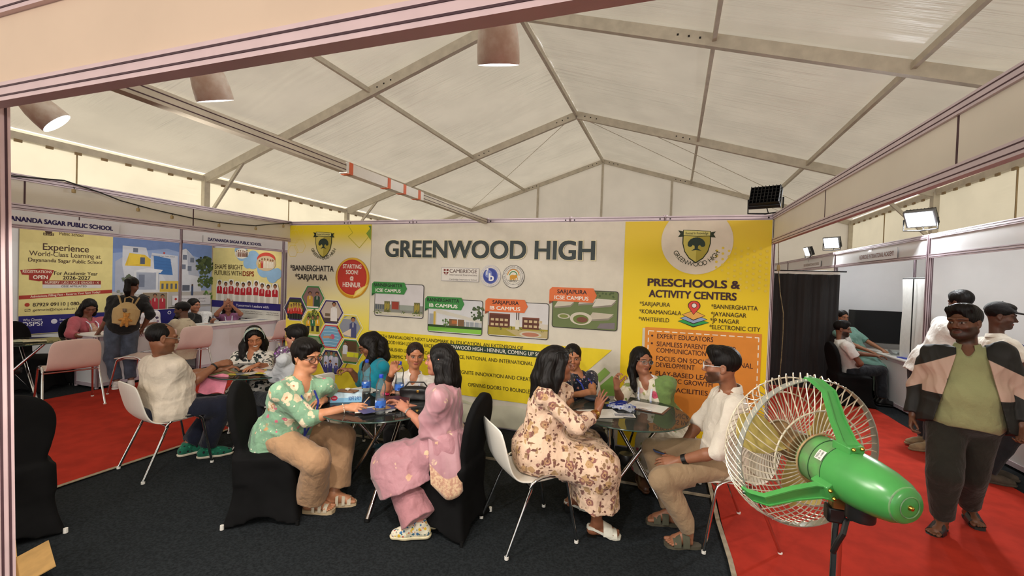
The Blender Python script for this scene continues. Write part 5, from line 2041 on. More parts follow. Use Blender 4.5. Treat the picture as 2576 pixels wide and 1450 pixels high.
        if v:
            f.cone(nb + s.F * .06, nb - s.U * v + s.F * (.10 + .05 * bust) * w, .032 * k, .006, .008, 'c')
            f.cone(nb + s.F * .05, nb - s.U * v * .5 + s.F * .10 * w, .036 * k, .016, .008, 'c')
        if not lap and not skirt:
            f.plane(s.tl(0, 0, 0) - s.U * hem, unit(-s.U + .25 * s.F))
        if s.seat: s.sit_on(f, s.seat)
        tp = lambda V: np.stack([(V - J['P']) @ s.R, (V - J['P']) @ s.F, (V - J['P']) @ s.U], 1)
        if cut:
            I = np.nonzero(f.D < 3 * h)
            Q = tp(np.stack([f.ax[i][I[i]] for i in range(3)], 1))
            f.D[I] = np.maximum(f.D[I], cut(Q[:, 0], Q[:, 1], Q[:, 2])).astype(np.float32)
        return f.build(name, m, s.root, relax=1, attr={'tp': tp})

    def collar(s, m, r=.062, name='collar', h=.022, gap=.5):
        J, k = s.J, s.sc
        mb = MB()
        c = J['N'] + s.U * .004
        n = 22; V = []
        for i in range(n + 1):
            a = gap + (2 * math.pi - 2 * gap) * i / n
            d = s.F * math.cos(a) + s.R * math.sin(a)
            front = max(0, math.cos(a))
            o = c + d * r * k - s.U * (.018 * front)
            V.append((o + s.U * h - d * .004, o + d * .004 + s.U * (h * .98), o + d * .016 - s.U * (h * (.5 + .9 * front))))
        mb.sheet(np.array(V), .004)
        return mb.build(name, m, s.root, angle=1.5)

    def pants(s, m, name='trousers', rt=.096, rk=.072, ra=.062, frac=(.93, .93), fold=.004, h=None, k_=.02):
        J, k, ft = s.J, s.sc, s.fat
        h = h or max(.0065, s.h)
        f = Field(s.lo, s.hi, h)
        M = np.stack([s.R, s.F, s.U]); w = k * ft
        f.ell(s.tl(0, -.008, .06), (.160 * w, .125 * w, .135 * k), M, .03)
        for i, q in enumerate('LR'):
            a = .5 + .5 * ft
            f.cone(J['H' + q], J['K' + q], rt * k * a, rk * k * a, .03)
            f.cone(J['K' + q], J['K' + q] + (J['A' + q] - J['K' + q]) * frac[i], rk * k * a, ra * k, k_, flat=True)
        if fold:
            f.wrinkle(fold, 40, seed=3 + int(abs(s.o[1] * 100)) % 89, stretch=(1, 1, .6))
        f.plane(s.tl(0, 0, .26), unit(np.array([0, 0, 1.0]) - .35 * s.F * [1, 1, 0]))
        if s.seat: s.sit_on(f, s.seat)
        return f.build(name, m, s.root, relax=1)

    def skirt(s, m, name='skirt', rt=.115, hem=.6, rk=.10, rh=.12, k_=.09, fold=.007, h=None, wide=1.0):
        """a dress or kurta skirt lying over the lap and falling past the knees"""
        J, k, ft = s.J, s.sc, s.fat
        h = h or max(.0065, s.h)
        f = Field(s.lo, s.hi, h)
        M = np.stack([s.R, s.F, s.U]); w = k * ft
        f.ell(s.tl(0, -.01, .08), (.168 * w, .135 * w, .16 * k), M, .03)
        km = (J['KL'] + J['KR']) / 2; am = (J['AL'] + J['AR']) / 2
        f.cone(J['P'], km, rt * w, rk * w, k_)
        for q in 'LR':
            f.cone(J['H' + q], J['K' + q], rt * w, rk * w, k_)
            f.cone(J['K' + q], J['K' + q] + (J['A' + q] - J['K' + q]) * hem, rk * w, rh * k * wide, k_)
        f.cone(km, km + (am - km) * hem, rk * w, rh * k * wide, k_)
        e = km + (am - km) * hem
        if fold:
            f.wrinkle(fold, 38, seed=11 + int(abs(s.o[1] * 100)) % 83, stretch=(1, 1, .35))
        f.plane(e, unit(unit(am - km) + np.array([0, 0, -.6])))
        if s.seat: s.sit_on(f, s.seat)
        return f.build(name, m, s.root, relax=1)

    def drape(s, m, paths, name='dupatta', k_=.03, fold=.006, h=None, flat=None):
        h = h or max(.0065, s.h)
        A = np.array([p[:3] for P in paths for p in P])
        rr = max(p[3] for P in paths for p in P)
        f = Field(A.min(0) - rr - .05, A.max(0) + rr + .05, h)
        for P in paths:
            for a, b in zip(P[:-1], P[1:]):
                f.cone(a[:3], b[:3], a[3], b[3], k_)
        if fold:
            f.wrinkle(fold, 60, seed=7, stretch=(1, 1, .4))
        return f.build(name, m, s.root, relax=1)

    def shoe(s, m, side, d, sole=None, name='shoe'):
        A = s.J['A' + side]; d = unit(np.array([d[0], d[1], 0])); k = s.sc
        lat = np.cross(d, [0, 0, 1.0])
        zb = A[2] - .085 * k
        P = lambda a, b, c: np.array([A[0], A[1], 0]) + d * a * k + lat * b * k + np.array([0, 0, zb + c * k])
        f = Field(P(.06, 0, .06) - .22, P(.06, 0, .06) + .22, .0055)
        f.cone(A + np.array([0, 0, .012]), P(-.02, 0, .05), .042 * k, .04 * k, .02)
        f.cone(P(-.035, 0, .04), P(.10, 0, .035), .037 * k, .038 * k, .02)
        f.cone(P(.02, 0, .07), P(.13, 0, .035), .032 * k, .032 * k, .03)
        f.cone(P(.10, 0, .033), P(.165, -.002, .03), .04 * k, .030 * k, .02)
        f.plane(P(0, 0, .012), (0, 0, -1)); f.plane(A + np.array([0, 0, .03]), (0, 0, 1))
        o = f.build(name, m, s.root, relax=1)
        g = Field(P(.06, 0, .06) - .22, P(.06, 0, .06) + .22, .0055)
        g.cone(P(-.035, 0, .02), P(.10, 0, .02), .042 * k, .044 * k, .02); g.cone(P(.10, 0, .02), P(.17, -.002, .02), .044 * k, .034 * k, .02)
        g.plane(P(0, 0, .0), (0, 0, -1)); g.plane(P(0, 0, .022), (0, 0, 1))
        g.build('sole', sole or m, o, relax=1)
        return o

    def sandal(s, m, side, d, straps=((.05, .028), (.10, .03)), name='sandal', thick=.025, heel=0.0, solem=None):
        A = s.J['A' + side]; d = unit(np.array([d[0], d[1], 0])); k = s.sc
        lat = np.cross(d, [0, 0, 1.0]) * (1 if side == 'R' else -1)
        zb = A[2] - .075 * k
        P = lambda a, b, c: np.array([A[0], A[1], 0]) + d * a * k + lat * b * k + np.array([0, 0, zb + c * k])
        out = [(-.065, 0), (-.055, .026), (-.02, .034), (.04, .034), (.09, .044), (.13, .044), (.16, .032), (.172, .0), (.165, -.03), (.13, -.043), (.08, -.038), (.03, -.03), (-.02, -.032), (-.055, -.024)]
        mb = MB()
        rise = lambda a: heel * min(1, max(0, (.10 - a) / .12))
        n = len(out)
        T = [P(a, b, .004 + rise(a)) for a, b in out]; B = [P(a, b * 1.0, -thick + rise(a) * .92) for a, b in out]
        mb.add(T + B, [tuple(range(n))[::-1], tuple(range(n, 2 * n))] + [(i, (i + 1) % n, n + (i + 1) % n, n + i) for i in range(n)])
        o = mb.build(name, solem or m, s.root, smooth=True)
        if heel:
            hb = MB()
            hb.prism([(-.03, -.028), (.03, -.028), (.03, .028), (-.03, .028)], P(-.03, 0, -.0) * [1, 1, 0] + np.array([0, 0, max(0, zb - thick * k)]), d, lat * (1 if side == 'R' else 1), heel * k * (1 if side == 'L' else 1))
            hb.build('heel', BLACKP, o, smooth=False)
        for a, wd in straps:
            G = []
            tall = lambda q: max(.040, .098 - .55 * max(0, q - .02))
            for i in range(13):
                q = math.pi * i / 12
                c, z = math.cos(q), math.sin(q) ** .8
                G.append([P(a - wd / 2, c * .046, z * tall(a - wd / 2) + rise(a) * .9), P(a + wd / 2, c * .048, z * tall(a + wd / 2) + rise(a) * .9)])
            MB().sheet(np.array(G), .004).build('strap', m, o, angle=1.5)
        return o

    # ---- things worn
    def glasses(s, m, r=(.024, .0185), lens=True, w=.0019, square=False, push=None):
        L = (lambda x, y, z: s.hd(x, y, z)) if push is None else (lambda x, y, z: s.hd(x, y - .02 + push[0], z + push[1]))
        mb = MB()
        g = bpy.data.objects.new('glasses', None); link(g, s.root)
        lm = glass_mat('lens_glass', '#f2f2f0', .03)
        for q in (-1, 1):
            ring = []
            for i in range(20):
                a = 2 * math.pi * i / 20
                x, z = math.cos(a), math.sin(a)
                if square:
                    x, z = math.copysign(abs(x) ** .6, x), math.copysign(abs(z) ** .6, z)
                xx = q * .034 + r[0] * x
                ring.append(L(xx, .108 - .18 * xx * xx * 12, .0 + r[1] * z))
            mb.tube(ring, w * s.hs, 6, closed=True)
            if lens:
                MB().add(ring, [tuple(range(20))]).build('lens', lm, g, smooth=False)
            mb.tube([L(q * .058, .100, .006), L(q * .075, .06, .008), L(q * .080, .0, .006), L(q * .078, -.022, -.008)], w * 1.0 * s.hs, 6)
        mb.tube([L(-.011, .1075, .004), L(0, .109, .007), L(.011, .1075, .004)], w * s.hs, 6)
        mb.build('frame', m, g)
        return g

    def lanyard(s, m, drop=.62, card=True, spread=.055, cardm=None):
        """strap around the neck meeting in front with a badge"""
        J = s.J; k = s.sc * s.fat
        N = J['N']
        mb = MB()
        end = s.tl(0, .185 * k, drop - .30)
        for q in (-1, 1):
            pts = [N - s.F * .055 + s.U * .025, N + s.R * q * .06 + s.U * .012 - s.F * .02, N + s.R * q * .062 + s.F * .05 - s.U * .02, s.tl(q * spread, .148 * k, .82), s.tl(q * spread * .75, .178 * k, .62), end]
            G = []
            P = np.array(pts)
            for i, p in enumerate(P):
                t = unit(P[min(i + 1, len(P) - 1)] - P[max(i - 1, 0)])
                side = unit(np.cross(t, s.F if i > 1 else s.U)) * .008
                G.append([p - side, p + side])
            mb.sheet(np.array(G), .002)
        o = mb.build('lanyard', m, s.root, angle=1.5)
        if card:
            MB().prism([(-.04, -.11), (.04, -.11), (.04, 0), (-.04, 0)], end + s.F * .006, s.R, s.U, .003).build('badge', cardm or WHITEP, o, smooth=False)
        return o

    def band(s, m, side, t=.88, r=.03, w=.012, name='bracelet', beads=0):
        E_, W_ = s.J['E' + side], s.J['W' + side]
        c = E_ + (W_ - E_) * t
        x, y, d = basis(W_ - E_)
        mb = MB()
        if beads:
            for i in range(beads):
                a = 2 * math.pi * i / beads
                mb.lathe([(.001, -.0045), (.0045, 0), (.001, .0045)], 8, 0, c + r * (math.cos(a) * x + math.sin(a) * y))
        else:
            G = [[c + (r * (math.cos(a) * x + math.sin(a) * y)) - d * w / 2, c + (r * (math.cos(a) * x + math.sin(a) * y)) + d * w / 2] for a in np.linspace(0, 2 * math.pi, 21)]
            mb.sheet(np.array(G), .004)
        return mb.build(name, m, s.root, angle=1.5)

    def earring(s, m):
        for q in (-1, 1):
            mb = MB().lathe([(.001, -.008), (.006, -.003), (.0065, .002), (.001, .008)], 10, 0, s.hd(q * .082, -.002, -.05))
            mb.build('earring', m, s.root)
POSE = {
 'green': [[2.294,-2.249,0.526],[2.467,-2.255,0.968],[2.464,-2.206,1.138],[2.556,-2.106,0.9],[2.447,-2.432,0.921],[2.446,-1.889,0.761],[2.625,-2.336,0.725],[2.54,-2.114,0.786],[2.788,-2.158,0.775],[2.25,-2.168,0.528],[2.308,-2.335,0.557],[2.622,-1.981,0.476],[2.71,-2.351,0.441],[2.648,-2.103,0.09],[2.56,-2.224,0.092]],
 'pink': [[3.519,-1.969,0.519],[3.462,-1.972,0.986],[3.429,-1.944,1.15],[3.528,-2.132,0.937],[3.375,-1.842,0.898],[3.433,-2.096,0.685],[3.272,-1.746,0.666],[3.221,-2.035,0.773],[3.081,-1.859,0.75],[3.561,-2.037,0.56],[3.496,-1.883,0.516],[3.209,-2.117,0.376],[3.169,-2.091,0.394],[3.458,-2.21,0.085],[3.456,-2.084,0.09]],
 'whitelady': [[2.75,-1.348,0.453],[2.872,-1.367,0.875],[2.864,-1.347,1.042],[2.999,-1.275,0.809],[2.723,-1.428,0.837],[3.113,-1.501,0.762],[2.773,-1.667,0.758],[2.916,-1.621,0.771],[2.876,-1.727,0.949],[2.819,-1.304,0.477],[2.689,-1.405,0.471],[3.065,-1.601,0.459],[2.895,-1.731,0.459],[3.053,-1.607,0.091],[2.903,-1.723,0.091]],
 'teal': [[2.346,-1.095,0.466],[2.293,-1.137,0.91],[2.22,-1.148,1.058],[2.441,-1.218,0.875],[2.148,-1.093,0.829],[2.328,-1.113,0.662],[2.008,-0.991,0.63],[2.148,-1.252,0.615],[2.017,-1.159,0.787],[2.348,-1.18,0.483],[2.319,-1.015,0.483],[1.965,-1.274,0.467],[1.927,-1.059,0.467],[1.957,-1.262,0.091],[1.924,-1.072,0.091]],
 'grey': [[1.598,-1.436,0.491],[1.547,-1.409,0.95],[1.536,-1.381,1.119],[1.594,-1.583,0.932],[1.427,-1.307,0.864],[1.426,-1.526,0.726],[1.351,-1.277,0.606],[1.195,-1.477,0.753],[1.127,-1.334,0.66],[1.57,-1.519,0.509],[1.596,-1.348,0.505],[1.166,-1.476,0.479],[1.2,-1.253,0.479],[1.163,-1.462,0.09],[1.192,-1.265,0.091]],
 'head': [[0.654,-1.084,0.401],[0.667,-1.114,0.846],[0.683,-1.112,1.014],[0.806,-1.035,0.784],[0.508,-1.164,0.798],[0.992,-1.213,0.722],[0.629,-1.367,0.676],[1.089,-1.409,0.799],[0.799,-1.513,0.741],[0.715,-1.024,0.424],[0.602,-1.149,0.427],[1.03,-1.264,0.471],[0.882,-1.43,0.471],[1.022,-1.275,0.09],[0.891,-1.419,0.09]],
 'tee': [[0.842,-2.114,0.48],[0.839,-2.15,0.996],[0.912,-2.203,1.156],[0.664,-2.144,0.904],[1.024,-2.159,0.918],[0.81,-1.925,0.76],[0.934,-1.971,0.708],[0.947,-1.702,0.795],[0.968,-1.755,0.848],[0.764,-2.06,0.505],[0.9,-2.192,0.494],[0.827,-1.627,0.428],[1.105,-1.799,0.487],[0.767,-1.876,0.089],[0.979,-1.844,0.087]],
 'floral': [[4.142,-1.823,0.537],[4.221,-1.775,1.02],[4.269,-1.832,1.181],[4.282,-1.617,0.942],[4.214,-1.958,0.986],[4.114,-1.557,0.719],[4.441,-1.952,0.807],[4.355,-1.492,0.743],[4.538,-1.723,0.839],[4.09,-1.745,0.545],[4.165,-1.912,0.556],[4.426,-1.487,0.488],[4.571,-1.797,0.489],[4.348,-1.479,0.089],[4.564,-1.748,0.086]],
 'navy': [[4.278,-0.816,0.469],[4.23,-0.795,0.911],[4.195,-0.841,1.066],[4.35,-0.683,0.867],[4.162,-0.945,0.878],[4.397,-0.926,0.778],[4.217,-1.194,0.815],[4.274,-1.12,0.793],[4.297,-1.121,0.612],[4.36,-0.794,0.489],[4.197,-0.838,0.492],[4.492,-1.166,0.467],[4.279,-1.223,0.467],[4.476,-1.158,0.091],[4.289,-1.209,0.091]],
 'kurta': [[4.987,-0.605,0.515],[4.846,-0.783,0.916],[4.792,-0.754,1.075],[5.016,-0.823,0.91],[4.719,-0.688,0.851],[4.97,-0.665,0.699],[4.636,-0.919,0.744],[4.747,-0.703,0.772],[4.616,-1.104,0.888],[5.074,-0.609,0.533],[4.907,-0.567,0.524],[5.148,-0.963,0.357],[4.906,-0.964,0.466],[4.923,-0.792,0.095],[4.83,-0.854,0.101]],
 'whiteman': [[5.379,-1.41,0.518],[5.404,-1.457,1.045],[5.335,-1.519,1.208],[5.4,-1.647,0.978],[5.377,-1.28,0.96],[5.304,-1.729,0.692],[5.249,-1.169,0.71],[5.083,-1.652,0.57],[5.112,-1.314,0.536],[5.366,-1.507,0.535],[5.363,-1.313,0.534],[4.978,-1.729,0.456],[4.912,-1.291,0.495],[5.181,-1.63,0.088],[5.06,-1.401,0.094]],
 'walker': [[7.065,-0.716,0.817],[7.072,-0.688,1.369],[7.053,-0.675,1.545],[7.227,-0.762,1.341],[6.915,-0.614,1.288],[7.33,-0.76,1.086],[6.867,-0.537,1.029],[7.292,-0.855,0.869],[6.818,-0.592,0.801],[7.154,-0.726,0.83],[6.99,-0.665,0.821],[7.146,-0.64,0.428],[6.903,-0.831,0.455],[7.256,-0.464,0.095],[6.951,-0.735,0.081]],
 'capman': [[8.027,0.551,0.88],[7.964,0.588,1.369],[7.986,0.586,1.56],[7.953,0.751,1.279],[7.961,0.412,1.305],[7.994,0.806,1.008],[8.074,0.327,1.064],[8.093,0.803,0.784],[8.156,0.331,0.833],[8.025,0.638,0.908],[8.057,0.463,0.878],[8.025,0.654,0.489],[8.04,0.46,0.459],[8.0,0.648,0.09],[7.89,0.497,0.089]],
 'backman': [[7.799,1.287,0.979],[7.995,1.232,1.479],[8.019,1.226,1.666],[7.96,1.411,1.424],[7.967,1.063,1.396],[7.827,1.271,1.209],[7.954,1.173,1.129],[8.02,1.356,1.349],[7.981,1.251,0.891],[7.735,1.351,0.942],[7.862,1.223,0.946],[7.768,1.385,0.507],[7.838,1.242,0.51],[7.87,1.426,0.104],[7.826,1.245,0.094]],
 'polo': [[7.835,3.367,0.497],[7.668,3.337,0.976],[7.707,3.397,1.152],[7.772,3.502,0.996],[7.685,3.151,0.913],[7.936,3.592,0.758],[7.854,3.101,0.666],[8.189,3.515,0.754],[7.884,3.347,0.572],[7.84,3.463,0.524],[7.806,3.273,0.51],[8.29,3.52,0.521],[8.237,3.411,0.528],[8.265,3.499,0.09],[8.254,3.361,0.095]],
 'standw': [[8.183,4.043,0.665],[7.97,4.132,1.124],[7.956,4.139,1.309],[8.133,4.209,1.078],[7.844,4.038,1.026],[8.323,4.094,0.906],[8.028,3.9,0.865],[8.453,3.912,0.804],[8.215,3.761,0.787],[8.268,4.078,0.651],[8.117,3.986,0.633],[8.523,3.785,0.489],[8.338,3.658,0.49],[8.542,3.746,0.091],[8.367,3.64,0.091]],
 'counterlady': [[-3.344,-0.56,0.476],[-3.372,-0.546,0.946],[-3.338,-0.53,1.12],[-3.348,-0.372,0.892],[-3.313,-0.713,0.916],[-3.168,-0.328,0.682],[-3.135,-0.848,0.749],[-2.975,-0.466,0.742],[-2.899,-0.791,0.721],[-3.333,-0.471,0.496],[-3.348,-0.649,0.5],[-2.913,-0.47,0.491],[-2.932,-0.704,0.491],[-2.921,-0.485,0.09],[-2.939,-0.689,0.09]],
 'backpack': [[-2.437,-0.602,0.863],[-2.467,-0.51,1.318],[-2.461,-0.477,1.487],[-2.566,-0.65,1.28],[-2.417,-0.35,1.267],[-2.541,-0.708,1.016],[-2.248,-0.358,1.055],[-2.645,-0.77,0.812],[-2.38,-0.367,0.858],[-2.494,-0.671,0.859],[-2.414,-0.516,0.861],[-2.5,-0.693,0.452],[-2.408,-0.529,0.454],[-2.371,-0.693,0.086],[-2.29,-0.566,0.086]],
 'floralseat': [[-3.3,0.149,0.555],[-3.218,0.132,1.009],[-3.209,0.122,1.179],[-3.178,0.298,0.975],[-3.328,-0.001,0.992],[-3.092,0.288,0.717],[-3.189,-0.041,0.762],[-2.936,0.11,0.734],[-2.993,0.078,0.827],[-3.247,0.221,0.551],[-3.321,0.062,0.551],[-2.873,0.076,0.479],[-2.969,-0.13,0.479],[-2.887,0.068,0.091],[-2.971,-0.113,0.091]],
 'cap2': [[-2.321,0.192,0.44],[-2.357,0.216,0.923],[-2.448,0.233,1.079],[-2.313,0.034,0.897],[-2.462,0.358,0.857],[-2.541,0.008,0.717],[-2.41,0.534,0.632],[-2.727,0.179,0.748],[-2.623,0.434,0.73],[-2.353,0.105,0.465],[-2.305,0.284,0.463],[-2.779,0.194,0.506],[-2.715,0.429,0.506],[-2.779,0.211,0.09],[-2.724,0.415,0.09]],
 'scarf': [[-3.251,0.997,0.469],[-3.246,1.028,0.934],[-3.209,0.964,1.093],[-3.21,1.206,0.887],[-3.164,0.867,0.907],[-3.028,1.139,0.687],[-3.093,0.751,0.662],[-2.838,1.047,0.811],[-2.897,0.876,0.737],[-3.244,1.086,0.491],[-3.244,0.907,0.492],[-2.826,1.117,0.491],[-2.825,0.883,0.491],[-2.829,1.103,0.09],[-2.829,0.897,0.09]],
 'girl': [[-3.196,1.694,0.451],[-3.213,1.646,0.89],[-3.186,1.612,1.048],[-3.128,1.787,0.849],[-3.332,1.542,0.831],[-2.901,1.67,0.9],[-3.165,1.354,0.899],[-2.98,1.535,1.067],[-3.039,1.425,1.075],[-3.146,1.76,0.472],[-3.241,1.624,0.473],[-2.81,1.56,0.463],[-2.935,1.382,0.463],[-2.824,1.554,0.091],[-2.934,1.397,0.091]],
}
A3 = np.array
# cloths
GREEN_FLORAL = cloth_mat('green_flowered_cloth', '#7fa587', [
    (9, .33, '#e2d3b4', '#dcc7a6', .08, '#b9805a', 1), (12, .22, '#d8c8a6', '#b88f63', 0, None, 2),
    (13, .20, '#c8687a', '#d9c9ac', .06, '#e3cfa6', 3), (30, .2, '#d6d6be', '#a4b592', 0, None, 4)], bmp=.1)
PINK_SILK = cloth_mat('pink_silk', '#b07e86', [(9, .16, '#d3b08f', '#cfa58a', 0, None, 5), (16, .13, '#cf9c90', '#d6b596', 0, None, 6)], rough=.45, sheen=.3)
GOLD_SILK = cloth_mat('gold_brocade', '#cfa68a', [(22, .3, '#b9816f', '#dcbf96', 0, None, 7), (40, .3, '#e0c79e', '#b98a6e', 0, None, 8)], rough=.42, sheen=.2)
wrap_hem = lambda r, f: .03 + .4 * np.clip(f, 0, 1)


def silk_wrap():
    m, nt, b = newmat('pink_silk_wrap')
    at = nt.nodes.new('ShaderNodeAttribute'); at.attribute_name = 'tp'
    sp = nt.nodes.new('ShaderNodeSeparateXYZ'); nt.links.new(at.outputs['Vector'], sp.inputs[0])
    f, u = NX(nt, sp.outputs[1]), NX(nt, sp.outputs[2])
    q = u - ((f + .01) * (f + .01) * 6.0 - .24)
    gold = q.step(.135, .125)
    n = NX(nt, noise_node(nt, 60, 3)).step(.4, .6)
    gcol = mixc(nt, n, '#bf8f78', '#d9b996')
    tc = nt.nodes.new('ShaderNodeTexCoord')
    vo = nt.nodes.new('ShaderNodeTexVoronoi'); vo.inputs['Scale'].default_value = 9; nt.links.new(tc.outputs['Object'], vo.inputs['Vector'])
    motif = NX(nt, vo.outputs['Distance']).step(.22, .16) * n
    pink = mixc(nt, NX(nt, noise_node(nt, 7, 3)).step(.3, .7), '#a6767e', '#b98a92')
    col = mixc(nt, motif, pink, '#d6b89a')
    nt.links.new(mixc(nt, gold, col, gcol), b.inputs['Base Color'])
    b.inputs['Roughness'].default_value = .42
    b.inputs['Sheen Weight'].default_value = .3
    return m


SILK_WRAP = silk_wrap()
PINK_PLAIN = cloth_mat('pink_cotton', '#b07a80', [], rough=.6)
BEIGE_FLORAL = cloth_mat('beige_flowered_cloth', '#dfc0a6', [
    (15, .42, '#8e5f58', '#b99668', .26, '#c29a72', 9), (15, .15, '#7b4a48', '#8a6a3a', 0, None, 9), (30, .30, '#7a5148', '#a38562', 0, None, 10, (1, 1, .4)), (36, .26, '#6d4a40', '#8c6a50', 0, None, 11, (.3, 1, 1)), (30, .24, '#7d5648', '#6d4a40', 0, None, 25, (1, .28, 1), (.5, .2, .9))], bmp=.15)
LEAF_PRINT = cloth_mat('leaf_print_cloth', '#d8d4cc', [
    (21, .40, '#22292c', '#1c2326', 0, None, 12, (1, 1, .42), (.3, .7, 0)), (24, .36, '#28302f', '#20282c', 0, None, 13, (.42, 1, 1), (0, .6, .4)), (26, .34, '#242a2c', '#39443f', 0, None, 23, (1, .45, 1), (.8, 0, .2))], bmp=.1)
NAVY_FLORAL = cloth_mat('navy_flowered_cloth', '#171a2c', [(26, .30, '#c9bdb6', '#a56a66', .1, '#d8cfa0', 14), (44, .25, '#8f93a8', '#5b6a4c', 0, None, 15)], bmp=.1)
KURTA_FLORAL = cloth_mat('ivory_flowered_cloth', '#d9d2bf', [(6.5, .25, '#c8566c', '#d9d2bf', .12, '#b13d58', 16), (8, .3, '#8f9a58', '#d9d2bf', 0, None, 17, (1, 1, .6)), (17, .24, '#7d8c4a', '#b5b27a', 0, None, 18)], bmp=.12)
PURPLE_FLORAL = cloth_mat('white_purple_flowered_cloth', '#d5cfd2', [(14, .3, '#4c3f55', '#8a6f8c', 0, None, 19)], bmp=.1)
GREY_SHIRT = cloth_mat('pale_grey_cotton', '#b9bcc0', [], bmp=.15)
WHITE_SHIRT = cloth_mat('white_cotton', '#dcd8d2', [], bmp=.2, var=.03)
CREAM_TEE = cloth_mat('cream_knit', '#cfc3b2', [], bmp=.25)
WHITE_LINEN = cloth_mat('white_linen', '#ddd5c8', [], bmp=.25, var=.04)
TEAL = cloth_mat('teal_knit', '#0f7d92', [], bmp=.2, var=.12)
KHAKI = cloth_mat('khaki_twill', '#9c8467', [], bmp=.2)
TAN = cloth_mat('tan_crepe', '#a98564', [], bmp=.12)
NAVY_DENIM = cloth_mat('dark_navy_denim', '#14182a', [], bmp=.3, var=.2)
JEANS = cloth_mat('washed_grey_denim', '#4a5364', [], bmp=.3, var=.3)
OLIVE = cloth_mat('dark_olive_cotton', '#22211b', [], bmp=.2, var=.15)
SAGE_TEE = cloth_mat('sage_pique', '#8f9268', [], bmp=.25)
JKT_BLACK = cloth_mat('black_jacket_nylon', '#131312', [], bmp=.15, var=.15)
JKT_PINK = cloth_mat('dusty_beige_panel', '#b89c8d', [], bmp=.1)
BLACK_CLOTH = cloth_mat('black_cotton', '#141213', [], bmp=.2, var=.15)
CHARCOAL = cloth_mat('charcoal_cotton', '#1f2228', [], bmp=.2, var=.15)
ROSE = cloth_mat('rose_kurta_cloth', '#a8525c', [], bmp=.2)
ROSE_YOKE = cloth_mat('beige_embroidered_yoke', '#b78f7c', [(60, .3, '#d0b193', '#9c6f62', 0, None, 20)])
LILAC = cloth_mat('lilac_cotton', '#8d5a80', [], bmp=.2)
BEIGE_SHIRT = cloth_mat('beige_cotton', '#c3b59c', [], bmp=.2)
SEA = cloth_mat('sea_green_cloth', '#6d9488', [], bmp=.15)
SCARF_W = cloth_mat('white_dotted_scarf', '#cfd0d2', [(40, .22, '#9aa3ad', '#b5b0a8', 0, None, 21)], bmp=.2)
DUPATTA_G = cloth_mat('green_dupatta_cloth', '#6f8a4f', [], bmp=.2, var=.14)
BLUE_STRAP = mat('blue_lanyard', '#23358c', rough=.6)
WHITE_STRAP = cloth_mat('white_blue_lanyard', '#cfd2dc', [(55, .33, '#4463b0', '#cfd2dc', 0, None, 22)])
TORT = mat('tortoise_frame', '#3a2418', rough=.25, var=.5, scale=60)
GOLDM = mat('gold_metal', '#c79a4a', rough=.25, metal=1.0)
SILVERM = mat('silver_metal', '#c9c9cc', rough=.22, metal=1.0)
PEARL = mat('pearl', '#e2dac8', rough=.2)
LEATHER = mat('brown_leather', '#4a2f20', rough=.5, var=.2)
NAILS = mat('white_nail', '#e6ded6', rough=.3)


def az_dir(a):
    return A3([math.cos(math.radians(a)), math.sin(math.radians(a)), 0])


# ---- 1 woman in the green floral top
p = Person('woman in a green floral top with short black hair and round glasses', POSE['green'], -6, -12, -3, '#b27c5c', fat=1.2, h=.0042, lips='#94504a')
p.body(hands={'R': dict(d=(.9, .1, .12), palm=(0, .7, -.7), curl=.5, thumb=.8, fingers=(.35, .55, .7, .8)), 'L': dict(palm=(-.2, -.3, -1), curl=.35)}, feet={'R': dict(d=az_dir(20)), 'L': dict(d=az_dir(35))})
p.hair('crop_woman', vol=1.04)
p.top(GREEN_FLORAL, 'floral_top', sleeve=(1.15, 1.32), sr=(.060, .055), hem=.16, off=.018, belly=1.1, bust=1.05, neck=(.060, .07), fold=.006, flare=.03)
p.pants(TAN, 'wide_trousers', rt=.098, rk=.086, ra=.115, frac=(.86, .86), fold=.005)
for q in 'LR': p.sandal(mat('beige_strap', '#c9bda6', rough=.6), q, az_dir(20 if q == 'R' else 35), straps=((.03, .02), (.075, .022), (.115, .026)), name='platform_sandal', thick=.03, solem=mat('cork_wedge', '#c4ae8c', rough=.8))
p.glasses(TORT, r=(.0245, .021), w=.0024)
p.lanyard(BLUE_STRAP, drop=.60, cardm=mat('badge_photo', '#8a86a0', rough=.4, var=.3))
p.band(PEARL, 'R', .93, .031, name='pearl_bracelet', beads=16); p.band(BLACKP, 'L', .85, .033, .022, 'wristband')
p.earring(GOLDM)

# ---- 2 woman in pink silk
p = Person('woman in a pink silk kurta and dupatta with shoulder-length black hair', POSE['pink'], 190, -4, 0, '#a9715a', fat=1.05, scale=.98, h=.0042, lips='#8a4a48')
p.body(hands={'L': dict(palm=(.3, .5, -.8), curl=.5), 'R': dict(palm=(.2, -.5, -.8), curl=.5)})
p.hair('curtain', locks=[[(-.06, -.03, -.02, .035), (-.075, -.03, -.14, .04), (-.07, -.06, -.24, .03)], [(.06, -.03, -.02, .035), (.075, -.04, -.14, .04), (.06, -.07, -.25, .03)], [(0, -.085, .0, .05), (0, -.10, -.14, .062), (0, -.12, -.27, .045)], [(-.04, -.08, 0, .04), (-.055, -.085, -.15, .045), (-.05, -.10, -.29, .022)]])
p.top(PINK_SILK, 'kurta', sleeve=(1.22, 1.25), sr=(.062, .060), hem=.2, off=.018, bust=.9, neck=(.056, .0), fold=.006, skirt=(.110, .118, .17, .40, .10))
p.pants(PINK_PLAIN, 'salwar', rt=.088, rk=.095, ra=.125, frac=(.93, .93), fold=.009, k_=.06)
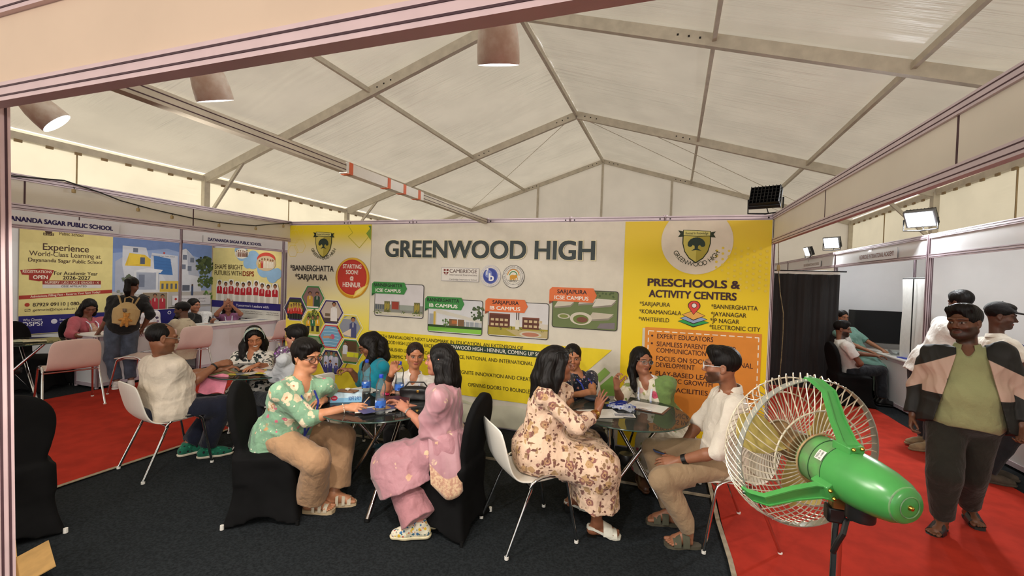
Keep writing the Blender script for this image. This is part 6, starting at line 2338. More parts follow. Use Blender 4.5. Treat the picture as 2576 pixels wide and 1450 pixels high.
p.top(SILK_WRAP, 'dupatta', sleeve=(1.02, .3), sr=(.064, .074), hem=.34, off=.034, bust=.9, neck=(.060, .0), fold=.011, flare=.06, shoulder=1.35,
      cut=lambda r, f, u: np.maximum(r - .05 - .10 * np.clip(.45 - f, 0, 1) * (f < 0), -(u - wrap_hem(r, f))) * .9)
f_, t_ = np.meshgrid(np.linspace(-.085, .12, 19), np.linspace(0, 1, 15), indexing='ij')
u_ = .16 + (t_ * ((-.24 + 6 * (f_ + .01) ** 2) - .16))
r_ = -(.165 + .10 * np.sin(t_ * 1.5) + (.012 * np.sin(34 * f_ + 2) + .008 * np.sin(61 * f_)) * t_) * (1 - 1.6 * np.clip(np.abs(f_ + .01) - .04, 0, 1))
G = p.J['P'] + r_[..., None] * p.R + f_[..., None] * p.F + u_[..., None] * p.U
mb = MB().sheet(G, .006)
Vv = np.array(mb.v) - p.J['P']
mesh_np('dupatta_end', mb.v, mb.f, [SILK_WRAP], p.root, True, attr={'tp': np.stack([Vv @ p.R, Vv @ p.F, Vv @ p.U], 1)})
for q, a in (('L', 205), ('R', 190)):
    p.shoe(cloth_mat('flower_print_canvas', '#d8d2bc', [(40, .4, '#d8b13c', '#3f6f9a', 0, None, 31), (60, .3, '#c2553f', '#2f5f5f', 0, None, 32)]), q, az_dir(a), sole=mat('pale_sole', '#d9cda9', rough=.7), name='slip_on_shoe')
p.band(SILVERM, 'L', .93, .030, .01, 'wristwatch'); p.earring(PEARL)

# ---- 3 woman in white shirt facing us
p = Person('woman in a white short-sleeved shirt and lanyard frowning, hair tied back', POSE['whitelady'], 309, -6, 2, '#a06a4c', fat=.98, scale=.93, h=.005, lips='#8f4540', kajal=True, hairline=.066)
p.body(hands={'R': dict(d=(.25, .1, .95), palm=(.5, -.6, 0), curl=.75, thumb=.7), 'L': dict(d=(-1, -.1, 0), palm=(0, 0, -1), curl=.6)})
p.hair('bun', HAIRB, hairline=.008)
p.top(WHITE_SHIRT, 'shirt', sleeve=(.62, .62), sr=(.058, .062), hem=.12, off=.016, bust=.95, neck=(.058, .11), fold=.004)
p.collar(WHITE_SHIRT, gap=.6); p.pants(BLACK_CLOTH)
p.lanyard(WHITE_STRAP, drop=.5, card=False); p.band(LEATHER, 'R', .82, .03, .05, 'leather_cuff'); p.band(BLACKP, 'L', .9, .03, .012, 'wristband'); p.earring(PEARL)

# ---- 4 woman in teal, writing
p = Person('woman in a teal top with curly black hair writing with a pen', POSE['teal'], 222, -34, 0, '#7d5038', fat=1.12, scale=.96, h=.005, lips='#6a3a34', lidded=True)
p.body(hands={'R': dict(d=(-.9, -.3, .1), palm=(0, -.3, -1), curl=.7, thumb=.9), 'L': dict(palm=(0, 0, -1), curl=.5)})
p.hair('curtain', locks=[[(0, -.09, .05, .05), (0, -.13, -.03, .06), (.0, -.15, -.13, .065), (0, -.14, -.20, .04)], [(-.07, -.04, .0, .035), (-.09, -.03, -.10, .045), (-.08, .02, -.19, .045), (-.06, .05, -.24, .025)], [(.05, -.09, 0, .04), (.07, -.12, -.12, .05), (.07, -.10, -.2, .035)]], vol=1.03)
p.top(TEAL, 'blouse', sleeve=(1.35, 1.35), sr=(.058, .05), hem=.14, bust=1.0, neck=(.06, .05), fold=.004); p.pants(BEIGE_SHIRT)
p.glasses(BLACKM, lens=True); p.earring(GOLDM)
w = p.J['WR'] + p.root.location
pen = MB().tube([w + A3([-.075, -.05, -.055]), w + A3([-.03, -.01, .075])], [.002, .0048], 8).build('pen', mat('dark_pen', '#2a2226', rough=.3))
tag(pen, 'dark pen held by the writing woman in teal', 'pen')

# ---- 5 short-haired woman in grey
p = Person('short-haired woman in a pale grey shirt and glasses seen from behind', POSE['grey'], 197, -8, 0, '#a87560', fat=.98, scale=.95, h=.0055)
p.body(hands={'R': dict(palm=(0, 0, -1), curl=.5), 'L': dict(palm=(0, 0, -1), curl=.5)})
p.hair('crop_woman', vol=1.04)
p.top(GREY_SHIRT, 'shirt', sleeve=(1.6, 1.6), sr=(.054, .052), hem=.14, off=.018, fold=.006, neck=(.056, .03)); p.collar(GREY_SHIRT); p.pants(CHARCOAL)
p.glasses(BLACKP); p.earring(PEARL)

# ---- 6 smiling woman with a headband
p = Person('smiling woman in a black and white leaf print with a patterned headband', POSE['head'], 322, -22, -8, '#a26a4a', fat=1.12, scale=1.0, h=.005, smile=True, lidded=True, hairline=.074)
p.body(hands={'R': dict(d=(.5, -.8, -.1), palm=(0, 0, -1), curl=.5), 'L': dict(d=(-.1, -1, -.2), palm=(0, 0, -1), curl=.3, spread=.3)})
p.hair('curtain', locks=[[(.06, -.04, 0, .04), (.095, -.04, -.10, .05), (.10, .0, -.20, .045), (.085, .04, -.30, .03)], [(-.06, -.04, 0, .045), (-.095, -.05, -.08, .05), (-.10, -.05, -.17, .03)], [(0, -.09, .04, .06), (0, -.11, -.12, .06)]], vol=1.09)
hb = MB(); G = []
for i in range(19):
    a = math.radians(-15 + 210 * i / 18)
    x, z = math.cos(a) * .098, .02 + math.sin(a) * .112
    G.append([p.hd(x, .012 - .0, z), p.hd(x * .985, .047, z * .97)])
hb.sheet(np.array(G), .005).build('headband', cloth_mat('headband_cloth', '#9fb0a8', [(40, .35, '#d8c9a0', '#5f8a90', 0, None, 24)]), p.root, angle=1.5)
p.top(LEAF_PRINT, 'dress', sleeve=(1.3, 1.3), sr=(.06, .056), hem=.14, bust=1.0, neck=(.058, .08), fold=.006, skirt=(.115, .105, .14, .8, .09)); p.collar(LEAF_PRINT)

# ---- 7 man in cream t-shirt
p = Person('balding man in a cream t-shirt and dark jeans reaching across the table', POSE['tee'], 70, -12, 0, '#80543c', fat=1.32, scale=1.05, h=.005, seat=.452, beard=.35, lidded=True)
p.body(hands={'R': dict(d=(.3, .9, .1), palm=(-.6, .2, -.8), curl=.6), 'L': dict(palm=(0, 0, -1), curl=.5)})
p.hair('receding')
p.top(CREAM_TEE, 't_shirt', sleeve=(.78, .78), sr=(.062, .062), hem=.15, off=.018, belly=1.3, fold=.007, neck=(.056, 0), h=.0055, cut=lambda r, f, u: -(f + .155 + .2 * np.clip(u - .22, 0, 1)))
p.pants(NAVY_DENIM, 'jeans', rt=.1, rk=.078, ra=.07, frac=(.94, .94))
for q, a in (('L', 70), ('R', 48)):
    p.shoe(cloth_mat('green_sneaker_knit', '#17604a', [(30, .3, '#1b1d22', '#2a8a6a', 0, None, 33)]), q, az_dir(a), sole=mat('cream_sole', '#c9c0ae', rough=.7), name='sneaker')
p.glasses(SILVERM, lens=False); p.band(BLACKP, 'R', .9, .034, .014, 'wristband')

# ---- 8 woman in beige floral dress
p = Person('woman in a beige floral dress with long black hair gesturing with a raised hand', POSE['floral'], 22, -3, 0, '#7d4f38', fat=1.16, scale=1.0, h=.0042, seat=.452, lips='#6d3a34', lidded=True)
p.body(hands={'R': dict(d=(.25, .25, 1), palm=(.6, .7, 0), curl=.14, spread=.35, thumb=.2), 'L': dict(palm=(0, 0, -1), curl=.5)}, feet={'R': dict(d=az_dir(14)), 'L': dict(d=az_dir(20), pitch=.1)})
p.hair('curtain', locks=[[(0, -.085, .03, .055), (-.01, -.115, -.10, .062), (.0, -.12, -.24, .06), (.01, -.10, -.36, .035)], [(.055, -.06, 0, .045), (.075, -.08, -.12, .055), (.07, -.09, -.25, .05), (.06, -.06, -.36, .02)], [(-.055, -.06, 0, .045), (-.075, -.08, -.12, .05), (-.08, -.09, -.26, .045)], [(.07, .02, .02, .02), (.085, .0, -.08, .03), (.09, -.03, -.17, .03)]], vol=1.03)
p.top(BEIGE_FLORAL, 'dress', sleeve=(1.62, 1.62), sr=(.062, .058), hem=.12, off=.018, belly=1.08, bust=1.0, neck=(.058, .02), fold=.007, h=.005, skirt=(.118, .112, .15, .63, .09))
p.collar(BEIGE_FLORAL, gap=.3, h=.03)
for q in 'LR': p.sandal(mat('white_leather', '#d6d3c6', rough=.4), q, az_dir(14 if q == 'R' else 20), straps=((.075, .06), (.115, .045)), name='heeled_mule', thick=.012, heel=.055)
p.band(GOLDM, 'R', .90, .031, .02, 'bangle'); p.band(GOLDM, 'R', .82, .032, .006, 'bangle')
p.glasses(BLACKP, r=(.026, .021), push=(.008, .085))

# ---- 9 woman in navy floral
p = Person('woman in a navy top with tiny white flowers behind the dress wearer', POSE['navy'], 283, -8, 0, '#a06c4e', fat=1.0, scale=.95, h=.005)
p.body(hands={'L': dict(palm=(0, 0, -1), curl=.5), 'R': dict(palm=(0, 0, -1), curl=.5)})
p.hair('bun', locks=[[(-.05, -.08, .02, .03), (-.06, -.11, -.04, .03)]])
p.top(NAVY_FLORAL, 'blouse', sleeve=(.6, .6), sr=(.06, .06), hem=.12, bust=.95, neck=(.062, .03), fold=.004); p.pants(NAVY_DENIM)
p.lanyard(BLUE_STRAP, drop=.55, card=False)

# ---- 10 woman with the green dupatta
p = Person('woman in an ivory flowered kurta with a green dupatta and thin glasses', POSE['kurta'], 306, -3, 3, '#8f5f48', fat=1.02, scale=.97, h=.005, seat=.452, lips='#7d403c')
p.body(hands={'R': dict(d=(-.1, -.1, 1), palm=(.8, -.4, 0), curl=.8, thumb=.8), 'L': dict(d=(-.6, -.2, .75), palm=(.2, .8, .3), curl=.25, spread=.3)})
p.hair('curtain', locks=[[(.06, -.03, 0, .03), (.085, -.02, -.1, .035), (.09, .03, -.22, .028), (.085, .05, -.27, .015)], [(0, -.085, .02, .05), (0, -.10, -.12, .055), (0, -.10, -.2, .04)], [(-.06, -.04, 0, .03), (-.08, -.06, -.12, .03)]])
p.top(KURTA_FLORAL, 'kurta', sleeve=(1.4, 1.05), sr=(.06, .058), hem=.16, bust=.9, neck=(.058, .09), fold=.005, skirt=(.115, .105, .13, .62, .09))
p.pants(KURTA_FLORAL, 'trousers', rt=.09, rk=.085, ra=.09, frac=(.9, .9))
for q in 'LR': p.shoe(mat('brown_shoe_leather', '#4d2f1d', rough=.45, var=.2), q, az_dir(285), name='leather_shoe')
p.top(DUPATTA_G, 'dupatta', sleeve=(.75, 0.0), sr=(.068, .076), hem=.32, off=.042, bust=.9, neck=(.064, .0), fold=.010, flare=.03,
      cut=lambda r, f, u: np.maximum(r + .075 + .22 * np.clip(f, 0, .3), -(u + .30 - .5 * np.clip(f + .02, 0, 1) * 3)) * .9)
p.glasses(SILVERM); p.lanyard(WHITE_STRAP, drop=.45, card=False)

# ---- 11 man in white shirt
p = Person('bearded man in a white rolled-sleeve shirt and khaki trousers holding a phone', POSE['whiteman'], 172, -3, 0, '#8a5c44', fat=1.05, scale=1.04, h=.0042, seat=.452, beard=.9, lips='#7a4a44')
p.body(hands={'L': dict(d=(-.95, .0, -.25), palm=(.1, .6, -.7), curl=.35, thumb=.4), 'R': dict(d=(-.9, -.2, -.1), palm=(0, 0, -1), curl=.6, thumb=.7)}, feet={'L': dict(d=az_dir(196)), 'R': dict(d=az_dir(190))})
p.hair('short_man', vol=1.04, locks=[[(-.05, .02, .098, .03), (.0, .055, .105, .027), (.05, .045, .098, .026)]])
p.top(WHITE_LINEN, 'shirt', sleeve=(1.12, 1.2), sr=(.060, .058), hem=.14, off=.018, fold=.007, neck=(.056, .05), h=.005)
p.collar(WHITE_LINEN, h=.028, gap=.45)
p.pants(KHAKI, 'trousers', rt=.098, rk=.075, ra=.062, frac=(.92, .92), fold=.005, h=.0055)
for q, a in (('L', 196), ('R', 190)): p.sandal(mat('olive_suede', '#4d4d3e', rough=.9, var=.15), q, az_dir(a), straps=((.045, .042), (.10, .046)), name='two_strap_sandal', thick=.028, solem=mat('dark_cork_sole', '#4f4a3c', rough=.9))
p.glasses(mat('white_frame', '#dcdcdc', rough=.3), r=(.024, .0175)); p.band(BLACKP, 'L', .84, .032, .03, 'wristwatch')

# ---- 12 walking man
p = Person('walking man in a black and beige jacket over a sage polo shirt', POSE['walker'], 216, -4, -4, '#5f3d2b', fat=1.36, scale=1.0, h=.0045, beard=.85, lips='#5a3430', hs=1.04)
p.body(hands={'L': dict(palm=(-.5, -.3, 0), curl=.75), 'R': dict(palm=(.5, -.3, 0), curl=.75)}, feet={'L': dict(d=az_dir(262)), 'R': dict(d=az_dir(226))})
p.hair('short_man', vol=1.07, locks=[[(-.05, .03, .10, .03), (.0, .055, .104, .027), (.055, .04, .092, .027)]])
p.top(SAGE_TEE, 'polo_shirt', sleeve=(.5, .5), sr=(.06, .06), hem=.06, off=.006, belly=1.27, fold=.003, neck=(.058, .07), h=.0055); p.collar(SAGE_TEE, gap=.5)
p.pants(OLIVE, 'trousers', rt=.10, rk=.086, ra=.07, frac=(.90, .90), fold=.005, h=.0055)
# open jacket: two fronts, back and sleeves
m, nt, b = newmat('black_beige_jacket')
tc = nt.nodes.new('ShaderNodeTexCoord'); sp = nt.nodes.new('ShaderNodeSeparateXYZ')
at = nt.nodes.new('ShaderNodeAttribute'); at.attribute_name = 'tp'
nt.links.new(at.outputs['Vector'], sp.inputs[0])
rx, fy, uz = (NX(nt, sp.outputs[i]) for i in range(3))
diag = uz + rx.abs() * .55
band = diag.step(.37, .375) * diag.step(.53, .525)
band2 = (uz.step(.20, .203) * uz.step(.345, .34) * rx.abs().step(.10, .11) * rx.abs().step(.235, .23) * fy.step(.03, .04))
nt.links.new(mixc(nt, band.max(band2), '#131312', '#b89c8d'), b.inputs['Base Color'])
b.inputs['Roughness'].default_value = .7
p.top(m, 'jacket', sleeve=(1.93, 1.93), sr=(.070, .064), hem=.04, off=.036, belly=1.24, neck=(.074, .0), fold=.007, flare=.015, h=.0055,
      cut=lambda r, f, u: np.minimum(f - .0, .075 + .11 * np.clip((.50 - u) / .5, 0, 1) - np.abs(r + .015)) * .9)
for q in 'LR': p.sandal(mat('black_rubber', '#1a1a1c', rough=.35), q, az_dir(262 if q == 'L' else 226), straps=((.085, .075),), name='slide_sandal', thick=.024, solem=mat('dark_rubber_sole', '#242220', rough=.8))

# ---- 13 man in a black cap
p = Person('man in a black cap, white shirt and blue lanyard facing right', POSE['capman'], 335, -10, 0, '#55372a', fat=1.0, scale=1.0, h=.006, lidded=True, beard=.3)
p.body(hands={'R': dict(curl=.6), 'L': dict(curl=.6)})
p.hair('short_man')


def cap_hat(p, m, brim=0):
    f = Field(p.J['H'] - .26, p.J['H'] + .26, .005)
    E = lambda x, y, z, rx, ry, rz, kk=.01, op='u': f.ell(p.hd(x, y, z), np.array([rx, ry, rz]) * p.hs, p.HR_, kk, op)
    E(0, -.016, .048, .092, .108, .088, 0)
    f.plane(p.hd(0, 0, .045), -p.HR_[2] + .12 * p.HR_[1])
    E(0, -.016, .03, .083, .098, .075, .004, 'c')
    E(0, .115, .052, .07, .075, .009, .012)
    o = f.build('cap', m, p.root, relax=1)
    MB().lathe([(.001, -.004), (.008, 0), (.001, .004)], 8, 0, p.hd(0, -.016, .138)).build('cap_button', m, o)
    return o


cap_hat(p, BLACK_CLOTH)
p.top(WHITE_LINEN, 'shirt', sleeve=(.6, .6), sr=(.068, .066), hem=.14, fold=.006, neck=(.056, .03)); p.collar(WHITE_LINEN); p.pants(CHARCOAL, 'trousers', frac=(.95, .95)); p.lanyard(BLUE_STRAP, drop=.5)
for q in 'LR': p.shoe(mat('grey_brown_sneaker', '#4a4136', rough=.8, var=.3), q, az_dir(-15), name='sneaker')

# ---- 14 man from behind
p = Person('man in a white long-sleeved shirt holding a phone, behind the walking man', POSE['backman'], 112, -12, 0, '#5a3a2b', fat=1.05, scale=1.03, h=.006, lidded=True)
p.body(hands={'R': dict(curl=.6), 'L': dict(d=(.5, -.2, .3), palm=(.4, .6, .3), curl=.6)})
p.hair('short_man', vol=1.06)
p.top(WHITE_SHIRT, 'shirt', sleeve=(1.8, 1.8), sr=(.07, .058), hem=.14, fold=.006, neck=(.056, 0)); p.collar(WHITE_SHIRT); p.pants(CHARCOAL, 'trousers')
for q in 'LR': p.shoe(mat('tan_sneaker', '#8a7558', rough=.8, var=.2), q, az_dir(190), name='sneaker')
w = p.J['WL'] + A3(p.root.location)
t = thing('phone', 'dark blue phone held up by the man behind the walking man', 'phone', tuple(w + A3([.06, -.03, .055])))
MB().box((0, 0, 0), (.15, .075, .009), 0, R=np.array([[.8, -.5, -.33], [.55, .83, .1], [.22, -.26, .94]])).build('case', mat('blue_phone_case', '#1f2c5a', rough=.4), t, bevel=.004)
MB().box((.0012, -.0004, .0042), (.14, .068, .003), 0, R=np.array([[.8, -.5, -.33], [.55, .83, .1], [.22, -.26, .94]])).build('screen', mat('phone_screen', '#c9ccd2', rough=.15), t)

# ---- 15, 16 in the right booth
p = Person('bearded man in a white polo shirt sitting on a black covered chair', POSE['polo'], 340, -8, 0, '#7a4f3a', fat=1.05, scale=1.05, h=.007, beard=1.0)
p.body(hands={'R': dict(curl=.5), 'L': dict(curl=.5)})
p.hair('short_man', vol=1.05)
p.top(WHITE_SHIRT, 'polo_shirt', sleeve=(.65, .65), sr=(.07, .068), hem=.12, belly=1.1, neck=(.057, .03)); p.collar(WHITE_SHIRT); p.pants(CHARCOAL, 'trousers')
for q in 'LR': p.shoe(BLACKP, q, az_dir(0))
p = Person('woman in a sea green top behind the bearded man', POSE['standw'], 288, -12, 0, '#8d5f44', scale=.95, h=.007)
p.body(hands={'R': dict(curl=.5), 'L': dict(curl=.5)})
p.hair('lowbun'); p.top(SEA, 'kurta', sleeve=(.9, .9), hem=.16, bust=.9, neck=(.06, .04)); p.skirt(SEA, hem=.8)

# ---- 17..22 the school stall on the left
p = Person('woman in a rose kurta with a white lanyard seated at the counter', POSE['counterlady'], 348, -30, 0, '#6d4330', fat=1.12, scale=1.0, h=.007, lidded=True)
p.body(hands={'R': dict(palm=(0, 0, -1), curl=.5), 'L': dict(palm=(0, 0, -1), curl=.5)})
p.hair('curtain', locks=[[(.06, -.04, 0, .04), (.09, -.06, -.1, .05), (.10, -.06, -.2, .035)], [(0, -.09, .02, .05), (0, -.12, -.13, .05)], [(-.05, -.06, 0, .04), (-.07, -.08, -.12, .035)]], vol=1.05)
p.top(ROSE, 'kurta', sleeve=(1.45, 1.45), sr=(.072, .062), hem=.14, bust=1.0, neck=(.062, .05)); p.skirt(ROSE, hem=.7)
p.drape(ROSE_YOKE, [[(*p.tl(0, .125, .78), .035), (*p.tl(0, .165, .6), .05), (*p.tl(0, .15, .35), .05)]], name='yoke', fold=0)
p.lanyard(WHITE_STRAP, drop=.5)

p = Person('woman in a black top and grey jeans standing with a small beige backpack', POSE['backpack'], 128, -18, 0, '#6d4634', fat=1.12, scale=.98, h=.007)
p.body(hands={'R': dict(curl=.5), 'L': dict(curl=.5)})
p.hair('ponytail', locks=[[(0, -.09, .05, .035), (0, -.135, .02, .038), (0, -.14, -.08, .04), (0, -.12, -.17, .026)]])
p.top(BLACK_CLOTH, 'top', sleeve=(1.3, 1.3), sr=(.064, .06), hem=.10, off=.022, belly=1.1, bust=.95, neck=(.058, .0), fold=.006)
p.pants(JEANS, 'jeans', rt=.105, rk=.086, ra=.072, frac=(.88, .88), fold=.008)
for q in 'LR': p.shoe(mat('white_sneaker_upper', '#cfcac6', rough=.6, var=.25), q, az_dir(120 if q == 'L' else 150), sole=WHITEP, name='sneaker')
bag = thing('backpack', 'small beige backpack with a teddy keychain on the woman in the black top', 'backpack', tuple(A3(p.root.location) + p.tl(0, -.19, .42)))
f = Field((-.25, -.25, -.3), (.25, .25, .3), .007)
M = np.stack([p.R, p.F, p.U])
f.ell((0, 0, 0), (.135, .075, .17), M, 0); f.loft(-p.U * .15, p.U * .06, (.13, .07), (.135, .07), p.R, .05)
f.build('bag_body', cloth_mat('beige_canvas', '#b79a6a', [], bmp=.3), bag)
MB().tube([p.U * .15 + p.R * -.04, p.U * .22 + p.R * -.045, p.U * .245, p.U * .22 + p.R * .045, p.U * .15 + p.R * .04], .009, 8).build('handle', cloth_mat('beige_strap_cloth', '#a98c5e', []), bag)
for sg in (-1, 1):
    MB().tube([p.U * .13 + p.R * sg * .07 + p.F * .05, p.U * .25 + p.R * sg * .11 + p.F * .11, p.U * .27 + p.R * sg * .12 + p.F * .22], .012, 8).build('strap', cloth_mat('beige_strap_cloth', '#a98c5e', []), bag)
f = Field((-.2, -.25, -.3), (.2, .2, .15), .006)
o_ = -p.F * .085
f.ell(o_ - p.U * .03, (.035, .03, .032), M, .01); f.ell(o_ - p.U * .10, (.04, .033, .05), M, .01)
for sg in (-1, 1):
    f.ell(o_ - p.U * .0 + p.R * sg * .028, (.013, .01, .013), M, .006); f.cone(o_ - p.U * .08 + p.R * sg * .03, o_ - p.U * .10 + p.R * sg * .065, .016, .014, .01); f.cone(o_ - p.U * .13 + p.R * sg * .02, o_ - p.U * .18 + p.R * sg * .03, .019, .016, .01)
td = f.build('teddy_keychain', mat('teddy_plush', '#b9803c', rough=.95, var=.3, scale=40), bag)
MB().box(o_ + p.U * .04 - p.R * .03, (.05, .03, .05), 0).build('key_tag', mat('colourful_tag', '#6a5a4a', rough=.5, var=.6, scale=40), bag, bevel=.006)

p = Person('seated person in a white and purple flowered top beside the backpack woman', POSE['floralseat'], 335, -40, 0, '#7d5240', scale=.95, h=.007, lidded=True)
p.body(hands={'R': dict(palm=(0, 0, -1), curl=.5), 'L': dict(palm=(0, 0, -1), curl=.5)})
p.hair('bun'); p.top(PURPLE_FLORAL, 'blouse', sleeve=(.9, .9), hem=.14, bust=.9); p.pants(CHARCOAL)
p = Person('man in a black cap and beige shirt with a shoulder strap seen from behind', POSE['cap2'], 212, -6, 0, '#5d3d2e', fat=1.05, scale=1.03, h=.007, beard=.8)
p.body(hands={'R': dict(curl=.5), 'L': dict(curl=.5)})
p.hair('short_man'); cap_hat(p, BLACK_CLOTH)
p.top(BEIGE_SHIRT, 'shirt', sleeve=(.7, .7), hem=.14, fold=.006, neck=(.056, 0)); p.collar(BEIGE_SHIRT); p.pants(CHARCOAL)
MB().tube([p.tl(-.13, .12, .95), p.tl(-.10, -.02, 1.0), p.tl(-.02, -.13, .75), p.tl(.12, -.14, .4), p.tl(.19, -.06, .12)], .011, 8).build('shoulder_strap', BLACKP, p.root)
p = Person('woman with a white scarf over a black top, hair in a bun', POSE['scarf'], 12, -4, 0, '#94634b', fat=1.05, scale=1.0, h=.007)
p.body(hands={'R': dict(palm=(0, 0, -1), curl=.5), 'L': dict(palm=(0, 0, -1), curl=.5)})
p.hair('lowbun', vol=1.05); p.top(BLACK_CLOTH, 'top', sleeve=(1.3, 1.3), hem=.14, bust=.95, neck=(.056, 0)); p.pants(CHARCOAL)
J = p.J
p.drape(SCARF_W, [[(*(J['N'] + p.F * .05), .04), (*(J['SL'] + p.F * .02), .065), (*p.tl(-.19, .08, .5), .075), (*p.tl(-.16, .14, .2), .07)], [(*(J['N'] * .5 + J['SL'] * .5 + p.F * .07), .05), (*p.tl(-.08, .15, .5), .07), (*p.tl(-.04, .16, .2), .06)], [(*(J['SL'] - p.F * .03), .06), (*p.tl(-.22, -.02, .4), .06)]], name='scarf', k_=.05)
p = Person('girl in a lilac t-shirt and lanyard holding her head with both hands', POSE['girl'], 322, -4, 0, '#8a5a44', scale=.95, h=.007)
p.body(hands={'R': dict(d=p.HR_[2] * .8 - p.HR_[0] * .5, palm=-p.HR_[1], curl=.25), 'L': dict(d=p.HR_[2] * .8 + p.HR_[0] * .5, palm=-p.HR_[1], curl=.25)})
p.hair('curtain'); p.top(LILAC, 't_shirt', sleeve=(.6, .6), hem=.12, bust=.9, neck=(.058, .02)); p.pants(CHARCOAL); p.lanyard(WHITE_STRAP, drop=.5)
# ------------------------------------------------------------------ pedestal fan
FG = mat('fan_green_enamel', '#46954a', rough=.28, var=.08, scale=7, bmp=.04, dark='#408a44')
FGW = mat('fan_green_worn', '#5a8f52', rough=.6, var=.35, scale=40, dark='#5b6a55')
WIRE = mat('cage_wire', '#cdc3ae', rough=.35, metal=.3, var=.18, scale=30)
WIRE_T = mat('dusty_wire', '#b3946a', rough=.6, var=.25, scale=30)
BLADE = mat('fan_blade_cream', '#b8a55e', rough=.45, var=.12)
fan = thing('pedestal_fan', 'green pedestal fan with a wire cage standing on the red carpet', 'fan', (5.475, -2.818, 0))
ax = unit((.42, -.905, -.03))
X_, Y_, _ = basis(ax)
C_ = np.array([0, 0, 1.116])
RC = .285


def fp(r, a, t):
    """fan space: radius, angle, distance along the axis towards the motor's tail"""
    return C_ + X_ * (r * math.cos(a)) + Y_ * (r * math.sin(a)) + ax * t


def ring(r, t, w, n=64):
    return MB().tube([fp(r, 2 * math.pi * k / n, t) for k in range(n)], w, 8, closed=True)


G = []
for k in range(65):
    a = 2 * math.pi * k / 64
    G.append([fp(RC, a, -.014), fp(RC, a, .014)])
MB().sheet(np.array(G), .003).build('rim_band', mat('rim_steel', '#aeb0a8', rough=.35, metal=.6), fan, angle=1.5)
mb = MB()
for k in range(52):
    a = 2 * math.pi * k / 52
    pts = []
    for q in np.linspace(0, 1, 9):
        r = RC * 1.0 - (RC - .095) * q
        bul = .055 * math.sin(min(1, q * 1.6) * math.pi / 2)
        if q < .12: r += .005; bul = .004
        pts.append(fp(r, a + .35 * q, bul))
    mb.tube(pts, .0021, 5)
mb.build('rear_guard', WIRE, fan)
for r, t, m in ((.095, .056, WIRE_T), (.18, .052, WIRE)):
    ring(r, t, .0035).build('guard_ring', m, fan)
mb = MB()
for k in range(60):
    a = 2 * math.pi * k / 60
    pts = []
    for q in np.linspace(0, 1, 13):
        r = RC + .022 * math.sin(q * math.pi) * (q < .35) - (RC - .07) * max(0, q - .22) / .78
        t = .012 - .175 * math.sin(min(1, q * 1.35) * math.pi / 2)
        pts.append(fp(r, a - .95 * q, t))
    mb.tube(pts, .0022, 5)
mb.build('front_guard', WIRE, fan)
for r, t in ((.07, -.163), (.19, -.158), (.262, -.12)):
    ring(r, t, .003).build('guard_ring', WIRE, fan)
MB().lathe([(.001, -.012), (.06, -.008), (.068, 0), (.001, .004)], 28, 0, fp(0, 0, -.165), R=np.stack([X_, Y_, ax], 1)).build('guard_badge', WIRE_T, fan)
for k in range(3):
    a0 = 2 * math.pi * k / 3 + .75
    G = []
    for i in range(9):
        r = .05 + .21 * i / 8
        wd = .28 + .95 * math.sin(math.pi * min(1, i / 8 * .78 + .16)) * .6
        row = []
        for j in range(9):
            b = (j / 8 - .5) * wd * (1.0 if i else .7)
            row.append(fp(r, a0 + b, -.065 + .05 * (j / 8 - .5) * (1.2 - .4 * i / 8) - .012 * (1 - (2 * j / 8 - 1) ** 2)))
        G.append(row)
    MB().sheet(np.array(G), .003).build('blade', BLADE, fan, angle=1.5)
MB().lathe([(.001, -.04), (.05, -.035), (.062, -.01), (.062, .04), (.05, .045)], 28, 0, fp(0, 0, -.065), R=np.stack([X_, Y_, ax], 1)).build('blade_hub', mat('brown_hub', '#7a5c38', rough=.5, var=.2), fan)
MR = np.stack([X_, Y_, ax], 1)
MB().lathe([(.055, .03), (.085, .036), (.088, .05), (.088, .15), (.0885, .152)], 40, 0, fp(0, 0, 0), R=MR).build('motor_front', mat('fan_green_dull', '#54944f', rough=.5, var=.22, scale=18, dark='#5d7a50'), fan)
MB().lathe([(.089, .152), (.090, .16), (.090, .20), (.087, .25), (.080, .30), (.068, .345), (.054, .372), (.047, .380), (.001, .382)], 40, 0, fp(0, 0, 0), R=MR).build('motor_cover', FG, fan, angle=.9)
MB().lathe([(.050, .374), (.056, .370), (.058, .362)], 40, 0, fp(0, 0, .0), R=MR, cap=False).build('worn_edge', FGW, fan)
MB().lathe([(.030, .3815), (.032, .3835), (.034, .3815)], 32, 0, fp(0, 0, 0), R=MR, cap=False).build('cap_ring', FGW, fan)
MB().lathe([(.001, .392), (.006, .390), (.008, .382)], 12, 0, fp(0, 0, 0), R=MR).build('cap_screw', GOLDM, fan)
for t in (.100, .152):
    ring(.0895, t, .0012).build('seam_ring', mat('seam_dark', '#274d2a', rough=.7), fan)
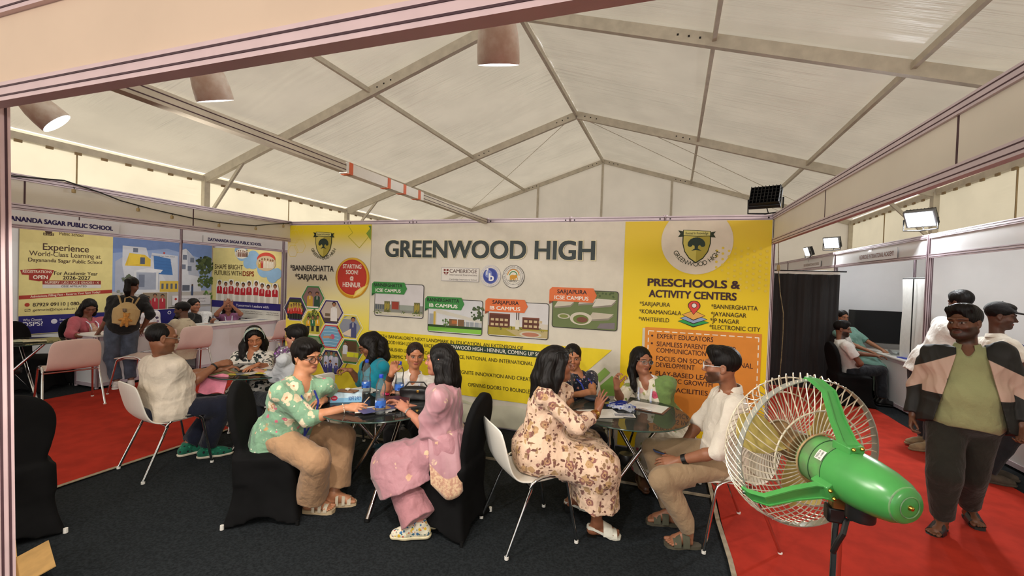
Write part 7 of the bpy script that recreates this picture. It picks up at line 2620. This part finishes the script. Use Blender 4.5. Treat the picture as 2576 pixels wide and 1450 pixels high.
# which way is up on the fan face
au = math.atan2(Y_[2], X_[2])
for a in (au + .05, au + 2.10, au - 2.05):
    br = MB()
    u = X_ * math.cos(a) + Y_ * math.sin(a)
    v = np.cross(ax, u)
    P = [fp(RC + .004, a, -.012), fp(RC + .004, a, .03), fp(RC * .93, a, .085), fp(RC * .62, a, .125), fp(.115, a, .165), fp(.098, a, .195)]
    ws = [.030, .034, .036, .042, .050, .052]
    G = [[p - v * w / 2, p - v * w / 2 + v * w * .12, p + v * w / 2 - v * w * .12, p + v * w / 2] for p, w in zip(P, ws)]
    br.sheet(np.array(G), .010)
    for sgn in (-1, 1):
        br.sheet(np.array([[p + v * sgn * w / 2 - u * .006 - ax * .010, p + v * sgn * w / 2 + u * .004 + ax * .010] for p, w in zip(P, ws)]), .005)
    o = br.build('bracket_arm', FG, fan, angle=.5)
    MB().box(fp(.094, a, .170), (.058, .03, .07), 0, R=np.stack([v, u, ax], 1)).build('bracket_foot', FG, o, bevel=.004)
    for sgn in (-1, 1):
        MB().lathe([(.006, 0), (.007, .006), (.003, .011)], 8, 0, fp(.102, a, .203) + v * sgn * .016, R=np.stack(basis(ax), 1)).build('bracket_screw', GOLDM, o)
    MB().lathe([(.005, 0), (.006, .006), (.003, .009)], 8, 0, fp(RC + .008, a, .0), R=np.stack(basis(u), 1)).build('rim_screw', SILVERM, o)
# sticker with its stamped lines
sa = au + .95
u = X_ * math.cos(sa) + Y_ * math.sin(sa); v = np.cross(ax, u)
G = [[fp(.0905, sa + b, t) for b in np.linspace(-.20, .20, 6)] for t in (.118, .148)]
st = MB().sheet(np.array(G), .0008).build('sticker', mat('white_sticker', '#d8d8d2', rough=.5), fan, angle=1.5)
cs = Canvas(fp(.0915, sa, .133), v, -ax, z0=.0012) if np.cross(v, -ax) @ u > 0 else Canvas(fp(.0915, sa, .133), -v, -ax, z0=.0012)
cs.text('TESTED OK', -.015, .015, .003, .006, '#2a2a2a', .01); cs.text('02 - 21/0852', -.015, .015, -.009, .006, '#2a2a2a', .01)
cs.build('sticker_lettering', st)
# knob, tilt joint, gearbox, pole, foot
ka = au - 1.9
MB().lathe([(.022, 0), (.022, .02), (.015, .024)], 14, 0, fp(.09, au - 2.6, .20), R=np.stack(basis(X_ * math.cos(au - 2.6) + Y_ * math.sin(au - 2.6)), 1)).build('knob', BLACKP, fan)
MB().lathe([(.040, 0), (.042, .01), (.042, .05), (.036, .055)], 24, 0, C_ + ax * .225 + np.array([0, 0, -.125])).build('gear_housing', BLACKP, fan)
px = C_ + ax * .14
MB().tube([px + (0, 0, -.16), (px[0], px[1], .60)], .0165, 18).build('inner_pole', CHROME, fan)
MB().tube([(px[0], px[1], .66), (px[0], px[1], .03)], .024, 18).build('outer_pole', CHROME, fan)
MB().lathe([(.23, .006), (.235, .015), (.20, .035), (.06, .05), (.03, .07)], 40, 0, (px[0], px[1], 0)).build('base', mat('fan_base_iron', '#39403a', rough=.5, var=.2), fan)
MB().box(px + (0, 0, -.105), (.05, .045, .06), 0).build('tilt_joint', mat('brass_joint', '#8f7440', rough=.4, metal=.7), fan, bevel=.004)
MB().box(px + (-.01, 0, -.155), (.055, .05, .055), 0).build('pole_clamp', BLACKP, fan, bevel=.008)
MB().box((px[0] - .02, px[1], .655), (.09, .08, .05), 0, rz=.3).build('height_box', mat('brass_box', '#8a7b55', rough=.4, metal=.5, var=.2), fan, bevel=.004)
MB().tube([px + (.02, -.02, -.16), px + (.0, -.05, -.2), px + (-.012, -.04, -.24), px + (-.02, -.03, -.28)], .009, 8).build('tilt_lever', BLACKP, fan)
MB().tube([C_ + ax * .225 + np.array([0, 0, -.11]), C_ + ax * .18 + np.array([.02, 0, -.15]), px + (.01, -.01, -.17)], .005, 8).build('cable', BLACKP, fan)


# ------------------------------------------------------------------ flood lamps
def flood(label, loc, aim, size, lit, watt=0, group=None, fins=False):
    t = thing('flood_lamp', label, 'lamp', loc, 0, group)
    d = unit(aim)
    x, y, _ = basis(d)
    R = np.stack([x, y, d], 1)
    W, H = size
    MB().box((0, 0, 0), (W, H, .045), 0, R=R).build('housing', BLACKM if not lit else mat('grey_lamp_body', '#77797a', rough=.5, metal=.3), t, bevel=.006)
    mb = MB()
    for k in range(9):
        o = x * (W * (k / 8 - .5) * .9) - d * .045
        mb.box(o, (.006, H * .92, .05), 0, R=R)
    for k in range(6):
        o = y * (H * (k / 5 - .5) * .9) - d * .04
        mb.box(o, (W * .95, .005, .035), 0, R=R)
    mb.build('cooling_fins', BLACKM, t, smooth=False)
    face = MB().box(d * .024, (W * .86, H * .84, .004), 0, R=R)
    face.build('lamp_face', emit_mat('lamp_lit', '#f2f7ff', 26) if lit else mat('lamp_glass_off', '#3a3c3e', rough=.2), t, smooth=False)
    mb = MB()
    for sg in (-1, 1):
        mb.tube([x * sg * (W / 2 + .012), x * sg * (W / 2 + .012) + np.array([0, 0, -H * .62]), np.array([0, 0, -H * .68])], .008, 6)
    mb.build('stirrup', BLACKM, t)
    MB().tube([-d * .05, -d * .11 + np.array([0, 0, -.06]), np.array([.03, 0, -H * .66])], .005, 6).build('cable', BLACKP, t)
    if lit:
        l = light('AREA', 'flood_lamp_glow', tuple(np.array(loc) + d * .04), watt, (.95, .98, 1.0), W * .85, target=tuple(np.array(loc) + d * 2), size_y=H * .8)
    return t


flood('black ribbed flood lamp on top of the backdrop corner', (5.86, -.02, 2.615), (.30, .80, -.50), (.27, .22), False)
FL = 'lit flood lamps above the right-hand booths'
flood('large lit flood lamp on the booth post, the one nearest to us', (7.90, 1.80, 2.66), (-.62, -.62, -.60), (.30, .22), True, 62, FL)
flood('lit flood lamp over the black curtain, facing us', (7.93, 4.70, 2.64), (-.72, -.70, -.35), (.27, .21), True, 45, FL)
flood('small lit flood lamp turned sideways over the curtain, farthest of the three', (7.88, 5.85, 2.56), (-.9, -.05, -.30), (.24, .20), True, 28, FL)

# cone spot lamps on the front header
WL = mat('stained_white_enamel', '#f4efe9', rough=.4, var=.1, scale=26, dark='#e4d4c8')


def spot(label, loc, aim):
    t = thing('spot_lamp', label, 'lamp', loc, 0, 'cone spot lamps on the front header')
    d = unit(aim); R = np.stack(basis(-d), 1)
    MB().lathe([(.053, -.06), (.055, -.055), (.054, -.02), (.050, .015), (.042, .045), (.031, .07), (.027, .095), (.0265, .125), (.012, .135)], 28, 0, (0, 0, 0), R=R, cap=False).build('shade', WL, t, angle=1.2)
    MB().lathe([(.049, -.056), (.050, -.052), (.001, -.051)], 28, 0, (0, 0, 0), R=R, cap=False).build('bulb_face', emit_mat('spot_lit', '#f3f8ff', 5), t)
    light('SPOT', 'spot_glow', tuple(np.array(loc) + d * .075), 80, (1.0, .93, .84), .05, target=tuple(np.array(loc) + d * 2)).data.spot_size = 2.3
    MB().tube([-d * .13, -d * .16 + np.array([0, -.06, .03]), np.array([0, -.335, .10])], .008, 8).build('arm', BLACKM, t)


spot('white cone spot lamp nearest the roof ridge, first from the right', (4.495, -3.72, 2.352), (-.10, .42, -1))
spot('white cone spot lamp half hidden by the front header, middle of the three', (3.485, -3.72, 2.36), (-.02, .42, -1))
spot('white cone spot lamp tilted beside the frame post, first from the left', (2.57, -3.72, 2.35), (.45, .65, -.75))

# ------------------------------------------------------------------ cable with sockets on the left header, hanging cord at the right
pts = [(.085, y, z) for y, z in ((-3.2, 2.42), (-2.77, 2.43), (-2.47, 2.465), (-2.22, 2.414), (-2.06, 2.37), (-1.80, 2.335), (-1.6, 2.318), (-1.4, 2.303), (-1.1, 2.298), (-.84, 2.308), (-.62, 2.324), (-.386, 2.375), (-.19, 2.41), (-.05, 2.44))]
tag(MB().tube(pts, .006, 8).build('cable', BLACKP, angle=1.5), 'black cable sagging along the left header beam', 'cable')
SOCK = mat('old_bulb_socket', '#a08a5c', rough=.5, var=.3)
for k, (y, z, lab) in enumerate(((-2.41, 2.405, 'first on the cable, by the frame post'), (-1.92, 2.325, 'second along the cable from the frame post'), (-1.61, 2.30, 'third along the cable, over the blue school name'), (-1.10, 2.28, 'fourth along the cable, at its lowest sag'), (-.62, 2.305, 'fifth along the cable from the frame post'), (-.20, 2.39, 'last on the cable, next to the backdrop'))):
    t = thing('bulb_socket', 'small tan bulb socket, ' + lab, 'socket', (.088, y, z - .012), 0, 'bulb sockets on the left cable')
    MB().lathe([(.012, -.022), (.014, -.018), (.014, .006), (.008, .012)], 12, 0, (.004, 0, 0)).build('shell', SOCK, t)
    MB().tube([(0, 0, .010), (0, .012, .026), (-.002, .0, .03)], .003, 6).build('lead', BLACKP, t)
t = thing('hanging_cord', 'thin cord with a tan socket hanging in front of the black curtain', 'cord', (6.07, .3, 0))
MB().tube([(-.02, 0, 2.44), (-.01, 0, 2.2), (.0, 0, 1.99)], .004, 6).tube([(.0, 0, 1.94), (.03, .02, 1.7), (.06, 0, 1.5), (.065, 0, 1.3), (.06, 0, 1.05), (.045, 0, .68), (.05, 0, .012)], .004, 6).build('cord', mat('frayed_cord', '#7a6a48', rough=.7, var=.5, scale=30), t, angle=1.5)
MB().lathe([(.014, 1.93), (.016, 1.94), (.016, 1.985), (.008, 1.995)], 12).build('socket', SOCK, t)

# ------------------------------------------------------------------ black curtain on its stand, white standee, television
cu = thing('curtain', 'black backdrop curtain hanging from a stand behind the backdrop wall', 'curtain', (6.9, 4.12, 0))
G = []
for i in range(90):
    x = -.98 + 1.96 * i / 89
    G.append([(x, .03 * math.sin(i * .55) * (.5 + .5 * z / 2.0) + .012 * math.sin(i * 1.7), z) for z in np.linspace(.02, 2.03, 9)])
MB().sheet(np.array(G), .004).build('cloth', mat('black_backdrop_cloth', '#1d1b1c', rough=.75, var=.25, scale=3, sheen=.2), cu, angle=1.5)
MB().box((0, 0, 2.055), (1.96, .012, .04), 0).build('header_strip', WHITEP, cu)
MB().tube([(-1.02, 0, 2.085), (1.08, 0, 2.085)], .012, 10).build('cross_bar', BLACKM, cu)
MB().tube([(-.18, -.04, 2.08), (-.30, -.045, .02)], .010, 8).build('stand_pole', BLACKM, cu)
ws = thing('standee', 'white roll-up display seen from the back with its black support pole', 'display', (8.50, 3.12, 0))
d1 = unit((-.02, 1, 0))
G = [[np.array([.008 * math.sin(j * .9), 0, 0]) + d1 * (q * .37 * (1 - .08 * (1 - z / 2))) + np.array([0, 0, z]) for j, z in enumerate(np.linspace(.08, 1.96, 12))] for q in np.linspace(-1, 1, 8)]
MB().sheet(np.array(G), .003).build('sheet', mat('white_display_sheet', '#dcdcd6', rough=.6, var=.04), ws, angle=1.5)
MB().tube([(.0, -.38, 1.975), (.0, .38, 1.975)], .010, 8).build('top_rail', BLACKM, ws)
MB().tube([(-.04, .0, 1.97), (-.05, -.02, .08)], .008, 8).build('support_pole', BLACKM, ws)
MB().box((0, 0, .04), (.14, .80, .07), 0).build('base', mat('grey_aluminium', '#9a9c9f', rough=.4, metal=.5), ws, bevel=.01)
tv = thing('television', 'large black television standing on the white counter', 'television', (8.6, 4.32, .764))
MB().box((0, 0, .39), (.98, .035, .56), 0).build('casing', BLACKP, tv, bevel=.006)
MB().box((0, -.0185, .395), (.955, .002, .53), 0).build('screen', mat('dark_screen', '#0b0c0d', rough=.12, var=.2), tv, smooth=False)
for s in (-1, 1):
    MB().tube([(s * .3, 0, .12), (s * .34, -.08, .008)], .009, 8).tube([(s * .3, 0, .12), (s * .34, .08, .008)], .009, 8).build('foot', BLACKP, tv)
bw = thing('bowl', 'clear glass bowl on the counter below the television', 'bowl', (8.50, 3.62, .764))
MB().lathe([(.001, .002), (.05, .002), (.08, .03), (.10, .08), (.097, .08), (.075, .03), (.045, .008), (.001, .008)], 28).build('glass', glass_mat('bowl_glass', '#e4e8e8', .12), bw)
fo = thing('folder', 'blue folder lying on the right booth counter', 'folder', (8.56, 3.25, .764), .25)
MB().box((0, 0, .008), (.23, .32, .014), 0).build('cover', mat('blue_folder', '#2f3fa8', rough=.5), fo, bevel=.003)
MB().box((.004, .004, .008), (.222, .312, .009), 0).build('sheets', WHITEP, fo, smooth=False)
pn = thing('paper', 'white printed sheet beside the blue folder', 'paper', (8.52, 3.72, .765), .9)
MB().box((0, 0, .001), (.21, .297, .002), 0).build('sheet', [WHITEP], pn, smooth=False)

# ------------------------------------------------------------------ things on the tables
PET = glass_mat('clear_bottle', '#fbfdfd', .04, .03, 1.3)
WATER = glass_mat('bottle_water', '#f0f6f8', .03, .02, 1.2)
CAPB = mat('blue_cap', '#1f3fb8', rough=.35)
LABEL = cloth_mat('blue_bottle_label', '#3f6fc4', [(28, .3, '#b9cbe8', '#24448f', 0, None, 41)], rough=.35, sheen=0)
bt = thing('water_bottle', 'clear water bottle with a blue cap nearest us on the smoked table', 'bottle', (3.04, -2.10, .746), .4, 'water bottles on the smoked glass table')
prof = [(.001, .004), (.028, 0), (.037, .008), (.038, .03), (.0355, .045), (.038, .05), (.038, .105), (.0355, .112), (.033, .135), (.031, .15), (.034, .175), (.036, .19), (.033, .215), (.022, .245), (.014, .258), (.013, .268)]
MB().lathe(prof, 28, cap=False).build('bottle_body', PET, bt, angle=.9)
MB().lathe([(.001, .006), (.034, .008), (.0345, .10), (.033, .12), (.0305, .14), (.001, .1402)], 24, cap=False).build('water', WATER, bt, angle=.9)
MB().lathe([(.0386, .052), (.0386, .104)], 28, cap=False).build('label_band', LABEL, bt)
MB().lathe([(.0148, .262), (.0155, .264), (.0155, .284), (.0145, .287), (.001, .287)], 20, cap=False).build('cap', CAPB, bt, angle=.5)
dup(bt, (2.60, -1.68, .746), 1.2, 'clear water bottle with a blue cap behind the tissue box')
dup(bt, (2.89, -1.63, .746), 2.0, 'clear water bottle with a blue cap in front of the woman in the white shirt')
tb = thing('tissue_box', 'blue and white tissue box under a phone on the smoked table', 'box', (2.60, -1.92, .746), math.radians(33))
MB().box((0, 0, .036), (.235, .12, .072), 0).build('carton', mat('tissue_carton', '#b9cfdc', rough=.5, var=.2, scale=20), tb, smooth=False)
cv = Canvas((0, -.0602, .036), (1, 0, 0), (0, 0, 1), z0=.0006)
cv.rect(-.117, -.036, .117, .0, '#7fb0d0'); cv.disc(-.085, .0, .024, '#b3213f', 22, .02); cv.text('PREMIUM', -.10, -.07, -.004, .008, '#e8dfe2', .01)
cv.text('SOFT 2 PLY', .02, .11, -.02, .028, '#2c4f8f', .02); cv.build('carton_print', tb)
cv = Canvas((.1177, 0, .036), (0, 1, 0), (0, 0, 1), z0=.0006); cv.rect(-.059, -.036, .059, .036, '#c8ccd0'); cv.text('SOFT', -.045, .045, -.012, .024, '#3c3f4a', .02); cv.build('carton_print', tb)
ph = thing('phone', 'phone in a brown patterned case with a pop grip on the tissue box', 'phone', (2.61, -1.925, .819), math.radians(10))
MB().box((0, 0, .005), (.155, .078, .009), 0).build('case', cloth_mat('brown_phone_case', '#7d5a45', [(40, .3, '#a98468', '#4a342a', 0, None, 42)], rough=.4, sheen=0), ph, bevel=.003)
MB().lathe([(.008, .009), (.008, .018), (.019, .019), (.019, .024), (.001, .025)], 20).build('grip', WHITEP, ph)
BROC = ['#d8d4cc', '#cfd0d4', '#c98a4a', '#d6d3ce', '#c9c4ba', '#d9d6d0', '#4a4f7f']
for k in range(7):
    t = thing('brochure', 'white folded brochure fanned out beside the nearest water bottle', 'brochure', (2.93 + .012 * k, -2.06 + .018 * (k % 3), .747 + .0032 * k), math.radians(18 + 7 * k), 'brochures fanned beside the nearest bottle')
    MB().box((0, 0, .0012), (.28, .11, .0024), 0).build('sheet', mat('brochure_%d' % k, BROC[k], rough=.4), t, smooth=False)
    MB().box((.02, 0, .0026), (.12, .08, .0004), 0).build('print', mat('brochure_print_%d' % (k % 3), ['#b98f62', '#7f8db0', '#b0a58f'][k % 3], rough=.4, var=.4, scale=50), t, smooth=False)
for lab, loc, rz in (('papers lying behind the tissue box, the lower sheet', (2.47, -1.70, .747), .9), ('papers lying behind the tissue box, the upper sheet', (2.50, -1.67, .7495), 1.15)):
    t = thing('paper', lab, 'paper', loc, rz)
    MB().box((0, 0, .0012), (.297, .21, .002), 0).build('sheet', [WHITEP], t, smooth=False)
dy = thing('diary', 'maroon diary between the water bottles and the black handbag', 'book', (2.96, -1.78, .746), .5)
MB().box((0, 0, .012), (.21, .15, .024), 0).build('cover', mat('maroon_leatherette', '#4d2226', rough=.5), dy, bevel=.004)
MB().box((.004, 0, .012), (.206, .144, .017), 0).build('pages', mat('page_edge', '#b9ab93', rough=.8), dy, smooth=False)
hbg = thing('handbag', 'small black handbag on the smoked table by the woman in pink', 'bag', (3.07, -1.66, .746), .35)
f = Field((-.17, -.10, -.01), (.17, .10, .16), .006)
f.loft((0, 0, .0), (0, 0, .085), (.135, .055), (.12, .035), (1, 0, 0), 0); f.ell((0, 0, .08), (.12, .04, .03), None, .02); f.wrinkle(.003, 60, 3)
f.build('bag_body', mat('black_leather', '#121112', rough=.4, var=.3), hbg, relax=2)
MB().lathe([(.001, -.003), (.012, 0), (.001, .003)], 12, 0, (.02, -.046, .075), R=np.array([[1, 0, 0], [0, 0, -1], [0, 1, 0]])).build('clasp', GOLDM, hbg)
MB().tube([(-.1, 0, .09), (-.06, 0, .14), (.06, 0, .14), (.1, 0, .09)], .006, 8).build('handle', BLACKP, hbg)
cw = MB()
rnd = random.Random(3)
f = Field((-.05, -.05, -.01), (.05, .05, .06), .004)
f.ell((0, 0, .018), (.028, .02, .017), None, 0); f.cone((-.025, 0, .018), (-.042, .01, .02), .006, .012, .008); f.cone((.025, 0, .018), (.042, -.008, .024), .006, .012, .008); f.wrinkle(.003, 200, 2)
o = f.build('candy', mat('magenta_foil', '#b51f52', rough=.2, metal=.4, var=.3, scale=60), None)
o.location = (2.80, -1.70, .748); tag(o, 'magenta wrapped candy between the two rear water bottles', 'candy')
pe = MB().tube([(0, 0, 0), (.055, .03, .075)], .0035, 8).build('pencil', mat('pale_pencil', '#c9a98a', rough=.5))
w = A3(POSE['green'][8])
pe.location = (w[0] + .085, w[1] + .05, w[2] + .0); tag(pe, 'pale pencil held by the woman in the green floral top', 'pencil')
bb_ = thing('bag', 'brown leather bag on the floor behind the legs of the smoked table', 'bag', (2.83, -1.58, 0), .4)
f = Field((-.22, -.14, -.01), (.22, .14, .40), .008)
f.loft((0, 0, 0), (0, 0, .26), (.16, .09), (.12, .05), (1, 0, 0), 0); f.wrinkle(.006, 40, 3)
f.build('bag_body', LEATHER, bb_, relax=2)
MB().tube([(-.09, 0, .25), (-.06, 0, .34), (.06, 0, .34), (.09, 0, .25)], .009, 8).build('handle', LEATHER, bb_)

# clear table
LAN = [mat('lanyard_white', '#cdd2de', rough=.5, var=.1), mat('lanyard_blue', '#22379a', rough=.5), cloth_mat('lanyard_mixed', '#c9cfe0', [(60, .4, '#2f4fa8', '#7f96cc', 0, None, 51)], sheen=0)]
rnd = random.Random(11)
for k in range(9):
    t = thing('lanyard', 'folded white and blue event lanyard in the heap on the clear table', 'lanyard', (4.69 + rnd.uniform(-.05, .05), -1.19 + rnd.uniform(-.05, .05), .747), rnd.uniform(0, 6), 'event lanyards heaped on the clear table')
    pts = []
    for q in range(26):
        a = q * .72
        pts.append((.085 * math.cos(a) * (1 - q * .012) + .02 * math.sin(q * 1.3), .038 * math.sin(a) + .012 * math.cos(q * .9), .006 + .004 * (k % 5) + .003 * (q % 4)))
    P = np.array(pts)
    G = [[p + (0, 0, -.0065), p + (0, 0, .0065)] for p in P]
    MB().sheet(np.array(G), .0018).build('strap', LAN[k % 3], t, angle=1.5)
    MB().box((pts[-1][0], pts[-1][1], .012), (.02, .008, .006), 0).build('clip', SILVERM, t)
cb_ = thing('clipboard', 'brown clipboard with a white form on the clear table', 'clipboard', (4.86, -1.08, .747), math.radians(-16))
MB().box((0, 0, .002), (.32, .23, .004), 0).build('board', mat('brown_board', '#6d4630', rough=.6), cb_, smooth=False)
MB().box((-.005, .004, .0055), (.297, .21, .002), 0).build('form', [WHITEP], cb_, smooth=False)
c2 = Canvas((0, 0, .0066), (1, 0, 0), (0, 1, 0), z0=.0004)
for q in range(5):
    c2.line([(-.1, .06 - q * .02), (.06 - .02 * (q % 2), .06 - q * .02)], .002, '#9a9a9c')
c2.build('form_lines', cb_)
MB().box((.02, -.108, .009), (.11, .02, .01), 0).build('clip', SILVERM, cb_, bevel=.003)
for lab, loc, rz, d in (('white sheet under the raised hand of the woman in the beige dress', (4.52, -1.42, .747), .5, (.297, .21)), ('small printed card at the near edge of the clear table', (4.70, -1.39, .7495), .25, (.16, .085))):
    t = thing('paper', lab, 'paper', loc, rz)
    MB().box((0, 0, .0012), (*d, .002), 0).build('sheet', [WHITEP], t, smooth=False)
    if d[0] < .2: MB().box((0, 0, .0026), (.14, .06, .0004), 0).build('print', mat('card_print', '#8f93a0', rough=.4, var=.4, scale=40), t, smooth=False)
pu = thing('purse', 'dark blue purse on the clear table in front of the woman in navy', 'bag', (4.46, -1.10, .746), .2)
f = Field((-.14, -.08, -.01), (.14, .08, .09), .006)
f.ell((0, 0, .03), (.11, .05, .03), None, 0); f.wrinkle(.004, 60, 3); f.plane((0, 0, .002), (0, 0, -1))
f.build('purse_body', mat('navy_leather', '#1b2330', rough=.5, var=.2), pu, relax=2)
MB().tube([(-.1, 0, .03), (0, -.05, .045), (.1, 0, .03)], .004, 8).build('strap', BLACKP, pu)
w = A3(POSE['whiteman'][8])
t = thing('phone', 'blue phone in the hand of the man in the white shirt', 'phone', (w[0] - .125, w[1] - .045, w[2] - .035), math.radians(20))
MB().box((0, 0, 0), (.15, .074, .010), 0, R=np.array([[.96, 0, .27], [0, 1, 0], [-.27, 0, .96]])).build('case', mat('slate_blue_phone', '#3c4f7d', rough=.4), t, bevel=.003)
MB().box((.0014, 0, .0052), (.14, .066, .001), 0, R=np.array([[.96, 0, .27], [0, 1, 0], [-.27, 0, .96]])).build('screen', mat('dark_screen', '#0b0c0d', rough=.12), t, smooth=False)

# table of the t-shirt man
jr = thing('candy_jar', 'clear jar full of purple foil candies on the rear glass table', 'jar', (1.21, -1.19, .746))
jr.scale = (1.25, 1.25, 1.4)
MB().lathe([(.001, .004), (.07, .004), (.085, .02), (.088, .10), (.075, .14), (.055, .155), (.055, .175), (.06, .18)], 30, cap=False).build('glass', PET, jr, angle=.9)
mb = MB()
rnd = random.Random(5)
cols = [mat('purple_foil', '#8a3f9a', rough=.2, metal=.5, var=.4, scale=50), mat('pink_foil', '#c98ac4', rough=.2, metal=.5, var=.3, scale=50), mat('silver_foil', '#c4bfc9', rough=.2, metal=.6)]
for k in range(150):
    a, r = rnd.uniform(0, 6.28), .074 * math.sqrt(rnd.random()); z = .012 + .13 * rnd.random()
    if z > .11: r *= .75
    R = np.array(Matrix.Rotation(rnd.uniform(0, 6), 3, Vector((rnd.random(), rnd.random(), rnd.random()))))
    mb.lathe([(.009, -.022), (.003, -.013), (.010, -.006), (.010, .006), (.003, .013), (.009, .022)], 7, rnd.randrange(3), (r * math.cos(a), r * math.sin(a), z), R=R)
cd = mb.build('candies', cols, None, smooth=False)
cd.location = jr.location; cd.scale = jr.scale; tag(cd, 'purple and pink foil candies filling the jar on the rear table', 'candy', kind='stuff')
t = thing('clipboard', 'brown clipboard with a form before the smiling headband woman', 'clipboard', (1.00, -1.33, .747), .6)
MB().box((0, 0, .002), (.32, .23, .004), 0).build('board', mat('brown_board', '#6d4630', rough=.6), t, smooth=False)
MB().box((0, 0, .0055), (.297, .21, .002), 0).build('form', [WHITEP], t, smooth=False)
MB().box((.13, 0, .009), (.02, .11, .01), 0).build('clip', SILVERM, t, bevel=.003)
for k in range(5):
    t = thing('brochure', 'yellow and grey brochure scattered on the rear glass table', 'brochure', (1.10 + .05 * k, -1.62 + .05 * k, .747 + .003 * k), .5 + .5 * k, 'brochures scattered on the rear table')
    MB().box((0, 0, .0012), (.21, .10, .0022), 0).build('sheet', mat('yellow_brochure_%d' % (k % 3), ['#c9b83a', '#6a6f78', '#cfcabf'][k % 3], rough=.4, var=.3, scale=40), t, smooth=False)
t = thing('folder', 'pink plastic folder in the hands of the man in the cream t-shirt', 'folder', (1.01, -1.80, .70))
MB().sheet(np.array([[np.array([.94, .32, 0]) * x + np.array([.15, -.42, -1.0]) * q + np.array([0, 0, .012 * math.sin(x * 30)]) for q in np.linspace(-.06, .10, 6)] for x in np.linspace(-.13, .11, 10)]), .006).build('cover', mat('pink_plastic', '#d37f94', rough=.4, var=.2, scale=12), t, angle=1.5)

# counters of the left stall
for k, (x, y, r) in enumerate(((-2.82, .95, .2), (-2.78, 1.30, -.2), (-2.85, 1.75, .1), (-2.80, 2.05, .4), (-2.86, -.42, .1), (-2.75, -.10, .3))):
    nm = ['beside the scarf woman\'s hands', 'second from the scarf woman on the long counter', 'in front of the girl holding her head', 'at the far end of the long counter', 'under the hands of the woman in the rose kurta', 'in front of the seated person in the flowered top'][k]
    t = thing('paper', 'white printed sheets lying ' + nm, 'paper', (x, y, .766), r)
    MB().box((0, 0, .0015), (.21, .30, .003), 0).build('sheet', [WHITEP], t, smooth=False)
    MB().box((0, 0, .0033), (.16, .22, .0004), 0).build('print', mat('sheet_print', '#9aa0ac', rough=.5, var=.3, scale=40), t, smooth=False)
for k in range(4):
    t = thing('brochure', 'brochure lying on the glass table behind the frame post', 'brochure', (-2.94 + .09 * k, -1.48 + .05 * (k % 2), .747 + .003 * k), .4 * k, 'brochures on the left glass table')
    MB().box((0, 0, .0012), (.21, .14, .0024), 0).build('sheet', mat('green_brochure_%d' % (k % 2), ['#aeb49a', '#c9c0a4'][k % 2], rough=.4, var=.3, scale=40), t, smooth=False)
t = thing('box', 'small brown carton on the glass table behind the frame post', 'box', (-3.06, -1.62, .746), .3)
MB().box((0, 0, .045), (.14, .12, .09), 0).build('carton', mat('brown_carton', '#6d4a30', rough=.8), t, bevel=.002)

# open kraft carton on the floor at the front
KR = mat('kraft_card', '#b08a52', rough=.85, var=.12, scale=12)
t = thing('carton', 'open brown cardboard carton on the floor beside the frame post', 'box', (1.66, -3.52, 0), math.radians(-20))
mb = MB()
for s in (-1, 1):
    mb.box((s * .17, 0, .045), (.005, .26, .09), 0); mb.box((0, s * .13, .045), (.34, .005, .09), 0)
mb.box((0, 0, .004), (.34, .26, .006), 0)
mb.build('box_walls', KR, t, smooth=False)
for (a, b, c) in (((.17, -.13), (.17, .13), (.13, 0, .03)), ((-.17, -.13), (-.17, .13), (-.12, 0, .05)), ((-.17, .13), (.17, .13), (.02, .12, .05)), ((-.17, -.13), (.17, -.13), (-.02, -.12, .03))):
    P = [np.array([*a, .09]), np.array([*b, .09])]
    MB().sheet(np.array([[P[0], P[0] + c], [P[1], P[1] + c]]), .005).build('flap', KR, t, smooth=False)
